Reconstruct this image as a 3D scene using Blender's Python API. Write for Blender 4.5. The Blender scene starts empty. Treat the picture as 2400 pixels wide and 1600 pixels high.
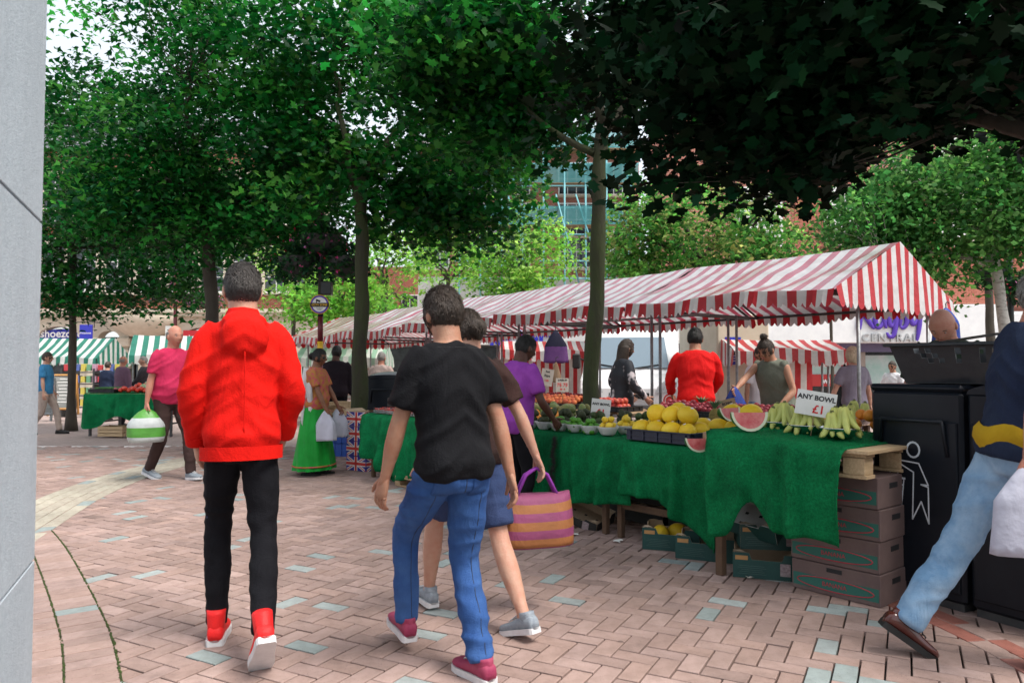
import bpy, bmesh, math, random
import numpy as np
from mathutils import Vector, Matrix, noise as mnoise
PI = math.pi
random.seed(7)
rng = np.random.default_rng(7)
scene = bpy.context.scene
col = scene.collection

# ------------------------------------------------------------------ camera
FPX, CU, CV, EYE, PITCH = 1735.0, 1200.0, 800.0, 1.30, math.radians(2.05)
cam_d = bpy.data.cameras.new('camera')
cam_d.sensor_width = 36.0
cam_d.lens = 36.0 * FPX / 2400.0
cam_d.clip_start = 0.05
cam_d.clip_end = 2000
cam_d.dof.use_dof = True
cam_d.dof.focus_distance = 5.6
cam_d.dof.aperture_fstop = 5.0
cam = bpy.data.objects.new('camera', cam_d)
cam.location = (0, 0, EYE)
cam.rotation_euler = (PI / 2 + PITCH, 0, 0)
col.objects.link(cam)
scene.camera = cam

# ------------------------------------------------------------------ light
SUN_EL, SUN_AZ = math.radians(60), math.radians(120)     # azimuth measured from +Y towards +X
world = bpy.data.worlds.new('World')
scene.world = world
world.use_nodes = True
wn = world.node_tree
wn.nodes.clear()
sky = wn.nodes.new('ShaderNodeTexSky')
sky.sky_type = 'NISHITA'
sky.sun_disc = False
sky.sun_elevation = SUN_EL
sky.sun_rotation = SUN_AZ
sky.air_density = 1.0
sky.dust_density = 4.0
sky.ozone_density = 1.0
wmix = wn.nodes.new('ShaderNodeMixRGB')
wmix.inputs['Fac'].default_value = 0.55
wmix.inputs['Color2'].default_value = (7.6, 7.9, 8.0, 1)     # thin even cloud
bg = wn.nodes.new('ShaderNodeBackground')
bg.inputs['Strength'].default_value = 0.088
wo = wn.nodes.new('ShaderNodeOutputWorld')
wn.links.new(sky.outputs['Color'], wmix.inputs['Color1'])
wn.links.new(wmix.outputs['Color'], bg.inputs['Color'])
wn.links.new(bg.outputs['Background'], wo.inputs['Surface'])
sun_d = bpy.data.lights.new('sun', 'SUN')
sun_d.energy = 2.0
sun_d.angle = math.radians(26)
sun_d.color = (1.0, 0.96, 0.90)
sun = bpy.data.objects.new('sun', sun_d)
sdir = Vector((math.sin(SUN_AZ) * math.cos(SUN_EL), math.cos(SUN_AZ) * math.cos(SUN_EL), math.sin(SUN_EL)))
sun.rotation_euler = sdir.to_track_quat('Z', 'Y').to_euler()
sun.location = sdir * 60
col.objects.link(sun)
vs = scene.view_settings
vs.view_transform = 'Standard'
vs.look = 'None'
vs.exposure = 1.2
vs.gamma = 1.0
scene.cycles.use_denoising = True
scene.cycles.max_bounces = 7
scene.cycles.diffuse_bounces = 3
scene.cycles.glossy_bounces = 3
scene.cycles.transmission_bounces = 5
scene.cycles.transparent_max_bounces = 8
scene.cycles.use_adaptive_sampling = True
scene.cycles.adaptive_threshold = 0.02

# ------------------------------------------------------------------ place
def ray(u, v):
    x, y = (u - CU) / FPX, (CV - v) / FPX
    c, s = math.cos(PITCH), math.sin(PITCH)
    return Vector((x, c - y * s, s + y * c))
def at(u, v, Y):                       # the point at depth Y that the photograph shows at (u, v)
    r = ray(u, v)
    return Vector((0, 0, EYE)) + r * (Y / r.y)
def onz(u, v, z=0.0):                  # the point at height z seen at (u, v)
    r = ray(u, v)
    return Vector((0, 0, EYE)) + r * ((z - EYE) / r.z)
SX = Vector((-.632, .775, 0)).normalized()      # along the stall row, away
NX = Vector((SX.y, -SX.x, 0))                   # into the stalls
def SN(s, n, z=0.0):
    p = SX * s + NX * n
    return Vector((p.x, p.y, z))
SROT = math.atan2(NX.y, NX.x)                   # rotation that takes local +X to NX, +Y to SX
def gz(y):                                      # the square falls gently away
    t = max(0.0, y - 12.0)
    return -0.027 * t * t / (t + 4.0)

# ------------------------------------------------------------------ meshes
class MB:
    def __init__(s):
        s.v, s.f, s.m, s.uv, s.c = [], [], [], {}, {}
        s.sm = []
    def add(s, vs_, fs, mi=0, smooth=False, uvs=None, colr=None):
        o = len(s.v)
        s.v.extend([tuple(p) for p in vs_])
        for f in fs:
            s.f.append(tuple(o + i for i in f)); s.m.append(mi); s.sm.append(smooth)
        if uvs is not None:
            for i, q in enumerate(uvs): s.uv[o + i] = q
        if colr is not None:
            for i in range(len(vs_)): s.c[o + i] = colr
        return s
    def box(s, c, d, rot=None, mi=0, ch=0.0, colr=None):
        c = Vector(c); hx, hy, hz = d[0] / 2, d[1] / 2, d[2] / 2
        R = rot if rot is not None else Matrix.Identity(3)
        if isinstance(R, (int, float)): R = Matrix.Rotation(R, 3, 'Z')
        if ch <= 0:
            P = [Vector((x * hx, y * hy, z * hz)) for x in (-1, 1) for y in (-1, 1) for z in (-1, 1)]
            F = [(0, 1, 3, 2), (4, 6, 7, 5), (0, 4, 5, 1), (2, 3, 7, 6), (0, 2, 6, 4), (1, 5, 7, 3)]
        else:
            P, idx = [], {}
            for x in (-1, 1):
                for y in (-1, 1):
                    for z in (-1, 1):
                        for a in range(3):
                            p = Vector((x * (hx - (ch if a != 0 else 0)), y * (hy - (ch if a != 1 else 0)), z * (hz - (ch if a != 2 else 0))))
                            idx[(x, y, z, a)] = len(P); P.append(p)
            F = []
            for sx in (-1, 1):
                q = [(sx, -1, -1, 0), (sx, 1, -1, 0), (sx, 1, 1, 0), (sx, -1, 1, 0)]; F.append([idx[k] for k in (q if sx > 0 else q[::-1])])
                q = [(-1, sx, -1, 1), (1, sx, -1, 1), (1, sx, 1, 1), (-1, sx, 1, 1)]; F.append([idx[k] for k in (q[::-1] if sx > 0 else q)])
                q = [(-1, -1, sx, 2), (1, -1, sx, 2), (1, 1, sx, 2), (-1, 1, sx, 2)]; F.append([idx[k] for k in (q if sx > 0 else q[::-1])])
            for a in (-1, 1):
                for b in (-1, 1):
                    F.append([idx[(a, b, -1, 0)], idx[(a, b, 1, 0)], idx[(a, b, 1, 1)], idx[(a, b, -1, 1)]])
                    F.append([idx[(a, -1, b, 0)], idx[(a, 1, b, 0)], idx[(a, 1, b, 2)], idx[(a, -1, b, 2)]])
                    F.append([idx[(-1, a, b, 1)], idx[(1, a, b, 1)], idx[(1, a, b, 2)], idx[(-1, a, b, 2)]])
                    for e in (-1, 1): F.append([idx[(a, b, e, k)] for k in range(3)])
        return s.add([c + R @ p for p in P], F, mi, False, None, colr)
    def loft(s, rings, mi=0, cap=True, closed=True, smooth=True, uvs=None, colr=None):
        n = len(rings[0]); P = [p for r in rings for p in r]; F = []
        m = n if closed else n - 1
        for i in range(len(rings) - 1):
            for j in range(m):
                k = (j + 1) % n
                F.append((i * n + j, i * n + k, (i + 1) * n + k, (i + 1) * n + j))
        if cap and closed:
            F.append(tuple(range(n))[::-1]); F.append(tuple((len(rings) - 1) * n + j for j in range(n)))
        return s.add(P, F, mi, smooth, uvs, colr)
    def tube(s, pts, rad, seg=8, mi=0, smooth=True, colr=None, flat=None, cap=True):
        pts = [Vector(p) for p in pts]
        if isinstance(rad, (int, float)): rad = [rad] * len(pts)
        t0 = (pts[1] - pts[0]).normalized()
        ref = Vector((0, 0, 1)) if abs(t0.z) < .9 else Vector((1, 0, 0))
        a = t0.cross(ref).normalized(); rings = []
        for i, p in enumerate(pts):
            t = (pts[min(i + 1, len(pts) - 1)] - pts[max(i - 1, 0)]).normalized()
            a = (a - t * a.dot(t)).normalized(); b = t.cross(a)
            r = rad[i]; r2 = r if flat is None else r * flat
            rings.append([p + a * (r * math.cos(2 * PI * k / seg)) + b * (r2 * math.sin(2 * PI * k / seg)) for k in range(seg)])
        return s.loft(rings, mi, cap, True, smooth, None, colr)
    def lathe(s, prof, seg=16, c=(0, 0, 0), mi=0, smooth=True, cap=False, colr=None):
        c = Vector(c)
        rings = [[c + Vector((r * math.cos(2 * PI * k / seg), r * math.sin(2 * PI * k / seg), z)) for k in range(seg)] for r, z in prof]
        return s.loft(rings, mi, cap, True, smooth, None, colr)
    def grid(s, fn, nu, nv, mi=0, smooth=True, uvf=None, flip=False):
        P, U, F = [], [], []
        for i in range(nu + 1):
            for j in range(nv + 1):
                a, b = i / nu, j / nv
                P.append(fn(a, b)); U.append(uvf(a, b) if uvf else (a, b))
        for i in range(nu):
            for j in range(nv):
                q = (i * (nv + 1) + j, (i + 1) * (nv + 1) + j, (i + 1) * (nv + 1) + j + 1, i * (nv + 1) + j + 1)
                F.append(q[::-1] if flip else q)
        return s.add(P, F, mi, smooth, U)
    def ball(s, c, r, seg=12, ring=8, mi=0, colr=None, fn=None):
        c = Vector(c); r = Vector(r) if not isinstance(r, (int, float)) else Vector((r, r, r))
        P, F = [], []
        for i in range(ring + 1):
            th = PI * i / ring
            for k in range(seg):
                ph = 2 * PI * k / seg
                d = Vector((math.sin(th) * math.cos(ph), math.sin(th) * math.sin(ph), math.cos(th)))
                q = Vector((d.x * r.x, d.y * r.y, d.z * r.z))
                if fn: q = fn(d, q)
                P.append(c + q)
        for i in range(ring):
            for k in range(seg):
                F.append((i * seg + k, (i + 1) * seg + k, (i + 1) * seg + (k + 1) % seg, i * seg + (k + 1) % seg))
        return s.add(P, F, mi, True, None, colr)
    def poly(s, pts, mi=0, thick=0.0, nrm=None):
        n = len(pts)
        if thick == 0: return s.add(pts, [tuple(range(n))], mi)
        nv = Vector(nrm) * thick
        P = [Vector(p) for p in pts] + [Vector(p) - nv for p in pts]
        return s.add(P, [tuple(range(n)), tuple(range(n, 2 * n))[::-1]] + [(i, n + i, n + (i + 1) % n, (i + 1) % n) for i in range(n)], mi)
    def mesh(s, name, mats):
        me = bpy.data.meshes.new(name)
        me.from_pydata(s.v, [], s.f)
        for m in (mats if isinstance(mats, (list, tuple)) else [mats]): me.materials.append(m)
        me.polygons.foreach_set('material_index', s.m)
        me.polygons.foreach_set('use_smooth', s.sm)
        if s.uv:
            ul = me.uv_layers.new(name='UVMap')
            li = np.empty(len(me.loops), dtype=np.int32); me.loops.foreach_get('vertex_index', li)
            arr = np.zeros((len(s.v), 2), dtype=np.float32)
            for k, q in s.uv.items(): arr[k] = q
            ul.data.foreach_set('uv', arr[li].ravel())
        if s.c:
            at_ = me.color_attributes.new('Col', 'FLOAT_COLOR', 'POINT')
            arr = np.ones((len(s.v), 4), dtype=np.float32)
            for k, q in s.c.items(): arr[k, :3] = q[:3]
            at_.data.foreach_set('color', arr.ravel())
        me.validate(clean_customdata=False); me.update()
        return me
    def build(s, name, mats, parent=None, **kw):
        return ob(name, s.mesh(name, mats), parent, **kw)

def ob(name, me, parent=None, loc=None, rot=None, label=None, cat=None, group=None, kind=None, scale=None):
    o = bpy.data.objects.new(name, me)
    col.objects.link(o)
    if parent is not None: o.parent = parent
    if loc is not None: o.location = loc
    if rot is not None: o.rotation_euler = rot if not isinstance(rot, (int, float)) else (0, 0, rot)
    if scale is not None: o.scale = scale if not isinstance(scale, (int, float)) else (scale,) * 3
    return tag(o, label, cat, group, kind)
def tag(o, label=None, cat=None, group=None, kind=None):
    if label: o['label'] = label
    if cat: o['category'] = cat
    if group: o['group'] = group
    if kind: o['kind'] = kind
    return o
def thing(name, label, cat, loc=(0, 0, 0), rot=0, group=None, scale=None):
    return ob(name, None, None, loc, rot, label, cat, group, None, scale)
def dup(root, loc=None, rot=None, label=None, group=None, scale=None):
    def cp(o, par):
        c = o.copy(); col.objects.link(c); c.parent = par
        for ch in [x for x in o.children]: cp(ch, c)
        return c
    r = cp(root, None)
    if loc is not None: r.location = loc
    if rot is not None: r.rotation_euler = rot if not isinstance(rot, (int, float)) else (0, 0, rot)
    if scale is not None: r.scale = scale if not isinstance(scale, (int, float)) else (scale,) * 3
    return tag(r, label, None, group)

# ------------------------------------------------------------------ materials
def mat(name, c=(.5, .5, .5), rough=.6, c2=None, scale=8.0, detail=4.0, bump=0.0, bscale=None, metal=0.0, spec=.5, trans=0.0,
        transm=0.0, vcol=False, coat=0.0, sheen=0.0, emit=None, estr=1.0, contrast=(.35, .65), coords='Object', rnd=0.0, aniso=None, alpha=1.0, ior=1.45):
    m = bpy.data.materials.new(name); m.use_nodes = True
    nt = m.node_tree; N, L = nt.nodes, nt.links
    p = N['Principled BSDF']
    p.inputs['Roughness'].default_value = rough
    p.inputs['Metallic'].default_value = metal
    p.inputs['Specular IOR Level'].default_value = spec
    p.inputs['Transmission Weight'].default_value = transm
    p.inputs['Coat Weight'].default_value = coat
    p.inputs['Sheen Weight'].default_value = sheen
    p.inputs['Alpha'].default_value = alpha
    p.inputs['IOR'].default_value = ior
    tc = N.new('ShaderNodeTexCoord'); vec = tc.outputs[coords]
    if aniso:
        mp = N.new('ShaderNodeMapping'); mp.inputs['Scale'].default_value = aniso; L.new(vec, mp.inputs['Vector']); vec = mp.outputs['Vector']
    out = None
    if vcol:
        a = N.new('ShaderNodeAttribute'); a.attribute_name = 'Col'; out = a.outputs['Color']
    if c2 is not None:
        nz = N.new('ShaderNodeTexNoise'); nz.inputs['Scale'].default_value = scale; nz.inputs['Detail'].default_value = detail; nz.inputs['Roughness'].default_value = .65
        L.new(vec, nz.inputs['Vector'])
        r = N.new('ShaderNodeMapRange'); r.inputs['From Min'].default_value, r.inputs['From Max'].default_value = contrast
        L.new(nz.outputs['Fac'], r.inputs['Value'])
        mx = N.new('ShaderNodeMixRGB'); L.new(r.outputs['Result'], mx.inputs['Fac'])
        if vcol:
            mx.blend_type = 'MULTIPLY'; L.new(out, mx.inputs['Color1']); mx.inputs['Color2'].default_value = (*c2, 1)
        else:
            mx.inputs['Color1'].default_value = (*c, 1); mx.inputs['Color2'].default_value = (*c2, 1)
        out = mx.outputs['Color']
    if rnd:
        oi = N.new('ShaderNodeObjectInfo'); r = N.new('ShaderNodeMapRange'); r.inputs['To Min'].default_value, r.inputs['To Max'].default_value = 1 - rnd, 1 + rnd
        L.new(oi.outputs['Random'], r.inputs['Value'])
        hs = N.new('ShaderNodeHueSaturation'); L.new(r.outputs['Result'], hs.inputs['Value'])
        if out is not None: L.new(out, hs.inputs['Color'])
        else: hs.inputs['Color'].default_value = (*c, 1)
        out = hs.outputs['Color']
    if out is not None: L.new(out, p.inputs['Base Color'])
    else: p.inputs['Base Color'].default_value = (*c, 1)
    if emit is not None:
        p.inputs['Emission Color'].default_value = (*emit, 1); p.inputs['Emission Strength'].default_value = estr
    if bump:
        b = N.new('ShaderNodeTexNoise'); b.inputs['Scale'].default_value = bscale or scale * 3; b.inputs['Detail'].default_value = 5
        L.new(vec, b.inputs['Vector'])
        bn = N.new('ShaderNodeBump'); bn.inputs['Strength'].default_value = min(1, bump); bn.inputs['Distance'].default_value = .01 if bump <= 1 else .01 * bump
        L.new(b.outputs['Fac'], bn.inputs['Height']); L.new(bn.outputs['Normal'], p.inputs['Normal'])
    if trans > 0:
        tr = N.new('ShaderNodeBsdfTranslucent')
        if out is not None: L.new(out, tr.inputs['Color'])
        else: tr.inputs['Color'].default_value = (*c, 1)
        ms = N.new('ShaderNodeMixShader'); ms.inputs['Fac'].default_value = trans
        L.new(p.outputs['BSDF'], ms.inputs[1]); L.new(tr.outputs['BSDF'], ms.inputs[2]); L.new(ms.outputs['Shader'], N['Material Output'].inputs['Surface'])
    return m
def striped(name, ca, cb, period, trans=.3, axis=0, rough=.45, duty=.5, dirt=.12, coat=0.0):
    m = bpy.data.materials.new(name); m.use_nodes = True
    nt = m.node_tree; N, L = nt.nodes, nt.links; p = N['Principled BSDF']
    uv = N.new('ShaderNodeUVMap'); sp = N.new('ShaderNodeSeparateXYZ'); L.new(uv.outputs['UV'], sp.inputs['Vector'])
    nz = N.new('ShaderNodeTexNoise'); nz.inputs['Scale'].default_value = 2.2; nz.inputs['Detail'].default_value = 5; L.new(uv.outputs['UV'], nz.inputs['Vector'])
    wob = N.new('ShaderNodeMath'); wob.operation = 'MULTIPLY_ADD'; wob.inputs[1].default_value = .012
    L.new(nz.outputs['Fac'], wob.inputs[0]); L.new(sp.outputs[axis], wob.inputs[2])
    d = N.new('ShaderNodeMath'); d.operation = 'DIVIDE'; d.inputs[1].default_value = period; L.new(wob.outputs[0], d.inputs[0])
    fr = N.new('ShaderNodeMath'); fr.operation = 'FRACT'; L.new(d.outputs[0], fr.inputs[0])
    gt = N.new('ShaderNodeMath'); gt.operation = 'GREATER_THAN'; gt.inputs[1].default_value = duty; L.new(fr.outputs[0], gt.inputs[0])
    mx = N.new('ShaderNodeMixRGB'); mx.inputs['Color1'].default_value = (*ca, 1); mx.inputs['Color2'].default_value = (*cb, 1); L.new(gt.outputs[0], mx.inputs['Fac'])
    n2 = N.new('ShaderNodeTexNoise'); n2.inputs['Scale'].default_value = 5; n2.inputs['Detail'].default_value = 8; n2.inputs['Roughness'].default_value = .7; L.new(uv.outputs['UV'], n2.inputs['Vector'])
    rr = N.new('ShaderNodeMapRange'); rr.inputs['From Min'].default_value = .35; rr.inputs['From Max'].default_value = .7; rr.inputs['To Min'].default_value = 1 - dirt * 2.2; rr.inputs['To Max'].default_value = 1.0
    L.new(n2.outputs['Fac'], rr.inputs['Value'])
    mu = N.new('ShaderNodeMixRGB'); mu.blend_type = 'MULTIPLY'; mu.inputs['Fac'].default_value = 1
    L.new(mx.outputs['Color'], mu.inputs['Color1']); L.new(rr.outputs['Result'], mu.inputs['Color2'])
    L.new(mu.outputs['Color'], p.inputs['Base Color']); p.inputs['Roughness'].default_value = rough; p.inputs['Specular IOR Level'].default_value = .6; p.inputs['Coat Weight'].default_value = coat; p.inputs['Coat Roughness'].default_value = .22
    n3 = N.new('ShaderNodeTexNoise'); n3.inputs['Scale'].default_value = 9; n3.inputs['Detail'].default_value = 4; L.new(uv.outputs['UV'], n3.inputs['Vector'])
    bn = N.new('ShaderNodeBump'); bn.inputs['Strength'].default_value = .5; bn.inputs['Distance'].default_value = .02; L.new(n3.outputs['Fac'], bn.inputs['Height']); L.new(bn.outputs['Normal'], p.inputs['Normal'])
    tr = N.new('ShaderNodeBsdfTranslucent'); L.new(mu.outputs['Color'], tr.inputs['Color']); L.new(bn.outputs['Normal'], tr.inputs['Normal'])
    ms = N.new('ShaderNodeMixShader'); ms.inputs['Fac'].default_value = trans
    L.new(p.outputs['BSDF'], ms.inputs[1]); L.new(tr.outputs['BSDF'], ms.inputs[2]); L.new(ms.outputs['Shader'], N['Material Output'].inputs['Surface'])
    return m
def brickmat(name, c1, c2, mortar, bw=.225, bh=.075, axes='XZ', msize=.012):
    m = bpy.data.materials.new(name); m.use_nodes = True
    nt = m.node_tree; N, L = nt.nodes, nt.links; p = N['Principled BSDF']
    tc = N.new('ShaderNodeTexCoord'); sp = N.new('ShaderNodeSeparateXYZ'); cb = N.new('ShaderNodeCombineXYZ')
    L.new(tc.outputs['Object'], sp.inputs[0]); L.new(sp.outputs[axes[0]], cb.inputs[0]); L.new(sp.outputs[axes[1]], cb.inputs[1])
    b = N.new('ShaderNodeTexBrick'); b.inputs['Scale'].default_value = 1
    b.inputs['Brick Width'].default_value = bw; b.inputs['Row Height'].default_value = bh; b.inputs['Mortar Size'].default_value = msize * .5; b.inputs['Mortar Smooth'].default_value = .2
    b.inputs['Color1'].default_value = (*c1, 1); b.inputs['Color2'].default_value = (*c2, 1); b.inputs['Mortar'].default_value = (*mortar, 1)
    L.new(cb.outputs[0], b.inputs['Vector']); L.new(b.outputs['Color'], p.inputs['Base Color']); p.inputs['Roughness'].default_value = .85
    bn = N.new('ShaderNodeBump'); bn.inputs['Strength'].default_value = .6; bn.inputs['Distance'].default_value = .008; bn.invert = True
    L.new(b.outputs['Fac'], bn.inputs['Height']); L.new(bn.outputs['Normal'], p.inputs['Normal'])
    return m
def text_mesh(txt, size, ext=.002, align='CENTER', shear=0.0, bold=0.0, space=1.0):
    cu = bpy.data.curves.new('text', 'FONT'); cu.body = txt; cu.size = size; cu.extrude = ext; cu.align_x = align; cu.align_y = 'CENTER'; cu.shear = shear; cu.offset = bold; cu.space_character = space
    cu.resolution_u = 3
    o = bpy.data.objects.new('text', cu); col.objects.link(o)
    dg = bpy.context.evaluated_depsgraph_get()
    me = bpy.data.meshes.new_from_object(o.evaluated_get(dg))
    bpy.data.objects.remove(o); bpy.data.curves.remove(cu)
    return me
def text(txt, size, m, parent, loc, rot=(PI / 2, 0, 0), name='lettering', **kw):
    me = text_mesh(txt, size, **kw); me.materials.clear(); me.materials.append(m)
    return ob(name, me, parent, loc, rot)

M = {}
M['steel'] = mat('steel_tube', (.30, .31, .32), .45, (.20, .20, .20), 20, metal=.6)
M['darksteel'] = mat('painted_dark_steel', (.035, .037, .04), .5, (.06, .06, .06), 14, bump=.1)
M['black_plastic'] = mat('black_plastic', (.014, .016, .02), .35, (.024, .026, .03), 12, bump=.15, bscale=40, spec=.5)
M['navy_plastic'] = mat('navy_plastic', (.012, .016, .035), .4, (.02, .025, .05), 15)
M['wood'] = mat('raw_timber', (.42, .29, .17), .75, (.30, .19, .10), 6, bump=.3, bscale=30, aniso=(1, 14, 14))
M['lightwood'] = mat('pale_timber', (.55, .40, .24), .7, (.42, .29, .16), 6, bump=.3, bscale=30, aniso=(1, 12, 12))
M['orangewood'] = mat('varnished_pine', (.52, .27, .08), .5, (.40, .19, .05), 6, aniso=(1, 1, .1))
M['card'] = mat('brown_cardboard', (.36, .24, .15), .85, (.30, .19, .115), 7, bump=.1)
M['cardin'] = mat('pale_cardboard', (.47, .36, .25), .85, (.40, .29, .19), 7)
M['whitecard'] = mat('white_lined_card', (.62, .60, .58), .7, (.52, .50, .48), 8)
M['greencard'] = mat('dark_green_card', (.012, .055, .050), .55, (.016, .07, .062), 8)
M['blackcard'] = mat('black_card', (.016, .018, .017), .5, (.03, .03, .028), 8)
M['white'] = mat('white_paint', (.78, .78, .77), .45, (.70, .70, .69), 5)
M['paper'] = mat('white_paper', (.80, .79, .76), .8, (.72, .71, .67), 5)
M['oldpaper'] = mat('buff_card', (.52, .46, .40), .85, (.45, .38, .32), 6)
M['ink'] = mat('black_ink', (.02, .02, .022), .7)
M['redink'] = mat('red_ink', (.62, .02, .025), .7)
M['purple'] = mat('purple_lettering', (.085, .035, .36), .45)
M['greylet'] = mat('grey_lettering', (.35, .36, .37), .4)
M['blueink'] = mat('blue_lettering', (.03, .03, .42), .5)
M['whitelet'] = mat('white_lettering', (.82, .82, .82), .5)
M['blue_plastic'] = mat('blue_plastic', (.012, .06, .30), .35, (.02, .08, .36), 9)
# ================================================================== GROUND
def paver_mat(name):
    m = mat(name, vcol=True, c=(.4, .3, .26), c2=(.74, .72, .70), scale=16, detail=8, rough=.8, bump=.35, bscale=160, contrast=(.34, .75))
    nt = m.node_tree; N, L = nt.nodes, nt.links; p = N['Principled BSDF']
    geo = N.new('ShaderNodeNewGeometry')
    # fine dark pitting and broad grime that runs on across the pavers, in world space
    v = N.new('ShaderNodeTexVoronoi'); v.inputs['Scale'].default_value = 95; L.new(geo.outputs['Position'], v.inputs['Vector'])
    r = N.new('ShaderNodeMapRange'); r.inputs['From Min'].default_value = .10; r.inputs['From Max'].default_value = .22; r.inputs['To Min'].default_value = .45; L.new(v.outputs['Distance'], r.inputs['Value'])
    vc = N.new('ShaderNodeMath'); vc.operation = 'GREATER_THAN'; vc.inputs[1].default_value = .55; sepc = N.new('ShaderNodeSeparateColor'); L.new(v.outputs['Color'], sepc.inputs[0]); L.new(sepc.outputs[0], vc.inputs[0])
    mxx = N.new('ShaderNodeMath'); mxx.operation = 'MAXIMUM'; L.new(r.outputs['Result'], mxx.inputs[0]); L.new(vc.outputs[0], mxx.inputs[1])
    n = N.new('ShaderNodeTexNoise'); n.inputs['Scale'].default_value = .9; n.inputs['Detail'].default_value = 6; n.inputs['Roughness'].default_value = .6; L.new(geo.outputs['Position'], n.inputs['Vector'])
    r2 = N.new('ShaderNodeMapRange'); r2.inputs['From Min'].default_value = .3; r2.inputs['From Max'].default_value = .62; r2.inputs['To Min'].default_value = .76; r2.inputs['To Max'].default_value = 1.0; L.new(n.outputs['Fac'], r2.inputs['Value'])
    mu = N.new('ShaderNodeMath'); mu.operation = 'MULTIPLY'; L.new(mxx.outputs[0], mu.inputs[0]); L.new(r2.outputs['Result'], mu.inputs[1])
    # trodden chewing gum and drips
    v3 = N.new('ShaderNodeTexVoronoi'); v3.inputs['Scale'].default_value = 2.6; v3.inputs['Randomness'].default_value = 1.0; L.new(geo.outputs['Position'], v3.inputs['Vector'])
    g1 = N.new('ShaderNodeMapRange'); g1.inputs['From Min'].default_value = .030; g1.inputs['From Max'].default_value = .046; g1.inputs['To Min'].default_value = .62; L.new(v3.outputs['Distance'], g1.inputs['Value'])
    n5 = N.new('ShaderNodeTexNoise'); n5.inputs['Scale'].default_value = 3.1; n5.inputs['Detail'].default_value = 9; n5.inputs['Roughness'].default_value = .72; L.new(geo.outputs['Position'], n5.inputs['Vector'])
    g2 = N.new('ShaderNodeMapRange'); g2.inputs['From Min'].default_value = .28; g2.inputs['From Max'].default_value = .48; g2.inputs['To Min'].default_value = .72; L.new(n5.outputs['Fac'], g2.inputs['Value'])
    m5 = N.new('ShaderNodeMath'); m5.operation = 'MULTIPLY'; L.new(g1.outputs['Result'], m5.inputs[0]); L.new(g2.outputs['Result'], m5.inputs[1])
    m6 = N.new('ShaderNodeMath'); m6.operation = 'MULTIPLY'; L.new(m5.outputs[0], m6.inputs[0]); L.new(mu.outputs[0], m6.inputs[1]); mu = m6
    src = p.inputs['Base Color'].links[0].from_socket
    mm = N.new('ShaderNodeMixRGB'); mm.blend_type = 'MULTIPLY'; mm.inputs['Fac'].default_value = 1; L.new(src, mm.inputs['Color1']); L.new(mu.outputs[0], mm.inputs['Color2']); L.new(mm.outputs['Color'], p.inputs['Base Color'])
    p.inputs['Specular IOR Level'].default_value = .25
    return m
M['paver'] = paver_mat('clay_paver')
M['joint'] = mat('dark_joint_sand', (.014, .011, .010), .95, (.03, .024, .018), 30)
M['moss'] = mat('joint_moss', (.05, .085, .015), .95, (.03, .04, .012), 25, bump=.8, bscale=120)
HB = math.radians(-28)
HU = Vector((math.cos(HB), math.sin(HB), 0)); HV = Vector((-math.sin(HB), math.cos(HB), 0))
PINK = [(.430, .322, .288), (.445, .335, .302), (.415, .312, .280), (.435, .320, .280), (.400, .296, .262), (.455, .345, .312), (.420, .318, .290), (.440, .328, .290)]
PINK = [tuple(x * q for x, q in zip(c, (.92, .87, .86))) for c in PINK]
TEAL = [(.31, .36, .355), (.35, .39, .385)]
FARY = 60.0
def far_ground_mat():
    m = bpy.data.materials.new('far_paving'); m.use_nodes = True
    nt = m.node_tree; N, L = nt.nodes, nt.links; p = N['Principled BSDF']
    tc = N.new('ShaderNodeTexCoord'); mp = N.new('ShaderNodeMapping'); mp.inputs['Rotation'].default_value = (0, 0, -HB); L.new(tc.outputs['Object'], mp.inputs['Vector'])
    b = N.new('ShaderNodeTexBrick'); b.inputs['Scale'].default_value = 1; b.inputs['Brick Width'].default_value = .2; b.inputs['Row Height'].default_value = .1; b.inputs['Mortar Size'].default_value = .004
    b.inputs['Color1'].default_value = (.44, .33, .295, 1); b.inputs['Color2'].default_value = (.39, .29, .26, 1); b.inputs['Mortar'].default_value = (.18, .14, .12, 1)
    L.new(mp.outputs[0], b.inputs['Vector'])
    n = N.new('ShaderNodeTexNoise'); n.inputs['Scale'].default_value = .8; n.inputs['Detail'].default_value = 6; L.new(tc.outputs['Object'], n.inputs['Vector'])
    r = N.new('ShaderNodeMapRange'); r.inputs['From Min'].default_value = .3; r.inputs['From Max'].default_value = .65; r.inputs['To Min'].default_value = .78; L.new(n.outputs['Fac'], r.inputs['Value'])
    mx = N.new('ShaderNodeMixRGB'); mx.blend_type = 'MULTIPLY'; mx.inputs['Fac'].default_value = 1; L.new(b.outputs['Color'], mx.inputs['Color1']); L.new(r.outputs['Result'], mx.inputs['Color2'])
    L.new(mx.outputs['Color'], p.inputs['Base Color']); p.inputs['Roughness'].default_value = .85
    return m
M['farpave'] = far_ground_mat()
mb = MB()                                    # base sheet: joint sand near, reaches the horizon far
ys = [-6, 12.5]
mb.grid(lambda a, b: Vector((-40 + 80 * a, -6 + 18.4 * b, -.027)), 1, 1, 0, False)
def fargrid(a, b):
    y = 12.4 + (900 - 12.4) * b ** 3
    return Vector(((-60 - 700 * b ** 2) * (1 - a) + (60 + 700 * b ** 2) * a, y, gz(min(y, FARY)) - .002))
mb.grid(fargrid, 2, 40, 1, True)
ground = mb.build('pavement', [M['joint'], M['farpave']], kind='structure', label='pink herringbone brick paving of the market square')
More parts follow.
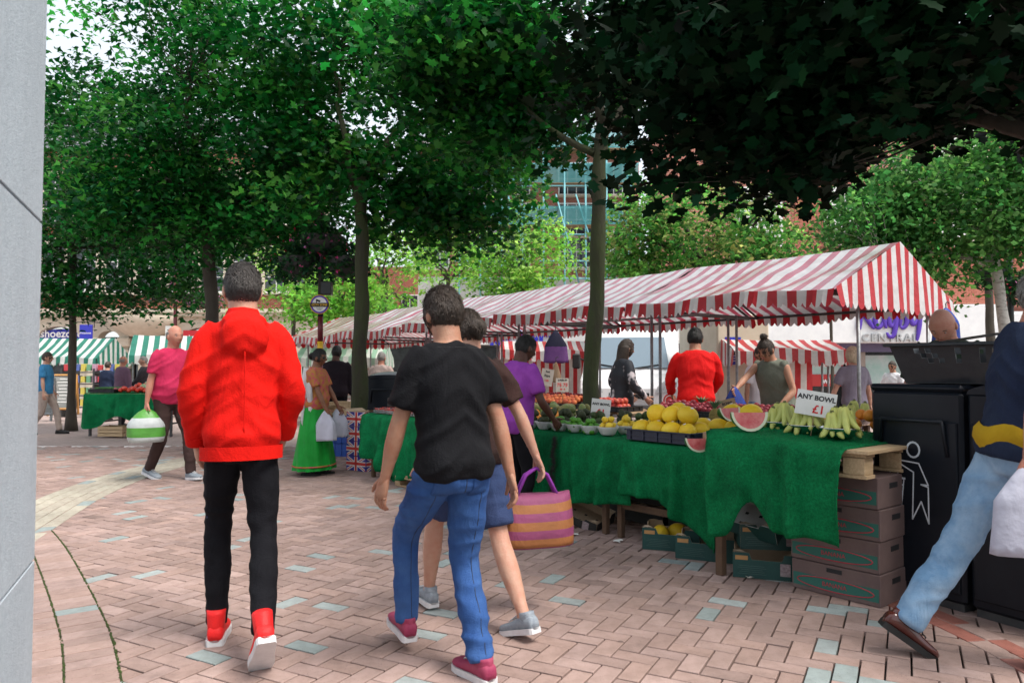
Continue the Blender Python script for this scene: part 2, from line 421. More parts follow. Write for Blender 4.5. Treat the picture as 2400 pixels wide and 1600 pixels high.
# near, single pavers (children); the rest of the same bond as one joined part
def paver_mb(w, h, colr, tilt=(0, 0), mb=None, c=Vector((0, 0, 0)), ang=0.0, dz=0.0, gapj=0.0):
    mb = mb or MB(); a, b, ch = w / 2 - .0042 - gapj, h / 2 - .0042 - gapj, .0026
    ca, sa = math.cos(ang), math.sin(ang)
    def P(x, y, z): return (c.x + x * ca - y * sa, c.y + x * sa + y * ca, c.z + z + dz + tilt[0] * x + tilt[1] * y)
    vs_ = [P(-a, -b, -.03), P(a, -b, -.03), P(a, b, -.03), P(-a, b, -.03), P(-a, -b, -ch), P(a, -b, -ch), P(a, b, -ch), P(-a, b, -ch),
           P(-a + ch, -b + ch, 0), P(a - ch, -b + ch, 0), P(a - ch, b - ch, 0), P(-a + ch, b - ch, 0)]
    F = [(8, 9, 10, 11)]
    for i in range(4):
        j = (i + 1) % 4
        F += [(i, j, 4 + j, 4 + i), (4 + i, 4 + j, 8 + j, 8 + i)]
    return mb.add(vs_, F, 0, False, None, colr)
PINK = PINK + [tuple(x * .86 for x in PINK[0]), tuple(x * .90 for x in PINK[3]), tuple(x * 1.06 for x in PINK[5])]
variants = [paver_mb(.2, .1, c).mesh('paver', M['paver']) for c in PINK + TEAL]
prs = np.random.default_rng(11)
cells = []
R_ = 170
for gx in range(-R_, R_):
    for gy in range(-R_, R_):
        k = (gx - gy) % 4
        if k == 0: cx, cy, rot = gx + 1, gy + .5, 0.0
        elif k == 3: cx, cy, rot = gx + .5, gy + 1, PI / 2
        else: continue
        p = HU * (cx * .1) + HV * (cy * .1)
        if p.y < 2.2 or p.y > 12.35: continue
        if abs(p.x) > p.y * .73 + 1.7: continue
        cells.append((p, rot))
# ---- lines of the curved soldier rows and the cream band, read on the ground
def curve_pts(px, z=0): return [onz(u, v, z) for u, v in px]
def resample(pts, step):
    out = [pts[0].copy()]; acc = 0.0
    d = [0]
    for i in range(1, len(pts)): d.append(d[-1] + (pts[i] - pts[i - 1]).length)
    n = int(d[-1] / step)
    for k in range(1, n + 1):
        t = k * d[-1] / n
        for i in range(1, len(pts)):
            if d[i] >= t - 1e-9:
                f = (t - d[i - 1]) / (d[i] - d[i - 1]); out.append(pts[i - 1].lerp(pts[i], f)); break
    return out
def smooth_curve(pts, it=3):
    for _ in range(it):
        q = [pts[0]]
        for i in range(len(pts) - 1):
            q += [pts[i].lerp(pts[i + 1], .25), pts[i].lerp(pts[i + 1], .75)]
        q.append(pts[-1]); pts = q
    return pts
rowR = smooth_curve(curve_pts([(300, 1720), (287, 1600), (263, 1490), (232, 1422), (190, 1343), (150, 1275), (119, 1242)]))
creamR = smooth_curve(curve_pts([(-20, 1345), (52, 1294), (100, 1257), (155, 1220), (241, 1163), (344, 1118), (450, 1088), (560, 1066)]))
def offset(pts, d):
    out = []
    for i, p in enumerate(pts):
        t = (pts[min(i + 1, len(pts) - 1)] - pts[max(i - 1, 0)]).normalized()
        out.append(p + Vector((-t.y, t.x, 0)) * d)
    return out
def band_rows(parent, curve, nrow, wid, ln, cols, z, name, top=.0):
    k = 0
    for r in range(nrow):
        cen = resample(offset(curve, (r + .5) * wid), ln)
        for i in range(len(cen) - 1):
            a, b = cen[i], cen[i + 1]
            c = (a + b) / 2; ang = math.atan2(b.y - a.y, b.x - a.x); L_ = (b - a).length
            cc = cols[int(prs.integers(len(cols)))]
            o = paver_mb(L_, wid, cc, (prs.normal(0, .006), prs.normal(0, .006))).build(name, M['paver'], parent, loc=(c.x, c.y, z + prs.normal(0, .0008)), rot=ang)
            k += 1
    return k
nrow = band_rows(ground, rowR, 3, .205, .105 * 1.0, PINK * 3 + TEAL[:1], .0045, 'soldier_brick')
CREAM = [(.47, .43, .355), (.44, .395, .325), (.49, .45, .37), (.45, .405, .335)]
ncream = band_rows(ground, creamR, 5, .12, .24, CREAM * 4 + TEAL[:1], .0055, 'cream_sett')
# mossy joints along the soldier rows
for q in (0.0, .205, .41):
    mbm = MB(); pts = resample(offset(rowR, q), .007)
    for p in pts:
        if prs.random() < (.75 if q < .3 else .3):
            r = .0022 + abs(prs.normal(0, .0016))
            mbm.ball(Vector((p.x + prs.normal(0, .002), p.y + prs.normal(0, .002), .003)), (r * 1.6, r * 1.6, r), 6, 3)
    mbm.build('moss', M['moss'], ground, kind='stuff')
# smooth grey slabs between the pillar and the rows
M['slab'] = mat('grey_slab', (.42, .44, .43), .7, (.34, .36, .35), 9, bump=.15)
slabL = resample(offset(rowR, .615 + .16), .45)
for i in range(len(slabL) - 1):
    a, b = slabL[i], slabL[i + 1]; c = (a + b) / 2
    MB().box((0, 0, -.004), ((b - a).length - .006, .31, .02), None, 0, .003).build('slab', M['slab'], ground, loc=(c.x, c.y, 0), rot=math.atan2(b.y - a.y, b.x - a.x))
# red soldier course and gravel pit round the tree by the bins
M['gravel'] = mat('wet_gravel', (.06, .06, .055), .6, (.20, .19, .17), 60, bump=1.0, bscale=90, contrast=(.5, .6))
REDS = [(.36, .14, .11), (.33, .13, .10), (.40, .18, .15), (.31, .13, .10)]
redC = smooth_curve(curve_pts([(1850, 1345), (1960, 1372), (2100, 1425), (2270, 1503), (2420, 1590)]))
band_rows(ground, redC, 2, .105, .205, REDS + PINK[:2], .0045, 'red_edging_brick')
PITC = Vector((3.18, 3.92, 0)); 
mb = MB(); mb.lathe([(.0, .012), (.25, .012), (.5, .008), (.62, .004)], 28, (PITC.x, PITC.y, 0)); mb.build('gravel', M['gravel'], kind='stuff', label='dark wet gravel filling the tree pit beside the bins')
# ---- the nearest pavers singly
cells.sort(key=lambda q: q[0].y + abs(q[0].x) * .02)
inview = [(p, r) for p, r in cells if abs(p.x) < p.y * .70 + .1 and p.y > 2.75]
pref = {id(c): 1 for c in inview[:300]}
def pick():
    return (PINK[int(prs.integers(len(PINK)))] if prs.random() > .05 else TEAL[int(prs.integers(2))])
joined = MB(); n_single = 0
for c in cells:
    p, r = c
    cc = pick()
    tz, t1, t2 = prs.normal(0, .0011), prs.normal(0, .007), prs.normal(0, .009)
    if p.y > 2.75 and abs(p.x) < p.y * .70 + .1 and n_single < 300:
        me = variants[(PINK + TEAL).index(cc)]
        ob('paver', me, ground, (p.x, p.y, tz), (t2, -t1, HB + r)); n_single += 1
    else:
        j = .07 * prs.normal()
        paver_mb(.2, .1, tuple(x * (1 + j) for x in cc), (t1, t2), joined, Vector((p.x, p.y, 0)), HB + r, tz, .0008 * prs.normal())
joined.build('paver_field', M['paver'], ground, kind='stuff')

# litter on the paving
def scrap(u, v, s, m, label):
    p = onz(u, v, 0); mb = MB(); n = 6
    rr = random.Random(u)
    mb.grid(lambda a, b: Vector(((a - .5) * s * 1.6, (b - .5) * s + .2 * s * math.sin(5 * a), .006 + .25 * s * (abs(math.sin(4 * a + 2 * b)) * .8))), 6, 4, 0, True)
    mb.build('paper_scrap', m, loc=p, rot=rr.random() * 3, label=label, cat='litter')
scrap(1343, 1255, .045, M['paper'], 'crumpled white paper scrap on paving by the torn black tray')
scrap(1448, 1270, .05, M['paper'], 'torn curled white paper scrap lying between two green boxes')
scrap(1755, 1354, .04, M['oldpaper'], 'small buff paper strip on paving in front of the green box pile')

# ================================================================== PALE STONE PILLAR at the pavement edge
def stone_mat():
    m = mat('pale_speckled_stone', (.50, .56, .61), .7, (.40, .46, .51), 70, 8, bump=.25, bscale=220)
    nt = m.node_tree; N, L = nt.nodes, nt.links; p = N['Principled BSDF']; src = p.inputs['Base Color'].links[0].from_socket
    tc = N.new('ShaderNodeTexCoord'); mp = N.new('ShaderNodeMapping'); mp.inputs['Scale'].default_value = (3, 3, .8); L.new(tc.outputs['Object'], mp.inputs['Vector'])
    n = N.new('ShaderNodeTexNoise'); n.inputs['Scale'].default_value = 1.6; n.inputs['Detail'].default_value = 7; L.new(mp.outputs[0], n.inputs['Vector'])
    r = N.new('ShaderNodeMapRange'); r.inputs['From Min'].default_value = .35; r.inputs['From Max'].default_value = .6; r.inputs['To Min'].default_value = .93; L.new(n.outputs['Fac'], r.inputs['Value'])
    mx = N.new('ShaderNodeMixRGB'); mx.blend_type = 'MULTIPLY'; mx.inputs['Fac'].default_value = 1; L.new(src, mx.inputs['Color1']); L.new(r.outputs['Result'], mx.inputs['Color2']); L.new(mx.outputs['Color'], p.inputs['Base Color'])
    return m
M['stone'] = stone_mat()
M['blackgap'] = mat('dark_joint', (.01, .01, .012), .9)
wd = Vector((-.40, .916, 0)).normalized(); wn_ = Vector((-wd.y, wd.x, 0))
edge = Vector((at(74, 800, 2.2).x, 2.2, 0))
pil = thing('stone_pillar', 'tall pale speckled stone pillar clad in big panels at the paving edge', 'pillar', edge, math.atan2(wd.y, wd.x))
# local: +x along wd (away), pillar body on +y side
MB().box((-1.6, .36, 2.3), (3.18, .70, 4.6), None, 0).build('core', M['blackgap'], pil)
zj = [0.0, .735, 1.735, 2.735, 3.735, 4.62]
for i in range(5):
    z0, z1 = zj[i] + .004, zj[i + 1] - .004
    for x0, x1 in ((-.0, -1.15), (-1.158, -2.3), (-2.308, -3.2)):
        MB().box(((x0 + x1) / 2, .36, (z0 + z1) / 2), (abs(x1 - x0), .76, z1 - z0), None, 0, .0012).build('stone_panel', M['stone'], pil)
MB().box((.012, .34, 3.5), (.022, .66, 2.3), None, 0, .002).build('edge_flashing', M['darksteel'], pil)

# ================================================================== FAR BUILDINGS
M['ashlar'] = mat('cream_ashlar', (.60, .54, .44), .8, (.52, .46, .36), 3, bump=.1)
M['redbrick'] = brickmat('red_brick', (.36, .11, .065), (.30, .085, .055), (.36, .28, .22))
M['redbrick2'] = brickmat('red_brick_pale', (.44, .16, .11), (.36, .115, .08), (.46, .38, .33))
M['slate'] = mat('roof_slate', (.10, .105, .12), .7, (.14, .145, .16), 9)
M['glass'] = mat('window_glass', (.03, .04, .05), .08, spec=.8)
M['shopdark'] = mat('dark_shop_interior', (.015, .018, .02), .25, (.04, .045, .05), 3)
M['signblue'] = mat('blue_sign', (.025, .03, .36), .4, (.03, .04, .42), 3)
M['tealpaint'] = mat('teal_paint', (.02, .13, .17), .5)
M['fascia'] = mat('white_fascia', (.74, .75, .75), .4, (.66, .67, .68), 2)

def arched_wall(mb, x0, x1, z0, z1, ops, y, dep, mi=0):
    xs = [x0]
    for xc, w, zs, rise in sorted(ops):
        if xc - w / 2 > xs[-1]: mb.box(((xs[-1] + xc - w / 2) / 2, y + dep / 2, (z0 + z1) / 2), (xc - w / 2 - xs[-1], dep, z1 - z0), None, mi)
        n = 16
        for i in range(n):
            a, b = -1 + 2 * i / n, -1 + 2 * (i + 1) / n
            za, zb = zs + rise * (max(0, 1 - abs(a) ** 2.4)) ** .5, zs + rise * (max(0, 1 - abs(b) ** 2.4)) ** .5
            xa, xb = xc + a * w / 2, xc + b * w / 2
            mb.add([(xa, y, za), (xb, y, zb), (xb, y, z1), (xa, y, z1), (xa, y + dep, za), (xb, y + dep, zb)], [(0, 1, 2, 3), (0, 4, 5, 1)], mi)
        xs.append(xc + w / 2)
    if xs[-1] < x1: mb.box(((xs[-1] + x1) / 2, y + dep / 2, (z0 + z1) / 2), (x1 - xs[-1], dep, z1 - z0), None, mi)
def sash(parent, xc, zc, w, h, y, nx=2, nz=2, fm='white', sill=True):
    f = MB(); t = .09
    f.box((xc - w / 2, y, zc), (t, .12, h + t), None, 0); f.box((xc + w / 2, y, zc), (t, .12, h + t), None, 0)
    f.box((xc, y, zc + h / 2), (w - t, .12, t), None, 0); f.box((xc, y, zc - h / 2), (w - t, .12, t), None, 0)
    for i in range(1, nx): f.box((xc - w / 2 + w * i / nx, y + .01, zc), (.05, .06, h - t), None, 0)
    for i in range(1, nz): f.box((xc, y + .012, zc - h / 2 + h * i / nz), (w - t, .055, .05), None, 0)
    o = f.build('window', M[fm], parent)
    MB().box((xc, y + .03, zc), (w - t, .02, h - t), None, 0).build('pane', M['glass'], o)
    if sill: MB().box((xc, y - .08, zc - h / 2 - .12), (w + .3, .3, .12), None, 0).build('sill', M['ashlar'], o)
    return o

# ---- stone and brick building with the arched shop fronts
YB = 42.0
g0 = gz(YB)
bx = lambda u: at(u, 862, YB).x
bz = lambda v: at(1200, v, YB).z - g0
bldA = thing('shop_building', 'cream stone ground floor with arched shop fronts under red brick storeys', 'building', (0, YB, g0))
mb = MB()
ops = [((bx(82) + bx(188)) / 2, bx(188) - bx(82), bz(800), bz(765) - bz(800)),
       ((bx(226) + bx(281)) / 2, bx(281) - bx(226), bz(800), bz(775) - bz(800)),
       (bx(312), bx(324) - bx(300), bz(795), bz(778) - bz(795)), (bx(373), bx(386) - bx(360), bz(795), bz(779) - bz(795)),
       ((bx(425) + bx(520)) / 2, bx(520) - bx(425), bz(800), bz(768) - bz(800)), ((bx(560) + bx(660)) / 2, bx(660) - bx(560), bz(800), bz(768) - bz(800))]
ztop = bz(742)
arched_wall(mb, bx(-80), bx(760), 0, ztop, ops, 0, .7)
mb.build('ground_floor_wall', M['ashlar'], bldA)
mb = MB()
mb.box(((bx(-80) + bx(760)) / 2, -.12, ztop + .10), (bx(760) - bx(-80), .5, .2), None, 0); mb.box(((bx(-80) + bx(760)) / 2, -.2, ztop + .3), (bx(760) - bx(-80), .7, .2), None, 0)
mb.build('cornice', M['ashlar'], bldA)
MB().box(((bx(-80) + bx(760)) / 2, 1.6, 1.9), (bx(760) - bx(-80), 1.6, 3.8), None, 0).build('shop_interior', M['shopdark'], bldA)
mb = MB(); mb.box(((bx(-80) + bx(760)) / 2, .55, ztop + .4 + 4.6), (bx(760) - bx(-80), .9, 9.2), None, 0); mb.build('brick_wall', M['redbrick'], bldA)
for u in range(-30, 740, 75):
    for k, zc in enumerate((ztop + 2.7, ztop + 6.6)):
        x = bx(u)
        q = MB(); q.box((x - 1.0, .02, zc), (.34, .24, 2.9), None, 0); q.box((x + 1.0, .02, zc), (.34, .24, 2.9), None, 0); q.box((x, .0, zc + 1.6), (2.5, .3, .36), None, 0)
        q.build('stone_surround', M['ashlar'], bldA)
        sash(bldA, x, zc, 1.6, 2.6, .02, 2, 3)
mb = MB(); mb.add([(bx(-90), -.2, ztop + 9.5), (bx(770), -.2, ztop + 9.5), (bx(770), 5, ztop + 13), (bx(-90), 5, ztop + 13)], [(0, 1, 2, 3)]); mb.build('roof', M['slate'], bldA)
# arched blue sign, hanging sign, date, capitals
xc, w = (bx(82) + bx(188)) / 2, bx(188) - bx(82) - .1
pts = [(xc - w / 2, 0, bz(798))] + [(xc + w / 2 * math.cos(PI - PI * i / 18), 0, bz(798) + (bz(770) - bz(798)) * math.sin(PI * i / 18) ** .8) for i in range(19)] + [(xc + w / 2, 0, bz(798))]
s_ = MB(); s_.poly([Vector((p[0], .25, p[2])) for p in pts], 0, .08, (0, -1, 0)); s_ = s_.build('arched_sign', M['signblue'], bldA)
text('shoezone', .62, M['whitelet'], s_, (bx(138), .15, bz(782)), bold=.012)
hs = MB(); hs.box(((bx(207) + bx(236)) / 2, -.9, (bz(763) + bz(800)) / 2), (bx(236) - bx(207), .12, bz(763) - bz(800)), None, 0, .02); hs = hs.build('hanging_sign', M['signblue'], bldA)
text('shoezone', .17, M['whitelet'], hs, ((bx(207) + bx(236)) / 2, -.975, bz(782)))
b_ = MB(); b_.tube([(bx(200), -.9, bz(757)), (bx(243), -.9, bz(757))], .025); b_.tube([(bx(240), -.9, bz(748)), (bx(240), -.9, bz(770))], .025); b_.tube([(bx(240), -.9, bz(757)), (bx(240), .05, bz(757))], .03); b_.build('sign_bracket', M['darksteel'], hs)
text('1919', 1.0, M['greylet'], bldA, (bx(341), -.04, bz(775)), name='date_numerals')
for u in (216, 293, 335, 395):
    q = MB(); q.box((bx(u), -.12, bz(802)), (.75, .4, .5), None, 0, .06); q.box((bx(u), -.06, bz(802) / 2 - .2), (.5, .3, bz(802) - .4), None, 0, .05); q.build('pilaster', M['ashlar'], bldA)
q = MB()
q.lathe([(0.05, -.9), (.9, -.75), (1.7, -.3), (2.0, .1), (2.0, .35)], 24, (bx(341), .1, bz(757))); q.build('oriel_base', M['ashlar'], bldA)
q = MB(); q.box((bx(472), -.05, bz(795)), (bx(515) - bx(432), .2, 1.0), None, 0); rs = q.build('red_sign', mat('red_shop_sign', (.5, .02, .03), .4), bldA)
text('shoes', .6, M['whitelet'], rs, (bx(462), -.17, bz(795)))
for u in (238, 262, 276): MB().box((bx(u), .3, 1.2), (.22, .12, 2.4), None, 0).build('door_post', M['tealpaint'], bldA)
MB().box((bx(243), .2, 1.3), (.7, .05, 2.0), None, 0).build('window_poster', mat('pale_blue_poster', (.12, .3, .6), .5, (.5, .6, .7), 2), bldA)

# ---- scaffolded building behind the middle trees
YC = 46.0; g1 = gz(YC)
cx = lambda u: at(u, 862, YC).x
cz = lambda v: at(1200, v, YC).z - g1
bldC = thing('scaffolded_building', 'brick building wrapped in teal scaffold netting behind the trees', 'building', (0, YC, g1))
X0, X1 = cx(980), cx(1500)
MB().box(((X0 + X1) / 2, 1.5, cz(338) / 2), (X1 - X0, 3, cz(338)), None, 0).build('wall', M['redbrick2'], bldC)
MB().box(((X0 + X1) / 2, -.1, cz(650) / 2), (X1 - X0 - .02, .3, cz(650)), None, 0).build('shop_front', mat('grey_render', (.5, .5, .48), .7, (.42, .42, .4), 2), bldC)
mb = MB(); mb.add([(X0 - .6, -.6, cz(338)), (X1 + .6, -.6, cz(338)), (X1 + .6, 4, cz(280)), (X0 - .6, 4, cz(280))], [(0, 1, 2, 3)]); mb.build('roof', M['slate'], bldC)
MB().box(((X0 + X1) / 2, -.25, cz(346)), (X1 - X0 + .8, .5, .5), None, 0).build('cornice', M['white'], bldC)
for u in (1010, 1120, 1200, 1352, 1440):
    for v in (420, 515, 590):
        sash(bldC, cx(u), cz(v), 2.2, 2.0, -.05, 4, 2)
M['tealnet'] = mat('teal_scaffold_net', (.10, .42, .44), .7, (.16, .50, .52), 1.2, trans=.4, alpha=.55)
M['tealtube'] = mat('teal_scaffold_tube', (.16, .42, .46), .5)
sc_ = thing('scaffold', 'teal tube scaffold with netting on the brick building front', 'scaffold', (0, YC - 1.6, g1))
for u in range(1080, 1500, 48):
    q = MB(); q.tube([(cx(u), 0, 0), (cx(u), 0, cz(350))], .06, 6); q.build('standard', M['tealtube'], sc_)
for v in (660, 620, 560, 535, 500, 450, 400, 362):
    q = MB(); q.tube([(cx(1070), .05, cz(v)), (cx(1490), .05, cz(v))], .05, 6); q.build('ledger', M['tealtube'], sc_)
for a, b in ((1352, 1300), (1410, 1345), (1250, 1190)):
    q = MB(); q.tube([(cx(a), -.08, cz(670)), (cx(b), -.08, cz(470))], .05, 6); q.build('brace', M['tealtube'], sc_)
for v in (535, 440, 362):
    MB().box((cx(1280), .5, cz(v) - .1), (cx(1490) - cx(1070), 1.0, .06), None, 0).build('board_deck', M['wood'], sc_)
    q = MB(); q.grid(lambda a, b: Vector((cx(1075) + (cx(1488) - cx(1075)) * a, -.12 + .08 * math.sin(14 * a), cz(v) + 1.15 * b - .1)), 40, 2, 0, True); q.build('net', M['tealnet'], sc_)

# ---- brick and white shopping centre on the right
YD = 30.0; g2 = gz(YD)
dx = lambda u: at(u, 862, YD).x
dz = lambda v: at(1200, v, YD).z - g2
bldD = thing('shopping_centre', 'red brick shopping centre with white entrance fascia and purple lettering', 'building', (0, YD, g2))
X0, X1 = dx(1560), dx(2700)
MB().box(((X0 + X1) / 2, 2.0, (dz(715) + dz(100)) / 2), (X1 - X0, 2.6, dz(100) - dz(715)), None, 0).build('wall', M['redbrick2'], bldD)
# the brick face one can pick out between the crowns: real bricks
mb = MB(); r_ = np.random.default_rng(3)
bl, bh = .225, .075
z = dz(708); row = 0
while z < dz(430):
    x = dx(1850) + (bl / 2 if row % 2 else 0)
    while x < dx(2420):
        if not (dx(1768) < x < dx(1870)):
            j = r_.random()
            c = (.42 + .1 * j, .15 + .05 * j, .10 + .045 * j)
            mb.box((x + bl / 2 - .005, .69 + r_.normal(0, .002), z + bh / 2 - .005), (bl - .011, .03, bh - .011), None, 0, 0, c)
        x += bl
    z += bh; row += 1
mb.build('brick_face', mat('facing_brick', vcol=True, c2=(.8, .78, .76), scale=18, rough=.9), bldD, kind='stuff')
for u, v in ((1795, 500), (2010, 500), (2130, 500), (2290, 500), (1795, 300), (2010, 300), (2290, 300)):
    o = sash(bldD, dx(u), dz(v), 1.5, 1.9, .62, 1, 2)
    MB().box((dx(u), .66, dz(v) + .0), (2.0, .06, 2.5), None, 0).build('white_surround', M['white'], o)
MB().box(((dx(1720) + dx(2330)) / 2, .15, (dz(715) + dz(804)) / 2), (dx(2330) - dx(1720), 1.0, dz(715) - dz(804)), None, 0, .02).build('fascia', M['fascia'], bldD)
MB().box(((dx(2332) + dx(2690)) / 2, .3, (dz(735) + dz(810)) / 2), (dx(2690) - dx(2332), .8, dz(735) - dz(810)), None, 0, .02).build('side_fascia', M['fascia'], bldD)
MB().box(((dx(1562) + dx(1718)) / 2, .3, (dz(725) + dz(800)) / 2), (dx(1718) - dx(1562), .8, dz(725) - dz(800)), None, 0, .02).build('pale_fascia', M['fascia'], bldD)
MB().box(((X0 + X1) / 2, .6, (dz(804) + dz(824)) / 2), (X1 - X0, .5, dz(804) - dz(824)), None, 0).build('lintel', mat('mauve_lintel', (.10, .08, .16), .4), bldD)
MB().box(((X0 + X1) / 2, 1.5, dz(822) / 2), (X1 - X0, .1, dz(822)), None, 0).build('shop_glass', M['shopdark'], bldD)
for u in (1700, 1862, 2030, 2190, 2360): MB().box((dx(u), .8, dz(822) / 2), (.5, .5, dz(822)), None, 0, .02).build('pier', mat('taupe_pier', (.30, .25, .22), .6) if u == 1700 else bpy.data.materials['taupe_pier'], bldD)
wm = mat('lit_shop_window', (.55, .62, .62), .3, (.35, .55, .5), 2)
for u in (1945, 2110): MB().box((dx(u), 1.2, dz(866)), (2.0, .05, 1.2), None, 0).build('window_display', wm, bldD)
o = MB().box((dx(1945), 1.1, dz(892)), (2.4, .05, .5), None, 0).build('red_sign_board', mat('red_sign_board', (.5, .03, .03), .4), bldD)
text('wi', .34, M['whitelet'], o, (dx(1962), 1.05, dz(893)), bold=.01)
RUG = {'R': [[(0.0, -.02), (.07, .5), (.12, .95)], [(-.04, .8), (.12, .98), (.36, .98), (.43, .75), (.30, .56), (.12, .50)], [(.20, .52), (.34, .24), (.52, .0)]],
       'u': [[(.57, .52), (.55, .22), (.62, .04), (.75, .08), (.84, .32)], [(.88, .52), (.85, .22), (.92, .02)]],
       'g': [[(1.24, .46), (1.10, .52), (1.0, .32), (1.04, .10), (1.15, .10), (1.23, .40)], [(1.27, .52), (1.24, .10), (1.15, -.26), (1.0, -.26), (.93, -.12)]],
       'b': [[(1.46, 1.0), (1.41, .5), (1.38, .08)], [(1.39, .35), (1.50, .52), (1.63, .38), (1.58, .10), (1.45, .02), (1.38, .10)]],
       'y': [[(1.75, .52), (1.74, .26), (1.84, .12), (1.97, .32)], [(2.05, .54), (2.02, .05), (1.93, -.42)]]}
for ch_, strokes in RUG.items():
    q = MB()
    for st_ in strokes:
        pp_ = smooth_curve([Vector((x * 1.2, 0, z * 1.2)) for x, z in st_], 2); n_ = len(pp_)
        a0 = len(q.v); q.tube(pp_, [.035 + .075 * math.sin(PI * min(1, .25 + .75 * i / (n_ - 1))) for i in range(n_)], 8)
        for i in range(a0, len(q.v)): q.v[i] = (q.v[i][0], q.v[i][1] * .5, q.v[i][2])
    q.build('letter', M['purple'], bldD, loc=(dx(2003), -.42, dz(772)))
text('CENTRAL', .44, M['greylet'], bldD, (dx(2075), -.40, dz(793)), name='lettering', ext=.04, bold=.006, space=1.25)
for u in (2340, 2390): MB().box((dx(u), .6, dz(850)), (1.0, .1, 1.4), None, 0).build('window_display', wm, bldD)
o = MB().box((dx(2385), -.6, dz(795)), (.85, .1, .42), None, 0).build('pharmacy_sign', mat('dark_sign', (.02, .03, .03), .4), bldD)
q = MB(); q.box((dx(2390), -.67, dz(795)), (.22, .03, .07), None, 0); q.box((dx(2390), -.675, dz(795)), (.07, .03, .22), None, 0); q.build('green_cross', mat('green_cross', (.02, .45, .12), .5, emit=(.05, .9, .3), estr=.6), o)
# ---- pale shop with the blue lettering behind the left red and white stall
YE = 33.0; g3 = gz(YE)
ex = lambda u: at(u, 862, YE).x
ez = lambda v: at(1200, v, YE).z - g3
bldE = thing('pale_shop', 'pale shop front with big blue lettering half hidden by the stalls', 'building', (0, YE, g3))
MB().box(((ex(860) + ex(1555)) / 2, 2, ez(745) / 2), (ex(1555) - ex(860), 3, ez(745)), None, 0).build('wall', mat('grey_cladding', (.55, .56, .55), .6, (.46, .47, .46), 2), bldE)
MB().box(((ex(900) + ex(1480)) / 2, .35, (ez(770) + ez(808)) / 2), (ex(1480) - ex(900), .4, ez(770) - ez(808)), None, 0, .02).build('fascia', M['fascia'], bldE)
text('factory', 1.1, M['blueink'], bldE, (ex(1228), .1, ez(790)), ext=.05, bold=.03)
MB().box(((ex(900) + ex(1480)) / 2, .38, ez(812) / 2), (ex(1480) - ex(900), .2, ez(812)), None, 0).build('shop_glass', M['shopdark'], bldE)
# a further terrace closing the view between the two
YF = 62.0; g4 = gz(FARY)
fx = lambda u: at(u, 862, YF).x
bldF = thing('far_terrace', 'far red brick terrace seen through leaves above the stall roofs', 'building', (0, YF, g4))
MB().box(((fx(620) + fx(1100)) / 2, 2, 5.5), (fx(1100) - fx(620), 4, 11), None, 0).build('wall', M['redbrick'], bldF)
for u in range(660, 1090, 60):
    for zc in (3.5, 7.5): sash(bldF, fx(u), zc, 1.4, 2.2, -.05, 2, 2)
# ================================================================== TREES
def leaf_mat(name, trans=.38, rough=.55, spec=.22):
    m = mat(name, vcol=True, c2=(.8, .85, .8), scale=3, rough=rough, trans=trans, spec=spec)
    return m
M['leaf'] = leaf_mat('maple_leaf', .42, .42, .28)
M['leafthin'] = leaf_mat('sunlit_leaf', .66)  # lit copy of the leaf, more translucent so crowns look sunlit
M['leafshade'] = leaf_mat('shaded_leaf', .10, .6, .1)  # shaded copy of the maple leaf, dulled to stand for crown shade
M['bark'] = mat('mossy_bark', (.034, .029, .020), .9, (.036, .050, .014), 5, 8, bump=1.6, bscale=26, aniso=(1, 1, .35))
M['barkdark'] = mat('dark_bark', (.05, .042, .033), .9, (.075, .062, .048), 6, 8, bump=1.6, bscale=26, aniso=(1, 1, .35))
M['birchbark'] = mat('birch_bark', (.55, .52, .48), .8, (.20, .17, .14), 7, 8, bump=.8, bscale=20, aniso=(1, 1, 3), contrast=(.5, .68))

def tmpl_palmate():
    ang = [-90, -48, -20, 8, 34, 58, 76, 90]; rad = [.12, .58, .44, .84, .60, .76, .66, 1.0]
    pts = [(rad[i] * math.cos(math.radians(a)), rad[i] * math.sin(math.radians(a))) for i, a in enumerate(ang)]
    pts = pts + [(-x, y) for x, y in pts[-2:0:-1]]
    V = [(0, .05, .0)] + [(x, y, -.16 * abs(x) ** 1.3 - .10 * max(0, y) ** 2) for x, y in pts]
    n = len(pts); F = [(0, 1 + i, 1 + (i + 1) % n) for i in range(n)]
    return np.array(V) * .62, np.array(F)
def tmpl_star():
    V = [(0, 0, .0), (0, -.35, -.02), (.62, -.1, -.12), (.28, .22, -.03), (0, 1.0, -.12), (-.28, .22, -.03), (-.62, -.1, -.12)]
    F = [(0, 1, 2), (0, 2, 3), (0, 3, 4), (0, 4, 5), (0, 5, 6), (0, 6, 1)]
    return np.array(V) * .62, np.array(F)
def tmpl_oval():
    V = [(0, -.5, 0), (.36, .0, -.06), (0, .62, -.03), (-.36, .0, -.06)]
    return np.array(V), np.array([(0, 1, 2), (0, 2, 3)])
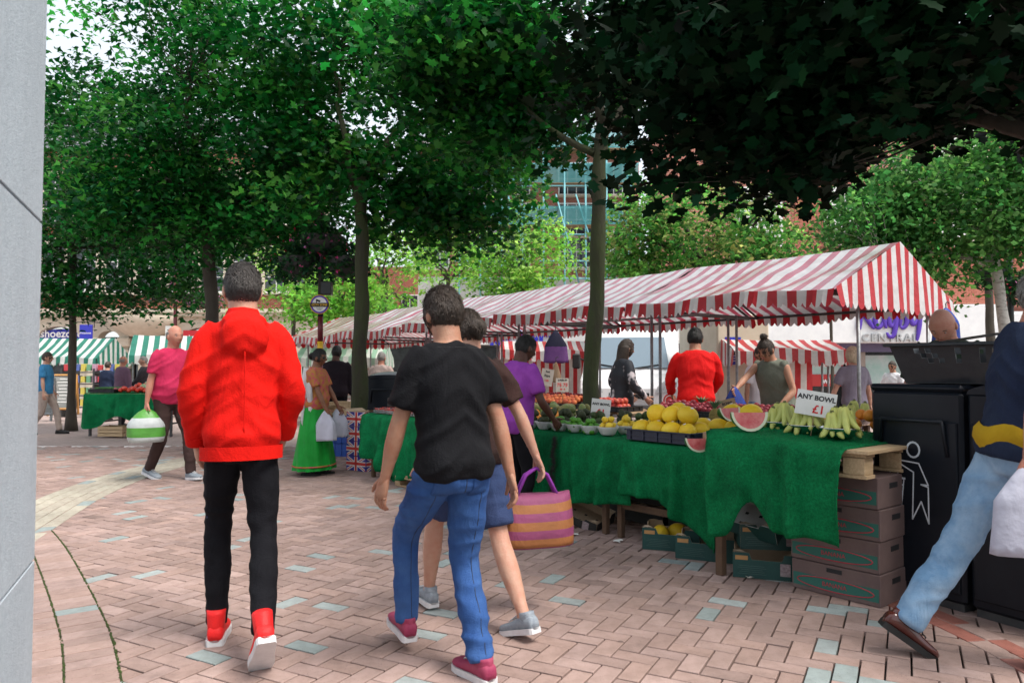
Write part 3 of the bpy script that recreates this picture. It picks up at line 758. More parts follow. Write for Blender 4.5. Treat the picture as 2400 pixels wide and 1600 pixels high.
def leaf_mesh(name, P, S, tm, C, r, tilt=.55, m='leaf', up=None):
    V, F = tm; n = len(P); k = len(V)
    yaw = r.uniform(0, 2 * PI, n); t1 = r.normal(0, tilt, n); t2 = r.normal(-.25, tilt, n)
    cy, sy = np.cos(yaw), np.sin(yaw); ca, sa = np.cos(t1), np.sin(t1); cb, sb = np.cos(t2), np.sin(t2)
    X = np.broadcast_to(V[None], (n, k, 3)) * S[:, None, None]
    x, y, z = X[..., 0], X[..., 1], X[..., 2]
    y, z = y * cb[:, None] - z * sb[:, None], y * sb[:, None] + z * cb[:, None]
    x, z = x * ca[:, None] + z * sa[:, None], -x * sa[:, None] + z * ca[:, None]
    x, y = x * cy[:, None] - y * sy[:, None], x * sy[:, None] + y * cy[:, None]
    co = np.stack([x, y, z], -1) + P[:, None, :]
    idx = (F[None] + (np.arange(n) * k)[:, None, None]).reshape(-1)
    me = bpy.data.meshes.new(name)
    me.vertices.add(n * k); me.vertices.foreach_set('co', co.astype(np.float32).ravel())
    nf = n * len(F)
    me.loops.add(nf * 3); me.loops.foreach_set('vertex_index', idx.astype(np.int32))
    me.polygons.add(nf); me.polygons.foreach_set('loop_start', np.arange(nf, dtype=np.int32) * 3)
    a = me.color_attributes.new('Col', 'FLOAT_COLOR', 'POINT')
    cc = np.ones((n, k, 4), dtype=np.float32); cc[..., :3] = C[:, None, :]
    a.data.foreach_set('color', cc.ravel())
    me.materials.append(M[m]); me.update(calc_edges=True)
    return me
def bez(a, b, bend, n=7, wob=.0, r=None):
    a, b = Vector(a), Vector(b); out = []
    for i in range(n + 1):
        t = i / n; p = a.lerp(b, t) + Vector(bend) * (4 * t * (1 - t))
        if r is not None and 0 < i < n: p += Vector(r.normal(0, wob, 3))
        out.append(p)
    return out
def make_tree(name, label, base, dia, fork_z, blobs, tmpl, size, lpc, pal, seed, bark='bark', leaf='leaf', group=None, limbs=None, trunk_px=None, tilt=.55, spread=.34, flat=.42, twig=True, extra=None, void=-.13, keep=None):
    r = np.random.default_rng(seed)
    bx_, by_ = base; bz_ = gz(by_) - .02
    t = thing(name, label, 'tree', (0, 0, 0), 0, group)
    path = trunk_px or [Vector((bx_, by_, bz_)), Vector((bx_ + .02, by_, fork_z * .35)), Vector((bx_ - .03, by_, fork_z * .7)), Vector((bx_, by_, fork_z))]
    tp = []
    for i in range(len(path) - 1):
        for q in range(6):
            f = q / 6; tp.append(Vector(path[i]).lerp(Vector(path[i + 1]), f))
    tp.append(Vector(path[-1])); n = len(tp)
    rad = []
    for i in range(n):
        f = i / (n - 1); rr = dia / 2 * (1.0 - .25 * f) + dia * .28 * math.exp(-f * n / 1.6)
        rad.append(rr * (1 + .06 * math.sin(7.3 * i + seed)))
    tp = [p + Vector((.25 * dia * mnoise.noise(p * 1.3 + Vector((seed, 0, 0))), 0, 0)) if 0 < i < n - 1 else p for i, p in enumerate(tp)]
    mb = MB(); mb.tube(tp, rad, 14)
    # knots
    for _ in range(5):
        i = int(r.integers(3, n - 2)); a = r.uniform(0, 2 * PI)
        mb.ball(tp[i] + Vector((math.cos(a), math.sin(a), 0)) * rad[i] * .85, (dia * .13, dia * .13, dia * .2), 8, 5)
    mb.build('trunk', M[bark], t)
    top = tp[-1]
    # clump centres
    cl = []
    for c, rd, nc in blobs:
        c = np.array(c); rd = np.array(rd)
        while nc > 0:
            d = r.normal(size=3); d /= np.linalg.norm(d); q = r.uniform(.25, 1) ** .45
            p = c + d * rd * q * (1 + .40 * mnoise.noise(Vector(d * 1.7) + Vector((seed * 2.3, c[0], 0))) + .08 * r.normal())
            if mnoise.noise(Vector(p * .9) + Vector((seed * 3.1, 0, 0))) < void: continue
            cl.append(p); nc -= 1
    if extra is not None: cl += [np.array(p) for p in extra]
    cl = np.array(cl)
    # limbs
    lim = []
    targets = limbs or [Vector(cl[i]) for i in r.choice(len(cl), 6, replace=False)]
    for k, tg in enumerate(targets):
        chain = tg if isinstance(tg, list) else bez(top - Vector((0, 0, (k % 3) * .12 * fork_z * .3)), tg, Vector((0, 0, .25)) + Vector(r.normal(0, .1, 3)), 8, .04, r)
        r0 = dia * (.34 if k < 3 else .24)
        m_ = MB(); nn = len(chain); m_.tube(chain, [r0 * (1 - .78 * i / (nn - 1)) for i in range(nn)], 8)
        lim.append((m_, chain))
    allp = [(i, p) for i, (m_, ch) in enumerate(lim) for p in ch[2:]]
    ap = np.array([tuple(p) for _, p in allp])
    if twig:
        for c in cl[::2]:
            d = ((ap - c) ** 2).sum(1); d[(ap[:, 2] > c[2] + .6)] += 9
            j = int(d.argmin())
            if d[j] > 9: continue
            i, p = allp[j]
            lim[i][0].tube(bez(p, Vector(c), Vector(r.normal(0, .08, 3)), 3), [dia * .045, dia * .03, dia * .02, dia * .012], 4)
    for m_, ch in lim: m_.build('limb', M[bark], t)
    # leaves
    n_l = np.maximum(4, r.normal(lpc, lpc * .3, len(cl)).astype(int))
    ci = np.repeat(np.arange(len(cl)), n_l)
    off = np.clip(r.normal(size=(len(ci), 3)), -1.7, 1.7) * np.array([spread, spread, spread * flat])
    off[:, 2] -= .25 * (off[:, 0] ** 2 + off[:, 1] ** 2) / spread
    P = cl[ci] + off
    if keep is not None: P = P[keep(P)]; ci = ci[:len(P)]
    S = size * r.uniform(.6, 1.25, len(P))
    base_c = np.array(pal)[r.integers(0, len(pal), len(cl))][ci]
    base_c = base_c * np.exp(.28 * r.normal(size=len(cl)))[ci][:, None]
    C = np.clip(base_c * (1 + .22 * r.normal(size=(len(P), 1))) * (1 + .08 * r.normal(size=(len(P), 3))), .004, 1)
    ob('crown', leaf_mesh('crown', P, S, tmpl, C, r, tilt, leaf), t, kind='stuff')
    return t
PAL = tmpl_palmate(); STAR = tmpl_star(); OVAL = tmpl_oval()
DEEP = [(.004, .085, .016), (.006, .105, .016), (.010, .14, .02), (.003, .065, .016), (.02, .19, .024)]
DEEPY = DEEP + [(.03, .20, .025), (.07, .25, .035), (.015, .15, .02)]
DEEPB = DEEP + [(.03, .22, .03), (.06, .26, .035)]
FRESH_LIT = [(.20, .46, .06), (.27, .52, .08), (.15, .39, .06), (.36, .56, .13)]  # light greens brightened to stand in for sun on the leaves
GRP = 'street maples along the market edge'
# near tree standing in the gravel pit; its crown hangs over the right half of the view
make_tree('maple_tree', 'shade-darkened overhanging maple crown rooted in the gravel pit beside the bins', (PITC.x + .1, PITC.y), .24, 2.5,
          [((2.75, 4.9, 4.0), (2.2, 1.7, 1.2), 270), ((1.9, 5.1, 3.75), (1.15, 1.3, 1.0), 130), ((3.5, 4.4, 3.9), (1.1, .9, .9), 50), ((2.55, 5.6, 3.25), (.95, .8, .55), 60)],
          PAL, .125, 46, [(.003, .022, .008), (.004, .027, .009), (.003, .019, .007)], 5, 'barkdark', 'leafshade', group=GRP, spread=.28, void=-.9, keep=lambda P: (P[:, 2] > 1.30 + (.215 + .10 * np.clip((P[:, 0] / P[:, 1] - .40) / .12, 0, 1) + .035 * np.sin(9 * P[:, 0]) * np.sin(7 * P[:, 1])) * P[:, 1]) & (P[:, 1] > 1.5),  # near-black greens put the crown's shade into the leaf colour
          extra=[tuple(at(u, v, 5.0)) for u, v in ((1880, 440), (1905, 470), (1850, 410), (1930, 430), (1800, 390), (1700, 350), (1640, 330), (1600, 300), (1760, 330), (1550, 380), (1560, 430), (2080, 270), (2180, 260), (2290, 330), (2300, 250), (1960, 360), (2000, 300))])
# tree with the sharp trunk in front of the fruit stall
f4 = at(1412, 300, 7.3)
tr4 = [onz(1392, 1175, 0), at(1388, 900, 7.3), at(1400, 700, 7.3), at(1398, 520, 7.3), at(1400, 400, 7.3), f4]
tr4[0] = Vector((tr4[1].x - .01, 7.3, 0))
make_tree('maple_tree', 'slim mossy maple trunk standing behind the melon table, forked high up', (tr4[0].x, 7.3), .17, f4.z,
          [((.65, 8.5, 5.5), (1.9, 1.3, 1.3), 150), ((-.45, 8.2, 4.6), (1.0, .9, .85), 70), ((2.2, 8.2, 4.9), (.8, .8, .75), 26), ((.1, 8.3, 4.1), (.6, .6, .4), 14), ((-.3, 7.2, 4.9), (.9, .6, .5), 30)],
          PAL, .112, 70, DEEPB, 4, 'bark', group=GRP, spread=.30, trunk_px=tr4,
          limbs=[bez(f4, at(1335, -60, 7.2), (.03, 0, .02), 8), bez(f4 - Vector((0, 0, .05)), at(1570, -40, 7.6), (.12, 0, -.12), 8), bez(at(1470, 205, 7.4), at(1720, 110, 7.9), (0, 0, .05), 6), bez(at(1395, 360, 7.3), at(1180, 190, 7.9), (-.02, 0, -.1), 7), bez(at(1345, 60, 7.2), at(1100, -50, 7.6), (0, 0, -.05), 6)])
# the three further along the row
tr3 = [Vector((at(842, 862, 10).x, 10, 0)), at(843, 850, 10), at(852, 700, 10), at(850, 560, 10), at(845, 420, 10)]
make_tree('maple_tree', 'maple with pale lichened trunk rising behind the flag boxes', (tr3[0].x, 10), .215, tr3[-1].z,
          [((-2.0, 10.9, 5.5), (1.9, 1.5, 2.1), 170), ((-3.05, 10.2, 4.1), (.7, .7, .8), 32), ((-.75, 10.5, 4.1), (.85, .8, .9), 50), ((-1.3, 10.7, 3.75), (1.1, .5, .45), 26)],
          PAL, .115, 78, DEEPY, 3, 'bark', group=GRP, spread=.33, trunk_px=tr3)
tr2 = [Vector((at(493, 862, 12).x, 12, 0)), at(494, 800, 12), at(492, 640, 12), at(490, 480, 12)]
make_tree('maple_tree', 'dense dark maple whose trunk shows behind the red jacket', (tr2[0].x, 12), .24, tr2[-1].z,
          [((-4.9, 12.2, 5.9), (2.35, 2.1, 2.6), 250), ((-5.6, 11.8, 4.1), (1.3, 1.2, .9), 70), ((-3.7, 11.8, 4.1), (.9, 1.0, .9), 45)],
          STAR, .135, 92, DEEPB, 2, 'barkdark', group=GRP, spread=.36, trunk_px=tr2)
b1 = onz(172, 1003, 0)
b1 = Vector((at(170, 862, 16).x, 16.0, 0))
tr1 = [Vector((b1.x, 16, gz(16))), at(172, 850, 16), at(169, 700, 16), at(172, 560, 16)]
make_tree('maple_tree', 'thin trunked maple with low airy leaves beside the chalkboards', (b1.x, 16), .17, tr1[-1].z,
          [((-8.7, 16, 5.6), (2.4, 2.2, 2.0), 170), ((-9.3, 15.8, 4.0), (1.3, 1.2, 1.0), 60), ((-7.7, 15.8, 3.6), (1.0, 1.0, .9), 46), ((-8.6, 15.7, 2.9), (1.7, .8, .35), 22)],
          STAR, .16, 56, [(.006, .085, .015), (.009, .11, .018), (.025, .16, .023), (.045, .19, .03)], 1, 'barkdark', group=GRP, spread=.34, trunk_px=tr1)
# trees beyond the stalls
GB = 'trees beyond the stalls'
def bgtree(name, label, u, v, Y, rx, rz, nc, pal, seed, size=.2, lpc=36, dia=.2, tm=STAR, leaf='leafthin', bark='barkdark', extra_blobs=(), spread=.4, hollow=None):
    c = at(u, v, Y)
    bl = [((c.x, Y, c.z), (rx, rx, rz), int(nc * .72))] + [((at(a, b, Y).x, Y, at(a, b, Y).z), (p, p, q), k) for a, b, p, q, k in extra_blobs]
    return make_tree(name, label, (c.x, Y), dia, max(1.8, c.z - rz * .5), bl, tm, size, lpc, pal, seed, bark, leaf, GB, spread=spread, tilt=.6)
bgtree('young_maple_tree', 'light yellow green young maple before the scaffolded building', 1235, 585, 24, 1.55, 1.7, 130, FRESH_LIT, 21, .19, 38, extra_blobs=[(1180, 650, .9, .8, 40)])
bgtree('bushy_maple_tree', 'broad bushy maple with pale seed clusters behind the stall roof', 1640, 535, 19, 2.2, 1.65, 260, [(.07, .25, .045), (.11, .30, .055), (.16, .35, .07), (.06, .21, .045), (.32, .36, .12)], 22, .18, 40, extra_blobs=[(1500, 560, 1.0, 1.3, 70), (1780, 590, .9, .9, 50)])
bgtree('acer_tree', 'small reddish purple acer against the brick wall', 1945, 560, 22, .75, .55, 60, [(.13, .07, .05), (.17, .09, .06), (.09, .10, .04), (.2, .13, .08)], 23, .13, 30, .1)
for k, (u, v, Y, rx, rz, lab) in enumerate([(905, 625, 26, 2.0, 1.7, 'bright green garden tree over the far end of the stall row'), (690, 650, 28, 2.1, 1.5, 'pale green tree behind the camera zone post'), (790, 690, 22, 1.3, .9, 'low leafy tree just over the end stall roof'), (1050, 600, 32, 1.8, 1.9, 'hazy green tree between the brick terrace and scaffold'), (2310, 330, 17, 1.8, 1.6, 'leafy green tree high behind the white barked birch')]):
    bgtree('broadleaf_tree', lab, u, v, Y, rx, rz, 110, FRESH_LIT[:3] if k != 1 else FRESH_LIT[1:] + [(.24, .28, .11)], 30 + k, .2, 36)
# birch
bp = [Vector((at(2358, 862, 11).x, 11, 0)), at(2356, 760, 11), at(2338, 640, 11), at(2330, 590, 11), at(2345, 480, 11), at(2375, 330, 11)]
make_tree('birch_tree', 'white barked birch with small round leaves beside the shopping centre', (bp[0].x, 11), .165, bp[3].z,
          [((6.6, 11.1, 3.7), (1.55, 1.2, 1.05), 240), ((5.55, 11, 3.55), (.9, .9, .8), 90), ((7.9, 11, 4.5), (1.0, 1.2, .8), 60)],
          OVAL, .085, 60, [(.06, .22, .05), (.10, .28, .06), (.045, .17, .04), (.15, .33, .09)], 9, 'birchbark', 'leafthin', None, trunk_px=bp[:5], spread=.26, tilt=.9, flat=.8,
          limbs=[bez(at(2330, 590, 11), at(2170, 440, 10.9), (0, 0, .12), 8), bez(at(2345, 480, 11), at(2378, 200, 11), (0, 0, 0), 6), bez(at(2322, 620, 11), at(2060, 590, 10.9), (0, 0, .1), 7), bez(at(2345, 500, 11), at(2480, 380, 11.1), (0, 0, .05), 6), bez(at(2250, 520, 11), at(2040, 350, 11), (0, 0, .12), 6)])
# ================================================================== STALL ROW
RW = striped('red_white_stall_sheet', (.46, .05, .10), (.70, .69, .70), .235, .30, rough=.30, duty=.45, coat=1.0, dirt=.16)
GW = striped('green_white_stall_sheet', (.02, .22, .15), (.76, .78, .76), .30, .30)
RWG = striped('red_white_gable_sheet', (.50, .008, .018), (.70, .68, .68), .235, .16, rough=.5, duty=.5, dirt=.10)
RWs = striped('red_white_side_sheet', (.55, .03, .035), (.76, .73, .71), .22, .30)
def scallop(p, per): return abs(math.sin(PI * p / per)) ** .7
def make_stall(name, label, root_loc, rot, W, Ln, ze, zr, sheet, group=None, gable0=False, gable1=False, per=.1175, drop=(.0, .0), seed=0, back_sheet=None, posts=True, hem=.19, edge=None):
    t = thing(name, label, 'market stall', root_loc, rot, group)
    sd = Vector((seed * 7.7, seed * 3.3, 0))
    def roof(front):
        def fn(a, b):
            y = Ln * a; f = b                     # b: 0 ridge -> 1 eave
            x = W / 2 * (1 - f) if front else W / 2 * (1 + f)
            z = zr + (ze - zr) * f
            bay = math.sin(PI * (a * 2 % 1)) * .045 * math.sin(PI * f) + .018 * math.sin(PI * a) * (1 - f)
            z -= bay + .028 * math.exp(-((1 - f) * 6) ** 2) * math.sin(9 * a + seed)
            n = mnoise.noise(Vector((x * 2.2, y * 1.6, 0)) + sd) * .026 + mnoise.noise(Vector((x * 5, y * 3.1, 4)) + sd) * .012 - .03 * max(0, 1 - 5 * abs(mnoise.noise(Vector((x * .9 + y * .5, y * .8, 8)) + sd)))
            z += n * (.35 + .65 * math.sin(PI * min(1, f * 1.05)))
            return Vector((x, y, z + drop[0] * a))
        return fn
    for fr in (True, False):
        q = MB(); q.grid(roof(fr), 60, 22, 0, True, lambda a, b: (Ln * a + .04 * b, W / 2 * b)); q.build('roof_sheet', sheet, t)
        def val(a, b, fr=fr):
            e = roof(fr)(a, 1.0); y = Ln * a
            h = hem * .68 + hem * .32 * scallop(y, per)
            return Vector((e.x + (-1 if fr else 1) * (.012 + .03 * b * math.sin(7 * y + seed) + .02 * b), e.y, e.z - h * b + .012))
        q = MB(); q.grid(val, int(Ln / per * 10), 3, 0, True, lambda a, b: (Ln * a + .04, W / 2 + hem * b)); q.build('valance', edge or sheet, t)
    for on, y, dr in ((gable0, -.015, -1), (gable1, Ln + .015, 1)):
        if not on: continue
        def gab(a, b):
            x = W * a; top = zr + (ze - zr) * abs(2 * a - 1)
            bot = ze - .02 - hem * .7 - hem * .32 * scallop(x, per)
            return Vector((x, y + dr * (.02 * math.sin(9 * x + seed) * b + .02 * b), top + (bot - top) * b))
        q = MB(); q.grid(gab, int(W / per * 10), 8, 0, True, lambda a, b: (W * a, b)); q.build('gable_sheet', edge or sheet, t)
    if posts:
        for y in (.06, Ln - .06):
            for x in (.62, W - .62):
                q = MB(); q.tube([(x, y, 0), (x, y, ze - .03)], .021, 8); q.build('post', M['steel'], t)
            q = MB(); q.tube([(.05, y, ze - .06), (W - .05, y, ze - .06)], .02, 8); q.build('tie_rail', M['darksteel'], t)
            q = MB(); q.tube([(.03, y, ze - .05), (W / 2, y, zr - .05), (W - .03, y, ze - .05)], .018, 8); q.build('rafter', M['darksteel'], t)
        for x, z in ((.04, ze - .05), (W - .04, ze - .05), (W / 2, zr - .06)):
            q = MB(); q.tube([(x, 0, z), (x, Ln, z)], .02, 8); q.build('rail', M['darksteel'], t)
    if back_sheet:
        def bs(a, b): return Vector((W - .03 + .05 * math.sin(8 * a) * b, Ln * a, ze + (-ze + .5) * b))
        q = MB(); q.grid(bs, 40, 6, 0, True, lambda a, b: (Ln * a, b)); q.build('back_sheet', back_sheet, t)
    return t
SLn, S0, N0, SW = 2.93, 3.85, 7.5, 3.07
labs = ['end bay of the red and white striped stall roof with scalloped gable',
        'red and white stall bay over the floral top woman', 'red and white stall bay behind the forked tree trunk',
        'red and white stall bay behind the black T-shirt', 'far end bay of red and white stall row beside the camera zone post']
for k in range(5):
    p = SN(S0 + k * SLn, N0, gz(SN(S0 + k * SLn + SLn / 2, N0 + 1.5).y))
    make_stall('market_stall', labs[k], p, SROT, SW, SLn - .03, 2.15, 2.79, RW, 'red and white stalls in the long row', gable0=(k == 0), gable1=(k == 4), seed=k + 1, edge=RWG)
# far stalls
def far_stall(u0, u1, vr, ve, Y, W, sheet, label, side=None, rot=0.0, per=.3, name='market_stall', group='stalls across the square', back=None):
    a = at(u0, ve, Y); b = at(u1, ve, Y); g = gz(Y)
    Ln = (b - a).length
    return make_stall(name, label, (b.x, Y, g), rot, W, Ln, a.z - g, at(u0, vr, Y + W / 2).z - g, sheet, group, True, True, per, seed=u0 % 13, back_sheet=back, hem=.26)
# local +x is depth, +y runs along the row: for stalls facing us rotate so depth = +Y
far_stall(40, 226, 792, 838, 24, 2.2, GW, 'green and white striped stall under the arched blue shop sign', rot=PI / 2)
far_stall(318, 470, 787, 832, 22, 2.2, GW, 'green and white pitched stall behind the two men talking', rot=PI / 2 + .35)
far_stall(690, 900, 812, 838, 21, 1.6, striped('pale_green_stripe', (.35, .55, .42), (.76, .78, .74), .30, .3), 'pale green striped stall with shuttered side behind the dark suited man', rot=PI / 2, back=striped('pale_red_shutter', (.60, .40, .37), (.70, .66, .63), .12, .1, axis=1))
far_stall(1172, 1385, 798, 822, 18.6, 1.5, RWs, 'red and white stall with striped back sheet behind the hanging skirt', rot=PI / 2, back=RWs, per=.22)
far_stall(1722, 1985, 795, 820, 12.6, 1.5, RWs, 'red and white stall with striped back sheet below the white fascia', rot=PI / 2, back=RWs, per=.22)

# ================================================================== TABLES AND GREEN CLOTHS
def turf_mat():
    # worn, trodden-over display turf
    m = mat('green_turf_cloth', (.004, .145, .048), .9, (.007, .225, .075), 70, 6, bump=1.0, bscale=190, spec=.15, contrast=(.38, .62))
    nt = m.node_tree; N, L = nt.nodes, nt.links; p = N['Principled BSDF']; src = p.inputs['Base Color'].links[0].from_socket
    g = N.new('ShaderNodeNewGeometry'); n = N.new('ShaderNodeTexNoise'); n.inputs['Scale'].default_value = 4.5; n.inputs['Detail'].default_value = 7; n.inputs['Roughness'].default_value = .65; L.new(g.outputs['Position'], n.inputs['Vector'])
    r = N.new('ShaderNodeMapRange'); r.inputs['From Min'].default_value = .34; r.inputs['From Max'].default_value = .62; r.inputs['To Min'].default_value = .55; r.inputs['To Max'].default_value = 1.1; L.new(n.outputs['Fac'], r.inputs['Value'])
    mx = N.new('ShaderNodeMixRGB'); mx.blend_type = 'MULTIPLY'; mx.inputs['Fac'].default_value = 1; L.new(src, mx.inputs['Color1']); L.new(r.outputs['Result'], mx.inputs['Color2']); L.new(mx.outputs['Color'], p.inputs['Base Color'])
    return m
M['turf'] = turf_mat()
M['blade'] = mat('turf_pile', (.006, .23, .075), .7, trans=.2, spec=.2)
def table(label, s0, s1, n0, n1, z, group='trestle tables of the fruit stall'):
    c = SN((s0 + s1) / 2, (n0 + n1) / 2)
    t = thing('trestle_table', label, 'table', c, SROT, group)
    dxn, dys = n1 - n0, s1 - s0
    MB().box((0, 0, z - .014), (dxn, dys, .026), None, 0, .003).build('table_top', M['wood'], t)
    for a in (-1, 1):
        for b in (-1, 1):
            MB().box((a * (dxn / 2 - .06), b * (dys / 2 - .06), (z - .03) / 2), (.045, .045, z - .03), None, 0, .004).build('leg', M['oldwood'], t)
        MB().box((a * (dxn / 2 - .06), 0, .25), (.03, dys - .17, .05), None, 0).build('rail', M['oldwood'], t)
    return t
def pile_on(parent, me, n, ln, wd, seed, mat_='blade'):
    r = np.random.default_rng(seed)
    nv = len(me.vertices); co = np.empty(nv * 3); me.vertices.foreach_get('co', co); co = co.reshape(-1, 3)
    no = np.empty(nv * 3); me.vertices.foreach_get('normal', no); no = no.reshape(-1, 3)
    fs = np.array([p.vertices[:] for p in me.polygons if len(p.vertices) == 4])
    ar = np.linalg.norm(np.cross(co[fs[:, 1]] - co[fs[:, 0]], co[fs[:, 3]] - co[fs[:, 0]]), axis=1)
    k = r.choice(len(fs), n, p=ar / ar.sum()); a, b = r.random((n, 1)), r.random((n, 1)); f = fs[k]
    P = (co[f[:, 0]] * (1 - a) + co[f[:, 1]] * a) * (1 - b) + (co[f[:, 3]] * (1 - a) + co[f[:, 2]] * a) * b
    Nn = no[f[:, 0]]
    tip = P + Nn * ln * r.uniform(.5, 1.2, (n, 1)) + r.normal(0, ln * .45, (n, 3))
    s = r.normal(size=(n, 3)); s /= np.linalg.norm(s, axis=1)[:, None]; s *= wd / 2
    V = np.stack([P - s, P + s, tip], 1).reshape(-1, 3)
    m2 = bpy.data.meshes.new('pile'); m2.vertices.add(n * 3); m2.vertices.foreach_set('co', V.astype(np.float32).ravel())
    m2.loops.add(n * 3); m2.loops.foreach_set('vertex_index', np.arange(n * 3, dtype=np.int32)); m2.polygons.add(n); m2.polygons.foreach_set('loop_start', np.arange(n, dtype=np.int32) * 3)
    m2.materials.append(M[mat_]); m2.update(calc_edges=True)
    return ob('pile', m2, parent, kind='stuff')
def cloth(label, s0, s1, n0, n1, z, hem, seed, amp=.055, zf=None, end0=None, end1=None, npile=14000, freq=1.0):
    sd = Vector((seed * 5.1, 0, 0))
    topf = .42
    def fn(a, b):
        s = s0 + (s1 - s0) * a
        zz = z if zf is None else zf(a)
        if b <= topf:
            f = b / topf; n = n1 + (n0 - n1) * f
            h = mnoise.noise(Vector((s * 5, n * 5, seed))) * .006
            e = max(0, (f - .93) / .07)
            return SN(s, n, zz + .006 + h - .012 * e * e)
        f = (b - topf) / (1 - topf)
        hz = hem(a); q = f ** .9
        ph = 15 * freq * s + seed + 1.6 * mnoise.noise(Vector((s * 2.2, .5 * f, seed)))
        w = 2.5 * amp * q ** .7 * (.9 * math.sin(ph) * (.55 + .45 * mnoise.noise(Vector((s * 3, 0, seed + 9)))) + .35 * math.sin(2.3 * ph + seed) + .35 * mnoise.noise(Vector((s * 6, f * 3, seed))))
        ds = .03 * q * math.sin(9 * s + seed * 2)
        return SN(s + ds, n0 - .012 - .02 * min(1, f * 6) - abs(w) * .5 - w * .5 + .10 * q * q * .3, zz - .006 + (hz - zz + .006) * f)
    m_ = MB(); m_.grid(fn, int((s1 - s0) * 46) + 8, 34, 0, True)
    for en, a in ((end0, 0.0), (end1, 1.0)):
        if en is None: continue
        def ef(p, q, a=a, en=en):
            top = fn(a, topf * p)
            o = SX * (-1 if a == 0 else 1) * (.015 + .03 * q * math.sin(6 * p + seed))
            return Vector((top.x, top.y, 0)) + o + Vector((0, 0, top.z + (en - top.z) * q))
        m_.grid(ef, 12, 12, 0, True, flip=(a == 0))
    o = m_.build('table_cloth', M['turf'], label=label, cat='table cloth', group='green turf cloths on the tables')
    so = o.modifiers.new('thick', 'SOLIDIFY'); so.thickness = .006
    pile_on(o, o.data, npile, .007, .0035, seed)
    return o
TZ = .755
M['oldwood'] = mat('old_dark_timber', (.12, .07, .04), .85, (.08, .045, .028), 7, bump=.3, bscale=30)
table('trestle table under the trays of strawberries', 6.12, 8.0, 4.28, 5.2, TZ)
table('trestle table under the bowls of limes and avocados', 4.02, 6.08, 4.22, 5.15, TZ)
table('trestle table under the trays of yellow melons', 2.98, 3.98, 4.22, 5.15, TZ)
BZ = .82
table('back table carrying peaches and cherries by the tree', 5.6, 8.3, 5.95, 6.75, BZ)
table('back table carrying plums before the red shirted trader', 3.1, 5.5, 5.95, 6.75, BZ)
cloth('bright green turf cloth hanging full under strawberry punnets', 6.1, 8.02, 4.24, 5.2, TZ, lambda a: .20 + .10 * math.sin(7 * a + 1) - .05 * a, 2, .06, end1=.25)
cloth('green turf cloth with frayed black edge under limes and avocados', 3.74, 6.06, 4.18, 5.15, TZ, lambda a: .20 + .03 * math.sin(7 * a) + .08 * max(0, 1 - a / .2), 5, .05, npile=20000)
cloth('dark green turf cloth with a long pointed corner under melons', 2.96, 3.78, 4.16, 5.15, TZ - .002, lambda a: .10 + .26 * min(1, max(0, (a - .10) / .5)) ** .7, 8, .05, end0=.30)
M['fray'] = mat('frayed_black_edge', (.02, .022, .02), .95, (.05, .05, .045), 60, bump=1, bscale=90)
o_ = MB(); o_.tube([SN(4.52 + .015 * math.sin(5 * i), 4.13 - .002 * i, TZ - .02 - .5 * i / 14) for i in range(15)], [.012 + .004 * math.sin(3 * i) for i in range(15)], 7, flat=.5)
fr = o_.build('frayed_edge', M['fray'], [o for o in bpy.data.objects if o.get('label', '').startswith('green turf cloth with frayed')][0]); pile_on(fr, fr.data, 1500, .025, .004, 3, 'fray')
# banana table: a timber pallet top on posts
pal_t = thing('pallet_table', 'raw timber pallet used as table top under the bananas', 'table', SN(2.37, 4.45), SROT)
PZ = .86
for i in range(5): MB().box((0, -.44 + i * .22, PZ - .011), (1.02, .12 if i % 2 else .15, .02), None, 0, .002).build('deck_board', M['lightwood'], pal_t)
for x in (-.43, 0, .43):
    MB().box((x, 0, PZ - .032), (.10, .98, .018), None, 0, .002).build('stringer_board', M['lightwood'], pal_t)
    for y in (-.42, 0, .42): MB().box((x, y, PZ - .09), (.10, .12, .09), None, 0, .003).build('block', M['lightwood'], pal_t)
    MB().box((x, 0, PZ - .146), (.10, .98, .02), None, 0, .002).build('bottom_board', M['lightwood'], pal_t)
for x, ys_ in ((-.45, (.45,)), (.45, (-.35, .45))):
    for y in ys_: MB().box((x, y, (PZ - .16) / 2), (.05, .05, PZ - .16), None, 0, .003).build('leg', M['oldwood'], pal_t)
cloth('green turf cloth draped over the pallet under banana bowls', 1.97, 2.83, 3.9, 4.85, PZ, lambda a: .34 + .03 * math.sin(5 * a) + .20 * math.exp(-((a - .64) / .10) ** 2) - .05 * a, 11, .04, zf=lambda a: PZ + .05 * a, end1=.42, npile=16000)

# ================================================================== FRUIT
def fruit_mat(name, c, c2, rough=.4, scale=14, bump=.15, bs=60, rnd=.12, spec=.4): return mat(name, c, rough, c2, scale, bump=bump, bscale=bs, rnd=rnd, spec=spec)
M['lime'] = fruit_mat('lime_peel', (.05, .20, .02), (.10, .30, .03), bump=.3, bs=140)
M['avo'] = fruit_mat('avocado_skin', (.028, .038, .016), (.05, .06, .022), .6, bump=.6, bs=120)
M['avog'] = fruit_mat('green_avocado_skin', (.04, .085, .02), (.06, .07, .025), .55, bump=.6, bs=120)
M['mango'] = fruit_mat('mango_skin', (.10, .16, .04), (.20, .17, .06), scale=6)
M['orange'] = fruit_mat('orange_peel', (.72, .22, .02), (.78, .30, .04), .45, bump=.4, bs=160)
M['lemon'] = fruit_mat('lemon_peel', (.78, .52, .03), (.82, .60, .06), .45, bump=.3, bs=130)
M['melon'] = fruit_mat('yellow_melon_rind', (.75, .47, .015), (.80, .58, .04), .5, 5, bump=.5, bs=26)
M['peach'] = fruit_mat('peach_skin', (.62, .20, .06), (.45, .06, .03), .6, 7)
M['plum'] = fruit_mat('plum_skin', (.20, .015, .03), (.32, .03, .04), .35, 8)
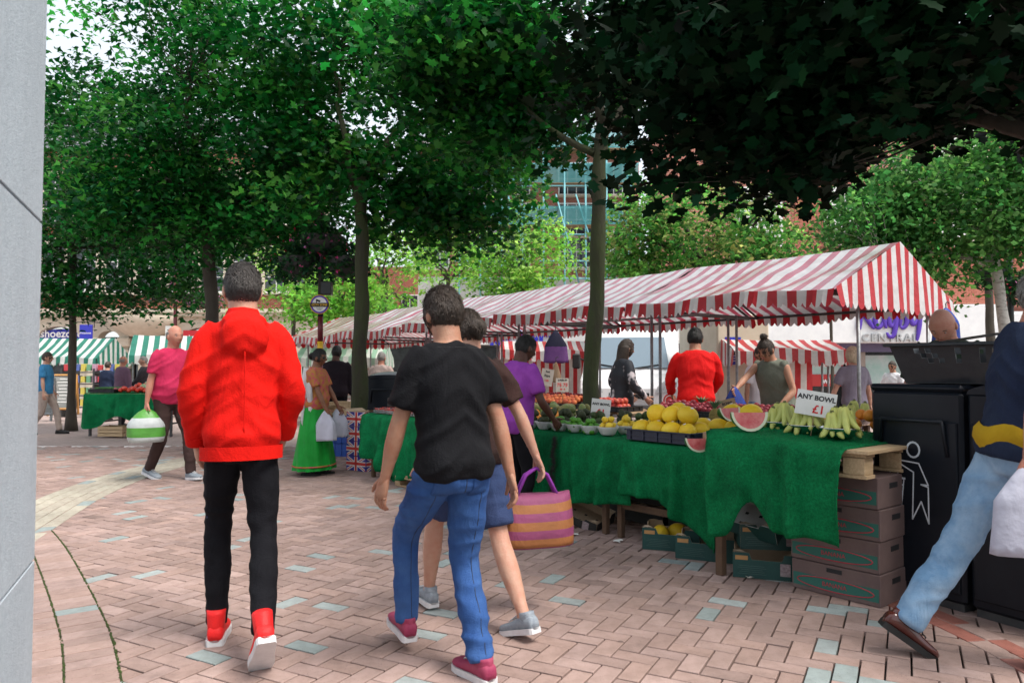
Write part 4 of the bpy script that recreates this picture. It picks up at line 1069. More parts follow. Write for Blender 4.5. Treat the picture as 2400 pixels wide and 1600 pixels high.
M['apple'] = fruit_mat('red_apple_skin', (.45, .02, .03), (.50, .10, .05), .3, 8)
M['cherry'] = fruit_mat('cherry_skin', (.12, .008, .012), (.2, .015, .02), .25, 8)
M['tomato'] = fruit_mat('tomato_skin', (.60, .03, .02), (.65, .06, .03), .3, 8)
M['banana'] = fruit_mat('banana_peel', (.60, .58, .16), (.46, .52, .15), .5, 6, bump=.1)
M['stemg'] = mat('green_stem', (.10, .13, .03), .7, (.16, .13, .05), 10)
M['steelbowl'] = mat('steel_bowl', (.62, .62, .62), .22, (.5, .5, .5), 5, metal=1.0)
M['whitebowl'] = mat('white_plastic_bowl', (.74, .75, .75), .35, trans=.35)
def fmesh(name, r, fn=None, m='orange', seg=14, ring=10):
    return MB().ball((0, 0, 0), r, seg, ring, 0, None, fn).mesh(name, M[m])
def nip(k, p=1.0):
    def f(d, q):
        e = max(0, abs(d.z) - .8) / .2
        return Vector((q.x * (1 - .35 * e), q.y * (1 - .35 * e), q.z * (1 + k * e * e)))
    return f
def pearf(d, q): return Vector((q.x * (1 - .24 * max(0, d.z)), q.y * (1 - .24 * max(0, d.z)), q.z * (1 + .12 * max(0, d.z))))
def dimple(d, q): e = max(0, d.z - .75) / .25; return Vector((q.x, q.y, q.z * (1 - .22 * e * e)))
def ribbed(d, q):
    a = math.atan2(d.y, d.x); w = 1 + .012 * math.cos(10 * a + .6 * math.sin(4 * d.z)); return Vector((q.x * w, q.y * w, q.z))
FM = {'lime': fmesh('lime', (.026, .026, .03), nip(.12), 'lime'), 'avocado': fmesh('avocado', (.034, .034, .045), pearf, 'avo'), 'green_avocado': fmesh('avocado', (.034, .034, .045), pearf, 'avog'),
      'mango': fmesh('mango', (.042, .037, .058), None, 'mango'), 'orange': fmesh('orange', (.040, .040, .038), dimple, 'orange'), 'lemon': fmesh('lemon', (.027, .027, .036), nip(.25), 'lemon'),
      'melon': fmesh('melon', (.067, .067, .080), ribbed, 'melon', 30, 18), 'peach': fmesh('peach', (.036, .036, .034), dimple, 'peach'), 'plum': fmesh('plum', (.028, .028, .030), dimple, 'plum'),
      'apple': fmesh('apple', (.037, .037, .034), dimple, 'apple'), 'tomato': fmesh('tomato', (.034, .034, .030), dimple, 'tomato')}
fr_r = np.random.default_rng(44)
def fruit(kind, p, label, group, rot=None, sc=1.0):
    o = ob(kind if kind != 'green_avocado' else 'avocado', FM[kind], None, p, rot if rot is not None else tuple(fr_r.uniform(0, 6, 3)), label, kind.replace('green_', ''), group, None, sc * float(fr_r.uniform(.9, 1.1)))
    return o
def bowl_mesh(r, h, m, th=.0025):
    q = MB(); pr = [(.0, .002), (r * .55, .002), (r * .72, h * .25), (r * .9, h * .7), (r, h), (r + .004, h + .001), (r + .004, h - .004), (r * .91, h * .66), (r * .73, h * .2), (r * .56, -.0), (.0, .0)]
    q.lathe(pr, 26); return q.mesh('bowl', M[m])
BW = bowl_mesh(.082, .068, 'whitebowl'); BS = bowl_mesh(.115, .06, 'steelbowl')
bl_n = {}
def fruit_bowl(s, n, z, kind, blabel, flabel, grp, me=BW, r=.082, h=.068, nf=9, name='fruit_bowl'):
    p = SN(s, n, z)
    ob(name, me, None, p, fr_r.uniform(0, 6), blabel, 'bowl', 'bowls of fruit on the tables')
    fr = max(FM[kind].vertices[i].co.length for i in range(len(FM[kind].vertices))) * .82
    k = 0
    # packed layers: ring inside, ring on rim, one or two on top
    lay = [(r - fr * 1.5, h * .42, max(3, int(2 * PI * (r - fr * 1.5) / (2.1 * fr)))), (r - fr * 1.1, h * .42 + fr * 1.25, max(3, int(2 * PI * (r - fr * 1.1) / (2.15 * fr)))), (fr * .75, h * .42 + fr * 2.55, 2)]
    for rr, zz, m_ in lay:
        a0 = fr_r.uniform(0, 6)
        for i in range(m_):
            if k >= nf: return
            a = a0 + 2 * PI * i / m_
            fruit(kind, p + Vector((rr * math.cos(a), rr * math.sin(a), zz + fr_r.normal(0, .003))), flabel, grp); k += 1
TT = TZ + .012
row1 = [('avocado', 5.02), ('avocado', 4.83), ('lime', 4.64), ('lime', 4.455), ('lime', 4.27), ('lemon', 4.09)]
for i, (k, s) in enumerate(row1):
    fruit_bowl(s, 4.31 + .012 * math.sin(3 * i), TT, k, {'avocado': 'white plastic bowl heaped with brown avocados at the table edge', 'lime': 'white plastic bowl of green limes at the table edge', 'lemon': 'white plastic bowl of lemons beside the melon tray'}[k],
               {'avocado': 'ripe brown avocado in a bowl along the cloth edge', 'lime': 'small green lime heaped in a white bowl', 'lemon': 'small yellow lemon in the bowl beside the melon tray'}[k], {'avocado': 'avocados', 'lime': 'limes', 'lemon': 'lemons'}[k], nf=12)
row2 = [('orange', 5.2), ('avocado', 5.0), ('avocado', 4.8), ('avocado', 4.6), ('green_avocado', 4.4), ('lemon', 4.08)]
for i, (k, s) in enumerate(row2):
    fruit_bowl(s, 4.52, TT, k, {'avocado': 'bowl of dark avocados in the second row', 'green_avocado': 'bowl of greener avocados before the price card', 'orange': 'bowl of oranges behind the brown avocados', 'lemon': 'second bowl of lemons behind the table edge'}[k],
               {'avocado': 'dark avocado in a second row bowl behind the limes', 'green_avocado': 'greener avocado in the bowl just before the price card', 'orange': 'round orange in the bowl behind brown avocados', 'lemon': 'small yellow lemon in the second bowl behind the edge row'}[k], {'avocado': 'avocados', 'green_avocado': 'avocados', 'orange': 'oranges', 'lemon': 'lemons'}[k], nf=11)
for i, (k, s) in enumerate([('mango', 5.42), ('orange', 5.2), ('mango', 5.0), ('avocado', 4.8), ('green_avocado', 4.62), ('avocado', 4.3), ('green_avocado', 4.1)]):
    fruit_bowl(s, 4.74, TT, k, {'avocado': 'bowl of dark avocados in the back row', 'green_avocado': 'bowl of greener avocados in the back row', 'orange': 'bowl of oranges beside the mangoes', 'mango': 'bowl of green mangoes at the back'}[k],
               {'avocado': 'dark avocado in a back row bowl by the mangoes', 'green_avocado': 'greener avocado in a back row bowl', 'orange': 'round orange in the bowl beside the mangoes', 'mango': 'green mango in the bowl before the mango heap'}[k], {'avocado': 'avocados', 'green_avocado': 'avocados', 'orange': 'oranges', 'mango': 'mangoes'}[k], nf=9)
for i, (k, s) in enumerate([('mango', 5.6), ('mango', 5.42), ('mango', 5.22), ('mango', 5.0)]):
    fruit_bowl(s, 4.96, TT, k, 'bowl of green mangoes at the back', 'green and rosy mango piled at the back', 'mangoes', nf=9)
# melon trays
def tray(label, s, n, z, w=.58, d=.40, h=.075, m='navy_plastic', rot=0.0, name='plastic_tray', cat='tray', solid=False, grp=None):
    t = thing(name, label, cat, SN(s, n, z), SROT + rot, grp)
    MB().box((0, 0, .006), (d, w, .010), None, 0, .002).build('base', M[m], t)
    for a in (-1, 1):
        q = MB(); q.box((a * (d / 2 - .006), 0, h / 2 + .006), (.010, w, h), None, 0, .002)
        for i in range(5): q.box((a * (d / 2 + .003), -w / 2 + .04 + (w - .08) * i / 4, h / 2), (.010, .014, h - .012), None, 0)
        q.box((a * (d / 2 + .004), 0, h + .002), (.018, w + .02, .010), None, 0, .002); q.box((a * (d / 2 + .003), 0, h * .5), (.008, w, .008), None, 0); q.build('side', M[m], t)
        q = MB(); q.box((0, a * (w / 2 - .006), h / 2 + .006), (d - .021, .010, h), None, 0, .002)
        for i in range(4): q.box((-d / 2 + .05 + (d - .1) * i / 3, a * (w / 2 + .003), h / 2), (.014, .010, h - .012), None, 0)
        q.box((0, a * (w / 2 + .004), h + .002), (d - .012, .018, .010), None, 0, .002); q.build('end', M[m], t)
    return t
tray('navy plastic tray heaped with yellow melons at the cloth edge', 3.48, 4.38, TT)
tray('navy plastic tray of melons behind the own price card', 3.28, 4.86, TT)
M['sticker'] = mat('paper_sticker', (.75, .72, .68), .5)
def melons(s, n, z, rows, lb='ribbed yellow melon in the tray at the cloth edge'):
    for (ds, dn, dz_, r_) in rows:
        o = fruit('melon', SN(s + ds, n + dn, z + dz_), lb, 'yellow melons', (PI / 2 + fr_r.normal(0, .3), fr_r.normal(0, .3), r_))
        if fr_r.random() < .5:
            MB().ball((.0, .066, .02), (.016, .004, .012), 8, 4).build('sticker', M['sticker'], o)
L0 = [(-.21, -.12, .085, .2), (-.07, -.12, .085, 1.2), (.07, -.12, .085, .6), (.21, -.12, .085, 2.0), (-.2, .03, .085, 1.0), (-.06, .03, .085, .3), (.08, .03, .085, 1.4), (.21, .03, .085, .2)]
melons(3.48, 4.38, TT, L0 + [(.12, -.05, .195, .4), (-.02, -.06, .195, 1.8), (-.16, -.05, .195, .9), (.0, .05, .215, .1)])
melons(3.28, 4.86, TT, L0[:6] + [(.0, -.05, .195, .7), (-.14, -.02, .195, 1.3)], 'ribbed yellow melon in the tray behind the own price card')
# watermelon wedges
M['rind'] = mat('watermelon_rind', (.03, .14, .03), .4, (.10, .25, .07), 7)
M['pith'] = mat('watermelon_pith', (.62, .66, .48), .5)
M['flesh'] = mat('watermelon_flesh', (.55, .06, .07), .35, (.66, .22, .20), 12, bump=.3, bscale=60)
def wedge(u, v, z, L_, yaw, label, tilt=.0):
    t = thing('watermelon_wedge', label, 'watermelon', onz(u, v, z), yaw, 'cut watermelon wedges')
    R = L_ / 2; n = 14
    def arc(k, rr, yy): return [Vector((rr * math.cos(PI * i / n), yy, rr * (1 - .0) - rr * math.sin(PI * i / n) + (R - rr) + .0)) for i in range(n + 1)]
    # wedge lying on its rind: two cut faces meeting at the top edge
    q = MB(); ring = []
    for i in range(n + 1):
        a = PI * i / n; x, zz = -R * math.cos(a), R * .92 - R * .92 * math.sin(a)
        hw = .42 * R * math.sin(a) + .004
        ring.append([Vector((x, -hw, zz + .004)), Vector((x, -hw * .5, zz * .96)), Vector((x, hw * .5, zz * .96)), Vector((x, hw, zz + .004))])
    q.loft(ring, 0, False, False); q.build('rind', M['rind'], t)
    for sgn in (-1, 1):
        q = MB(); P = [Vector((-R * math.cos(PI * i / n), sgn * (.42 * R * math.sin(PI * i / n) + .004), R * .92 - R * .92 * math.sin(PI * i / n) + .005)) for i in range(n + 1)]
        T_ = [Vector((p.x * .86, sgn * (abs(p.y) * .86), R * .92 - (R * .92 - p.z) * .86)) for p in P]; A_ = [Vector((p.x * .86, .0005 * sgn, R * .93)) for p in P]
        q.loft([P, T_], 1, False, False); q.loft([T_, A_], 0, False, False); q.build('cut_face', [M['flesh'], M['pith']], t)
    t.rotation_euler = (tilt, 0, yaw)
    return t
wedge(1634, 1056, TT, .18, .15, 'small cut watermelon wedge on the melon cloth edge', .25)
wedge(1752, 1006, PZ + .06, .235, .1, 'large cut watermelon wedge on the banana cloth', .25)
wedge(1705, 985, PZ + .06, .20, .5, 'cut watermelon wedge between pineapple and banana bowls', .2)
# paper bag
q = MB(); q.box((0, 0, .055), (.06, .10, .11), None, 0, .004); pb = q.build('paper_bag', M['card'], loc=onz(1668, 1052, TT), rot=SROT, label='small brown paper produce bag by watermelon wedge', cat='bag')
# pineapples
M['pine'] = mat('pineapple_skin', (.16, .12, .03), .7, (.28, .20, .05), 40, bump=1, bscale=60)
M['pineleaf'] = mat('pineapple_leaf', (.06, .14, .06), .6, (.10, .20, .09), 12)
def pineapple(u, v, z, label, lean=0.0, yaw=0.0):
    t = thing('pineapple', label, 'pineapple', onz(u, v, z), yaw, 'pineapples behind the melons')
    q = MB()
    def eye(d, p):
        a = math.atan2(d.y, d.x); th = math.acos(max(-1, min(1, d.z)))
        w = 1 + .06 * max(0, math.cos(8 * a + 8 * th) * math.cos(8 * a - 8 * th)); return Vector((p.x * w, p.y * w, p.z))
    q.ball((0, 0, .085), (.055, .055, .085), 40, 24, 0, None, eye); q.build('fruit_body', M['pine'], t)
    for i in range(26):
        a = i * 2.4; l = .05 + .085 * (1 - i / 30); out = .25 + .75 * (1 - i / 26)
        d = Vector((math.cos(a) * out, math.sin(a) * out, 1.1)).normalized(); p0 = Vector((0, 0, .16)); sd_ = Vector((-math.sin(a), math.cos(a), 0)) * .011
        p1 = p0 + d * l * .55; p2 = p0 + d * l + Vector((math.cos(a) * .03 * out, math.sin(a) * .03 * out, -.01))
        q = MB(); q.add([p0 - sd_, p0 + sd_, p1 + sd_ * .9, p2, p1 - sd_ * .9, p1 - d.cross(sd_).normalized() * .004], [(0, 1, 2, 5), (0, 5, 4), (5, 2, 3), (5, 3, 4)]); q.build('leaf', M['pineleaf'], t)
    t.rotation_euler = (lean, 0, yaw)
    return t
pineapple(1676, 1000, TT, 'upright pineapple behind the yellow melons')
pineapple(1640, 985, TT, 'pineapple partly hidden by the melon pile', .1, 1)
pineapple(1715, 995, TT + .05, 'pineapple lying over beside the watermelon wedges', 1.1, .6)
# bananas
def banana_mesh():
    q = MB(); pts, rad = [], []
    for i in range(9):
        f = i / 8; a = -.15 + 1.05 * f
        pts.append(Vector((.16 * (1 - math.cos(a)) + .008, 0, -.16 * math.sin(a)))); rad.append(.020 * (.35 + .65 * math.sin(PI * min(1, max(0, .12 + .82 * f))) ** .5) if 0 < i < 8 else .006)
    q.tube(pts, rad, 7); return q.mesh('banana', M['banana'])
BAN = banana_mesh()
def banana_bunch(p, label, n=7, yaw=0.0):
    t = thing('banana_bunch', label, 'bananas', p, yaw, 'banana bunches in the steel bowls')
    q = MB(); q.tube([(0, 0, -.012), (.004, 0, .012), (.0, .004, .035)], [.016, .013, .010], 7); q.build('stem', M['stemg'], t)
    for i in range(n):
        a = 2 * PI * i / n + fr_r.normal(0, .08); ob('banana', BAN, t, (math.cos(a) * .008, math.sin(a) * .008, 0), (fr_r.normal(0, .08), fr_r.normal(0, .10) - .05, a), scale=float(fr_r.uniform(.88, 1.05)))
    return t
for (u, v, labb, lb) in ((1831, 1012, 'steel bowl of bananas beside the large watermelon wedge', 'greenish banana bunch in the steel bowl by the watermelon'), (1890, 1021, 'steel bowl of bananas before the tilted price card', 'greenish banana bunch in the bowl below the price card'), (1968, 1029, 'steel bowl of bananas at the pallet corner', 'greenish banana bunch in the bowl at the pallet corner')):
    p = onz(u, v - 4, PZ + .03); s = -SX.x * 0
    ob('steel_bowl', BS, None, p, 0, labb, 'bowl', 'steel banana bowls')
    for j, (a, b) in enumerate(((-.055, -.02), (.055, .0), (.0, .055), (.0, -.06))): banana_bunch(p + Vector((a, b, .125 + .012 * j)), lb, 7, fr_r.uniform(0, 6))
for (u, v, lb) in ((1932, 985, 'greenish banana bunch in the back bowl'), (2010, 995, 'greenish banana bunch in the back bowl')):
    p = onz(u, v, PZ + .02); ob('steel_bowl', BS, None, p, 0, 'steel bowl of bananas behind the front row', 'bowl', 'steel banana bowls')
    for j, (a, b) in enumerate(((-.055, -.02), (.055, .0), (.0, .055))): banana_bunch(p + Vector((a, b, .125 + .012 * j)), lb, 7, fr_r.uniform(0, 6))
OR_ = 'round orange lined up behind the banana bowls'
for i in range(9):
    for j in range(2): fruit('orange', SN(1.95 + .095 * i, 4.78 + .08 * j, PZ + .075 + .06 * ((i + j) % 2)), OR_, 'oranges')
for i in range(7):
    for j in range(2): fruit('apple', SN(2.75 + .08 * i, 4.98 + .08 * j, PZ + .04 + .05 * ((i + j) % 2)), 'red apple heaped behind the watermelon wedges', 'red apples')
# ---- back tables: peaches, cherries, plums
table_top = BZ + .004
for nm, lb, s0, s1, kind, fl, fg in (('tray_a', 'black tray of peaches under the handwritten card', 6.2, 7.6, 'peach', 'ripe red and orange peach heaped on the back table', 'peaches'), ('tray_b', 'black tray of dark plums before the red shirted trader', 3.35, 5.1, 'plum', 'dark red plum heaped before the red shirted trader', 'plums')):
    tray(lb, (s0 + s1) / 2, 6.2, BZ + .003, s1 - s0, .46, .05, 'black_plastic')
    st = .072 if kind == 'peach' else .06
    for i in range(int((s1 - s0 - .08) / st)):
        for j in range(4 if kind == 'peach' else 5):
            fruit(kind, SN(s0 + .06 + i * st + .03 * (j % 2), 6.04 + j * .085 * (1 if kind == 'peach' else .85), BZ + .06 + .028 * (j if j < 3 else 4 - j) * .9 + fr_r.uniform(0, .02)), fl, fg, sc=1.0 if kind == 'peach' else 1.05)
for i in range(8):
    for j in range(3): fruit('apple', SN(5.55 + .085 * i * .5 + .02 * j, 6.05 + .085 * j, BZ + .05 + .06 * (i % 2)), 'red and yellow apple in the black tray by the tree', 'apples by the tree')
tray('black tray of apples and pears beside the tree trunk', 5.72, 6.14, BZ + .003, .5, .4, .05, 'black_plastic')
q = MB()
for i in range(420): q.ball(SN(6.5 + 1.2 * fr_r.random(), 6.5 + .2 * fr_r.random(), BZ + .10 + .05 * fr_r.random()), .012, 6, 4)
q.build('cherry_heap', M['cherry'], kind='stuff', label='heap of dark cherries on a raised box behind the peaches')
MB().box((0, 0, .045), (.28, 1.3, .09), None, 0, .004).build('raised_box', M['card'], loc=SN(7.1, 6.6, BZ + .001), rot=SROT, label='long cardboard box raised under the cherries', cat='box')
# ---- strawberry trays
M['straw'] = fruit_mat('strawberry', (.48, .02, .02), (.55, .06, .03), .35, 20)
M['film'] = mat('clear_plastic_lid', (.80, .84, .88), .12, transm=.85, spec=.6)
def punnet_stack(s, n, z, k, w, d, dark, lb):
    for i in range(k):
        t = thing('strawberry_punnet', lb, 'punnet', SN(s, n, z + i * .062), SROT + fr_r.normal(0, .03), 'punnets of soft fruit')
        q = MB(); q.box((0, 0, .022), (d, w, .044), None, 0, .006); q.build('tray_base', M['black_plastic'] if dark else M['film'], t)
        q = MB()
        for a in range(int(w / .034)):
            for b in range(int(d / .034)):
                for e in range(1):
                    q.ball((-d / 2 + .02 + b * .034 + fr_r.normal(0, .003), -w / 2 + .02 + a * .034, .036 + fr_r.uniform(0, .014)), (.016, .016, .018), 6, 4)
        q.build('berries', M['straw'], t, kind='stuff')
        if not dark or i % 2: 
            q = MB(); q.box((0, 0, .060), (d + .004, w + .004, .002), None, 0); q.build('lid', M['film'], t)
for i in range(4): punnet_stack(7.75 - i * .30, 4.40, TT, 1 if i < 2 else 3, .28, .20, False, 'clear punnet of strawberries along the cloth edge')
for i in range(5): punnet_stack(7.85 - i * .33, 4.66, TT, 2 if i % 2 else 3, .30, .22, True, 'black punnet of strawberries in the second row')
for i in range(4): punnet_stack(7.6 - i * .36, 4.95, TT, 3, .32, .24, True, 'stacked black punnets of berries at the table back')

# ================================================================== PRICE CARDS
def card(label, c, w, h, yaw, lines, m='paper', roll=0.0, lean=-.12, name='price_card'):
    t = thing(name, label, 'price card', c, 0, 'price cards among the fruit')
    t.rotation_euler = Matrix.Rotation(yaw, 3, 'Z').to_4x4().to_3x3().to_euler() if False else (Matrix.Rotation(yaw, 3, 'Z') @ Matrix.Rotation(lean, 3, 'X') @ Matrix.Rotation(roll, 3, 'Y')).to_euler()
    MB().box((0, 0, 0), (w, .004, h), None, 0).build('card', M[m], t)
    for tx, sz, x, z, ink in lines: text(tx, sz, M[ink], t, (x, -.0035, z), ext=.0008, bold=.0012)
    q = MB(); q.tube([(0, .006, -h / 2 - .12), (0, .006, 0)], .003, 5); q.build('stick', M['wood'], t)
    return t
fy = lambda p: -math.atan2(p.x, p.y)
p = at(1408, 958, 6.35); card('white card reading any bowl one pound by the tree trunk', p, .165, .17, fy(p), [('ANY BOWL', .029, 0, .040, 'ink'), ('£1', .085, 0, -.035, 'redink')], roll=.10)
p = at(1912, 946, 4.50); card('white card reading any bowl one pound above the bananas', p, .225, .15, fy(p), [('ANY BOWL', .041, .0, .034, 'ink'), ('£1', .07, .02, -.035, 'redink')], roll=.16)
p = at(1590, 985, 5.42); card('white card reading your own price stuck in the melons', p, .185, .125, fy(p), [('YOUR  OWN', .028, .0, .035, 'ink'), ('1.50', .062, .04, -.015, 'ink')], roll=-.02)
p = at(1318, 902, 8.6); card('buff handwritten card standing in the peaches', p, .15, .16, fy(p), [('2 FOR 79', .026, 0, .055, 'ink'), ('75', .055, -.035, .0, 'redink'), ('75', .055, .035, .0, 'redink'), ('10  9', .03, 0, -.05, 'redink')], 'oldpaper')
p = at(1282, 884, 9.1); card('tall buff handwritten card leaning behind the peaches', p, .15, .21, fy(p), [('Red', .03, 0, .07, 'ink'), ('Ripe', .04, .0, .02, 'ink'), ('1.50', .03, 0, -.04, 'redink')], 'oldpaper', roll=.16)
p = at(1940, 936, 5.6); card('brown card reading any bowl behind the oranges', p, .13, .075, fy(p), [('ANY BOWL', .027, 0, -.012, 'ink')], 'card', roll=.1)
p = at(1705, 945, 7.0); card('brown card with bowl lettering before the red shirt', p, .15, .08, fy(p), [('BOWL', .035, .0, 0, 'ink')], 'card', roll=-.25)
p = at(1052, 905, 8.4); card('white card with a red three above the strawberries', p, .12, .14, fy(p), [('3', .09, 0, .0, 'redink')])

# ================================================================== BOXES UNDER THE TABLES
M['tapelab'] = mat('orange_box_label', (.45, .24, .09), .6)
M['barcode'] = mat('grey_print_label', (.40, .33, .33), .6, (.25, .18, .2), 60)
M['faintprint'] = mat('faint_box_print', (.05, .10, .09), .6)
M['yellowlab'] = mat('yellow_label', (.5, .52, .08), .6)
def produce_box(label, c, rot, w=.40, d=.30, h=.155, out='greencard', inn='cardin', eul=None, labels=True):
    t = thing('produce_box', label, 'box', c, rot, 'open cardboard produce boxes under the tables')
    if eul: t.rotation_euler = eul
    th = .006
    q = MB(); q.box((0, 0, th / 2), (w - .002, d - .002, th), None, 0)
    for i in range(3):
        for j in range(2): q.box((-w / 4 + i * w / 4, -d / 6 + j * d / 3, th + .0005), (.022, .022, .001), None, 1)
    q.build('floor', [M[inn], M['ink']], t)
    def side(nm, length, axis, sg):
        q = MB(); prof = [(-length / 2, h), (-length * .26, h), (-length * .22, h * .74), (length * .22, h * .74), (length * .26, h), (length / 2, h)]
        off = sg * ((d if axis == 'x' else w) / 2 - th / 2)
        def P(a, z, k): return (a, off + k, z) if axis == 'x' else (off + k, a, z)
        bot = [(prof[0][0], 0), (prof[-1][0], 0)]
        poly = [(prof[0][0], .001)] + prof + [(prof[-1][0], .001)]
        n = len(poly)
        o_, i_ = sg * th / 2, -sg * th / 2
        V = [P(a, z, o_) for a, z in poly] + [P(a, z, i_) for a, z in poly]
        F1 = [(0, 1, 2, 3), (0, 3, 4, n - 1), (4, 5, 6, n - 1)]
        q.add(V, [tuple(f) for f in F1], 0); q.add(V, [tuple(n + k for k in f) for f in F1], 1)
        q.add(V, [(k, k + 1, n + k + 1, n + k) for k in range(n - 1)], 1)
        s_ = q.build(nm, [M[out], M[inn]], t)
        if labels and axis == 'x' and sg < 0:
            MB().box((-length * .37, off - .0045, h * .80), (.075, .002, .026), None, 0).build('label', M['tapelab'], s_)
            MB().box((length * .27, off - .0045, h * .42), (.06, .002, .075), None, 0).build('label', M['barcode'], s_)
            for k in range(5): MB().box((-length * .22, off - .0042, h * .18 + k * .012), (length * .42 * (1 - .12 * (k % 3)), .0012, .004), None, 0).build('print_line', M['faintprint'], s_)
        if labels and axis == 'y' and sg > 0: MB().box((off + .0045, .03, h * .5), (.002, .02, .04), None, 0).build('label', M['yellowlab'], s_)
    side('long_side', w, 'x', -1); side('long_side', w - 0, 'x', 1); side('short_side', d - 2 * th - .001, 'y', -1); side('short_side', d - 2 * th - .001, 'y', 1)
    for a in (-1, 1):
        for b in (-1, 1): q = MB(); q.add([(a * (w / 2 - .008), b * (d / 2 - .008), h + .004), (a * (w / 2 - .075), b * (d / 2 - .008), h + .004), (a * (w / 2 - .008), b * (d / 2 - .055), h + .004), (a * (w / 2 - .04), b * (d / 2 - .03), h + .012)], [(0, 1, 3), (0, 3, 2), (1, 2, 3)], 0); q.build('corner_tab', M['cardin'], t)
    return t
p = onz(1545, 1288); b1x = produce_box('dark green produce box holding yellow melons on the paving', p + NX * .16, -.35)
for k, (a, b) in enumerate(((-.09, .02), (.06, .05), (.13, -.04))):
    fruit('melon', p + NX * .16 + Vector((a * .9, b + .03, .085)), 'yellow melon stored in a green box under the table', 'melons under the table', (PI / 2, 0, k), .95)
produce_box('dark green produce box with white slip against the table leg', onz(1632, 1310) + NX * .14, -.42)
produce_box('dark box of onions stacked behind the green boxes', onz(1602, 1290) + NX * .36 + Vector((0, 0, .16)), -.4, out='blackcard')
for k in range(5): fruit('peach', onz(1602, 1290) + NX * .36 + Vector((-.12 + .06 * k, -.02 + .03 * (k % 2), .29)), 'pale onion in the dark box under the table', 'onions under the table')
bb = onz(1768, 1352) + NX * .14
produce_box('bottom dark green box of the pile by the banana cartons', bb, -.33)
produce_box('middle dark green box of the pile by the banana cartons', bb + Vector((.05, .10, .156)), -.16)
produce_box('empty white lined box tipped on top of the green pile', bb + Vector((-.02, .10, .30)), 0, .38, .29, .13, 'greencard', 'whitecard', eul=(.55, .12, -.75), labels=False)
produce_box('torn black tray tipped at the foot of the frayed cloth', onz(1345, 1232) + NX * .1 + Vector((0, 0, .055)), 0, .44, .30, .10, 'blackcard', 'cardin', eul=(.22, .30, -.62))
# banana cartons
M['bcard'] = mat('banana_carton', (.17, .115, .105), .8, (.135, .09, .085), 6)
M['bgreen'] = mat('carton_green_print', (.03, .14, .11), .7); M['bred'] = mat('carton_red_print', (.42, .05, .07), .7)
for k in range(4):
    c = SN(2.14 + .008 * (k % 2), 4.30 + .006 * (k % 3), k * .175)
    t = thing('banana_carton', ['bottom brown banana carton on the paving', 'second brown banana carton of the stack', 'third brown banana carton of the stack', 'top brown banana carton below the pallet boards'][k], 'carton', c, SROT + .02 * math.sin(3 * k), 'stacked banana cartons')
    MB().box((0, 0, .087), (.38, .52, .172), None, 0, .004).build('carton_body', M['bcard'], t)
    for fx_, rotf in ((-.1915, 0),):
        MB().box((-.1905, 0, .062), (.002, .50, .072), None, 0).build('print_band', M['bgreen'], t)
        for sy in (-.12, .12):
            q = MB(); q.tube([Vector((-.1925, sy * .0 + .225 * math.cos(2 * PI * i / 24), .062 + .034 * math.sin(2 * PI * i / 24))) for i in range(25)], .0035, 5); 
        q.build('print_oval', M['bred'], t)
        text('BANANA', .035, M['bred'], t, (-.193, 0, .062), (PI / 2, 0, -PI / 2), name='lettering', ext=.0006)
        MB().box((-.1905, .0, .145), (.002, .09, .024), None, 0, .0).build('hand_hole', M['ink'], t)
    MB().box((0, -.2605, .12), (.10, .002, .03), None, 0).build('hand_hole', M['ink'], t)
# pallet on the ground
def pallet(label, c, rot):
    t = thing('pallet', label, 'pallet', c, rot)
    for i in range(6): MB().box((-.4 + i * .16, 0, .12), (.10, .80, .018), None, 0, .002).build('deck_board', M['wood'], t)
    for y in (-.36, 0, .36):
        MB().box((0, y, .100), (.95, .09, .018), None, 0, .002).build('stringer_board', M['wood'], t); MB().box((0, y, .011), (.95, .09, .018), None, 0, .002).build('bottom_board', M['wood'], t)
        for x in (-.42, 0, .42): MB().box((x, y, .0555), (.11, .09, .07), None, 0, .003).build('block', M['wood'], t)
pallet('weathered timber pallet on the paving under strawberry cloth', SN(6.75, 4.62), SROT + PI / 2)
# small turf offcut hanging at the pallet corner
q = MB(); q.grid(lambda a, b: Vector((.14 * (a - .5) + .04 * b, .05 * math.sin(5 * a), .16 - .15 * b + .02 * math.sin(7 * a))), 8, 8); o_ = q.build('turf_offcut', M['turf'], loc=onz(912, 1128), rot=.3, label='loose turf offcut hanging beside the flag boxes', cat='cloth offcut'); pile_on(o_, o_.data, 900, .012, .004, 7)

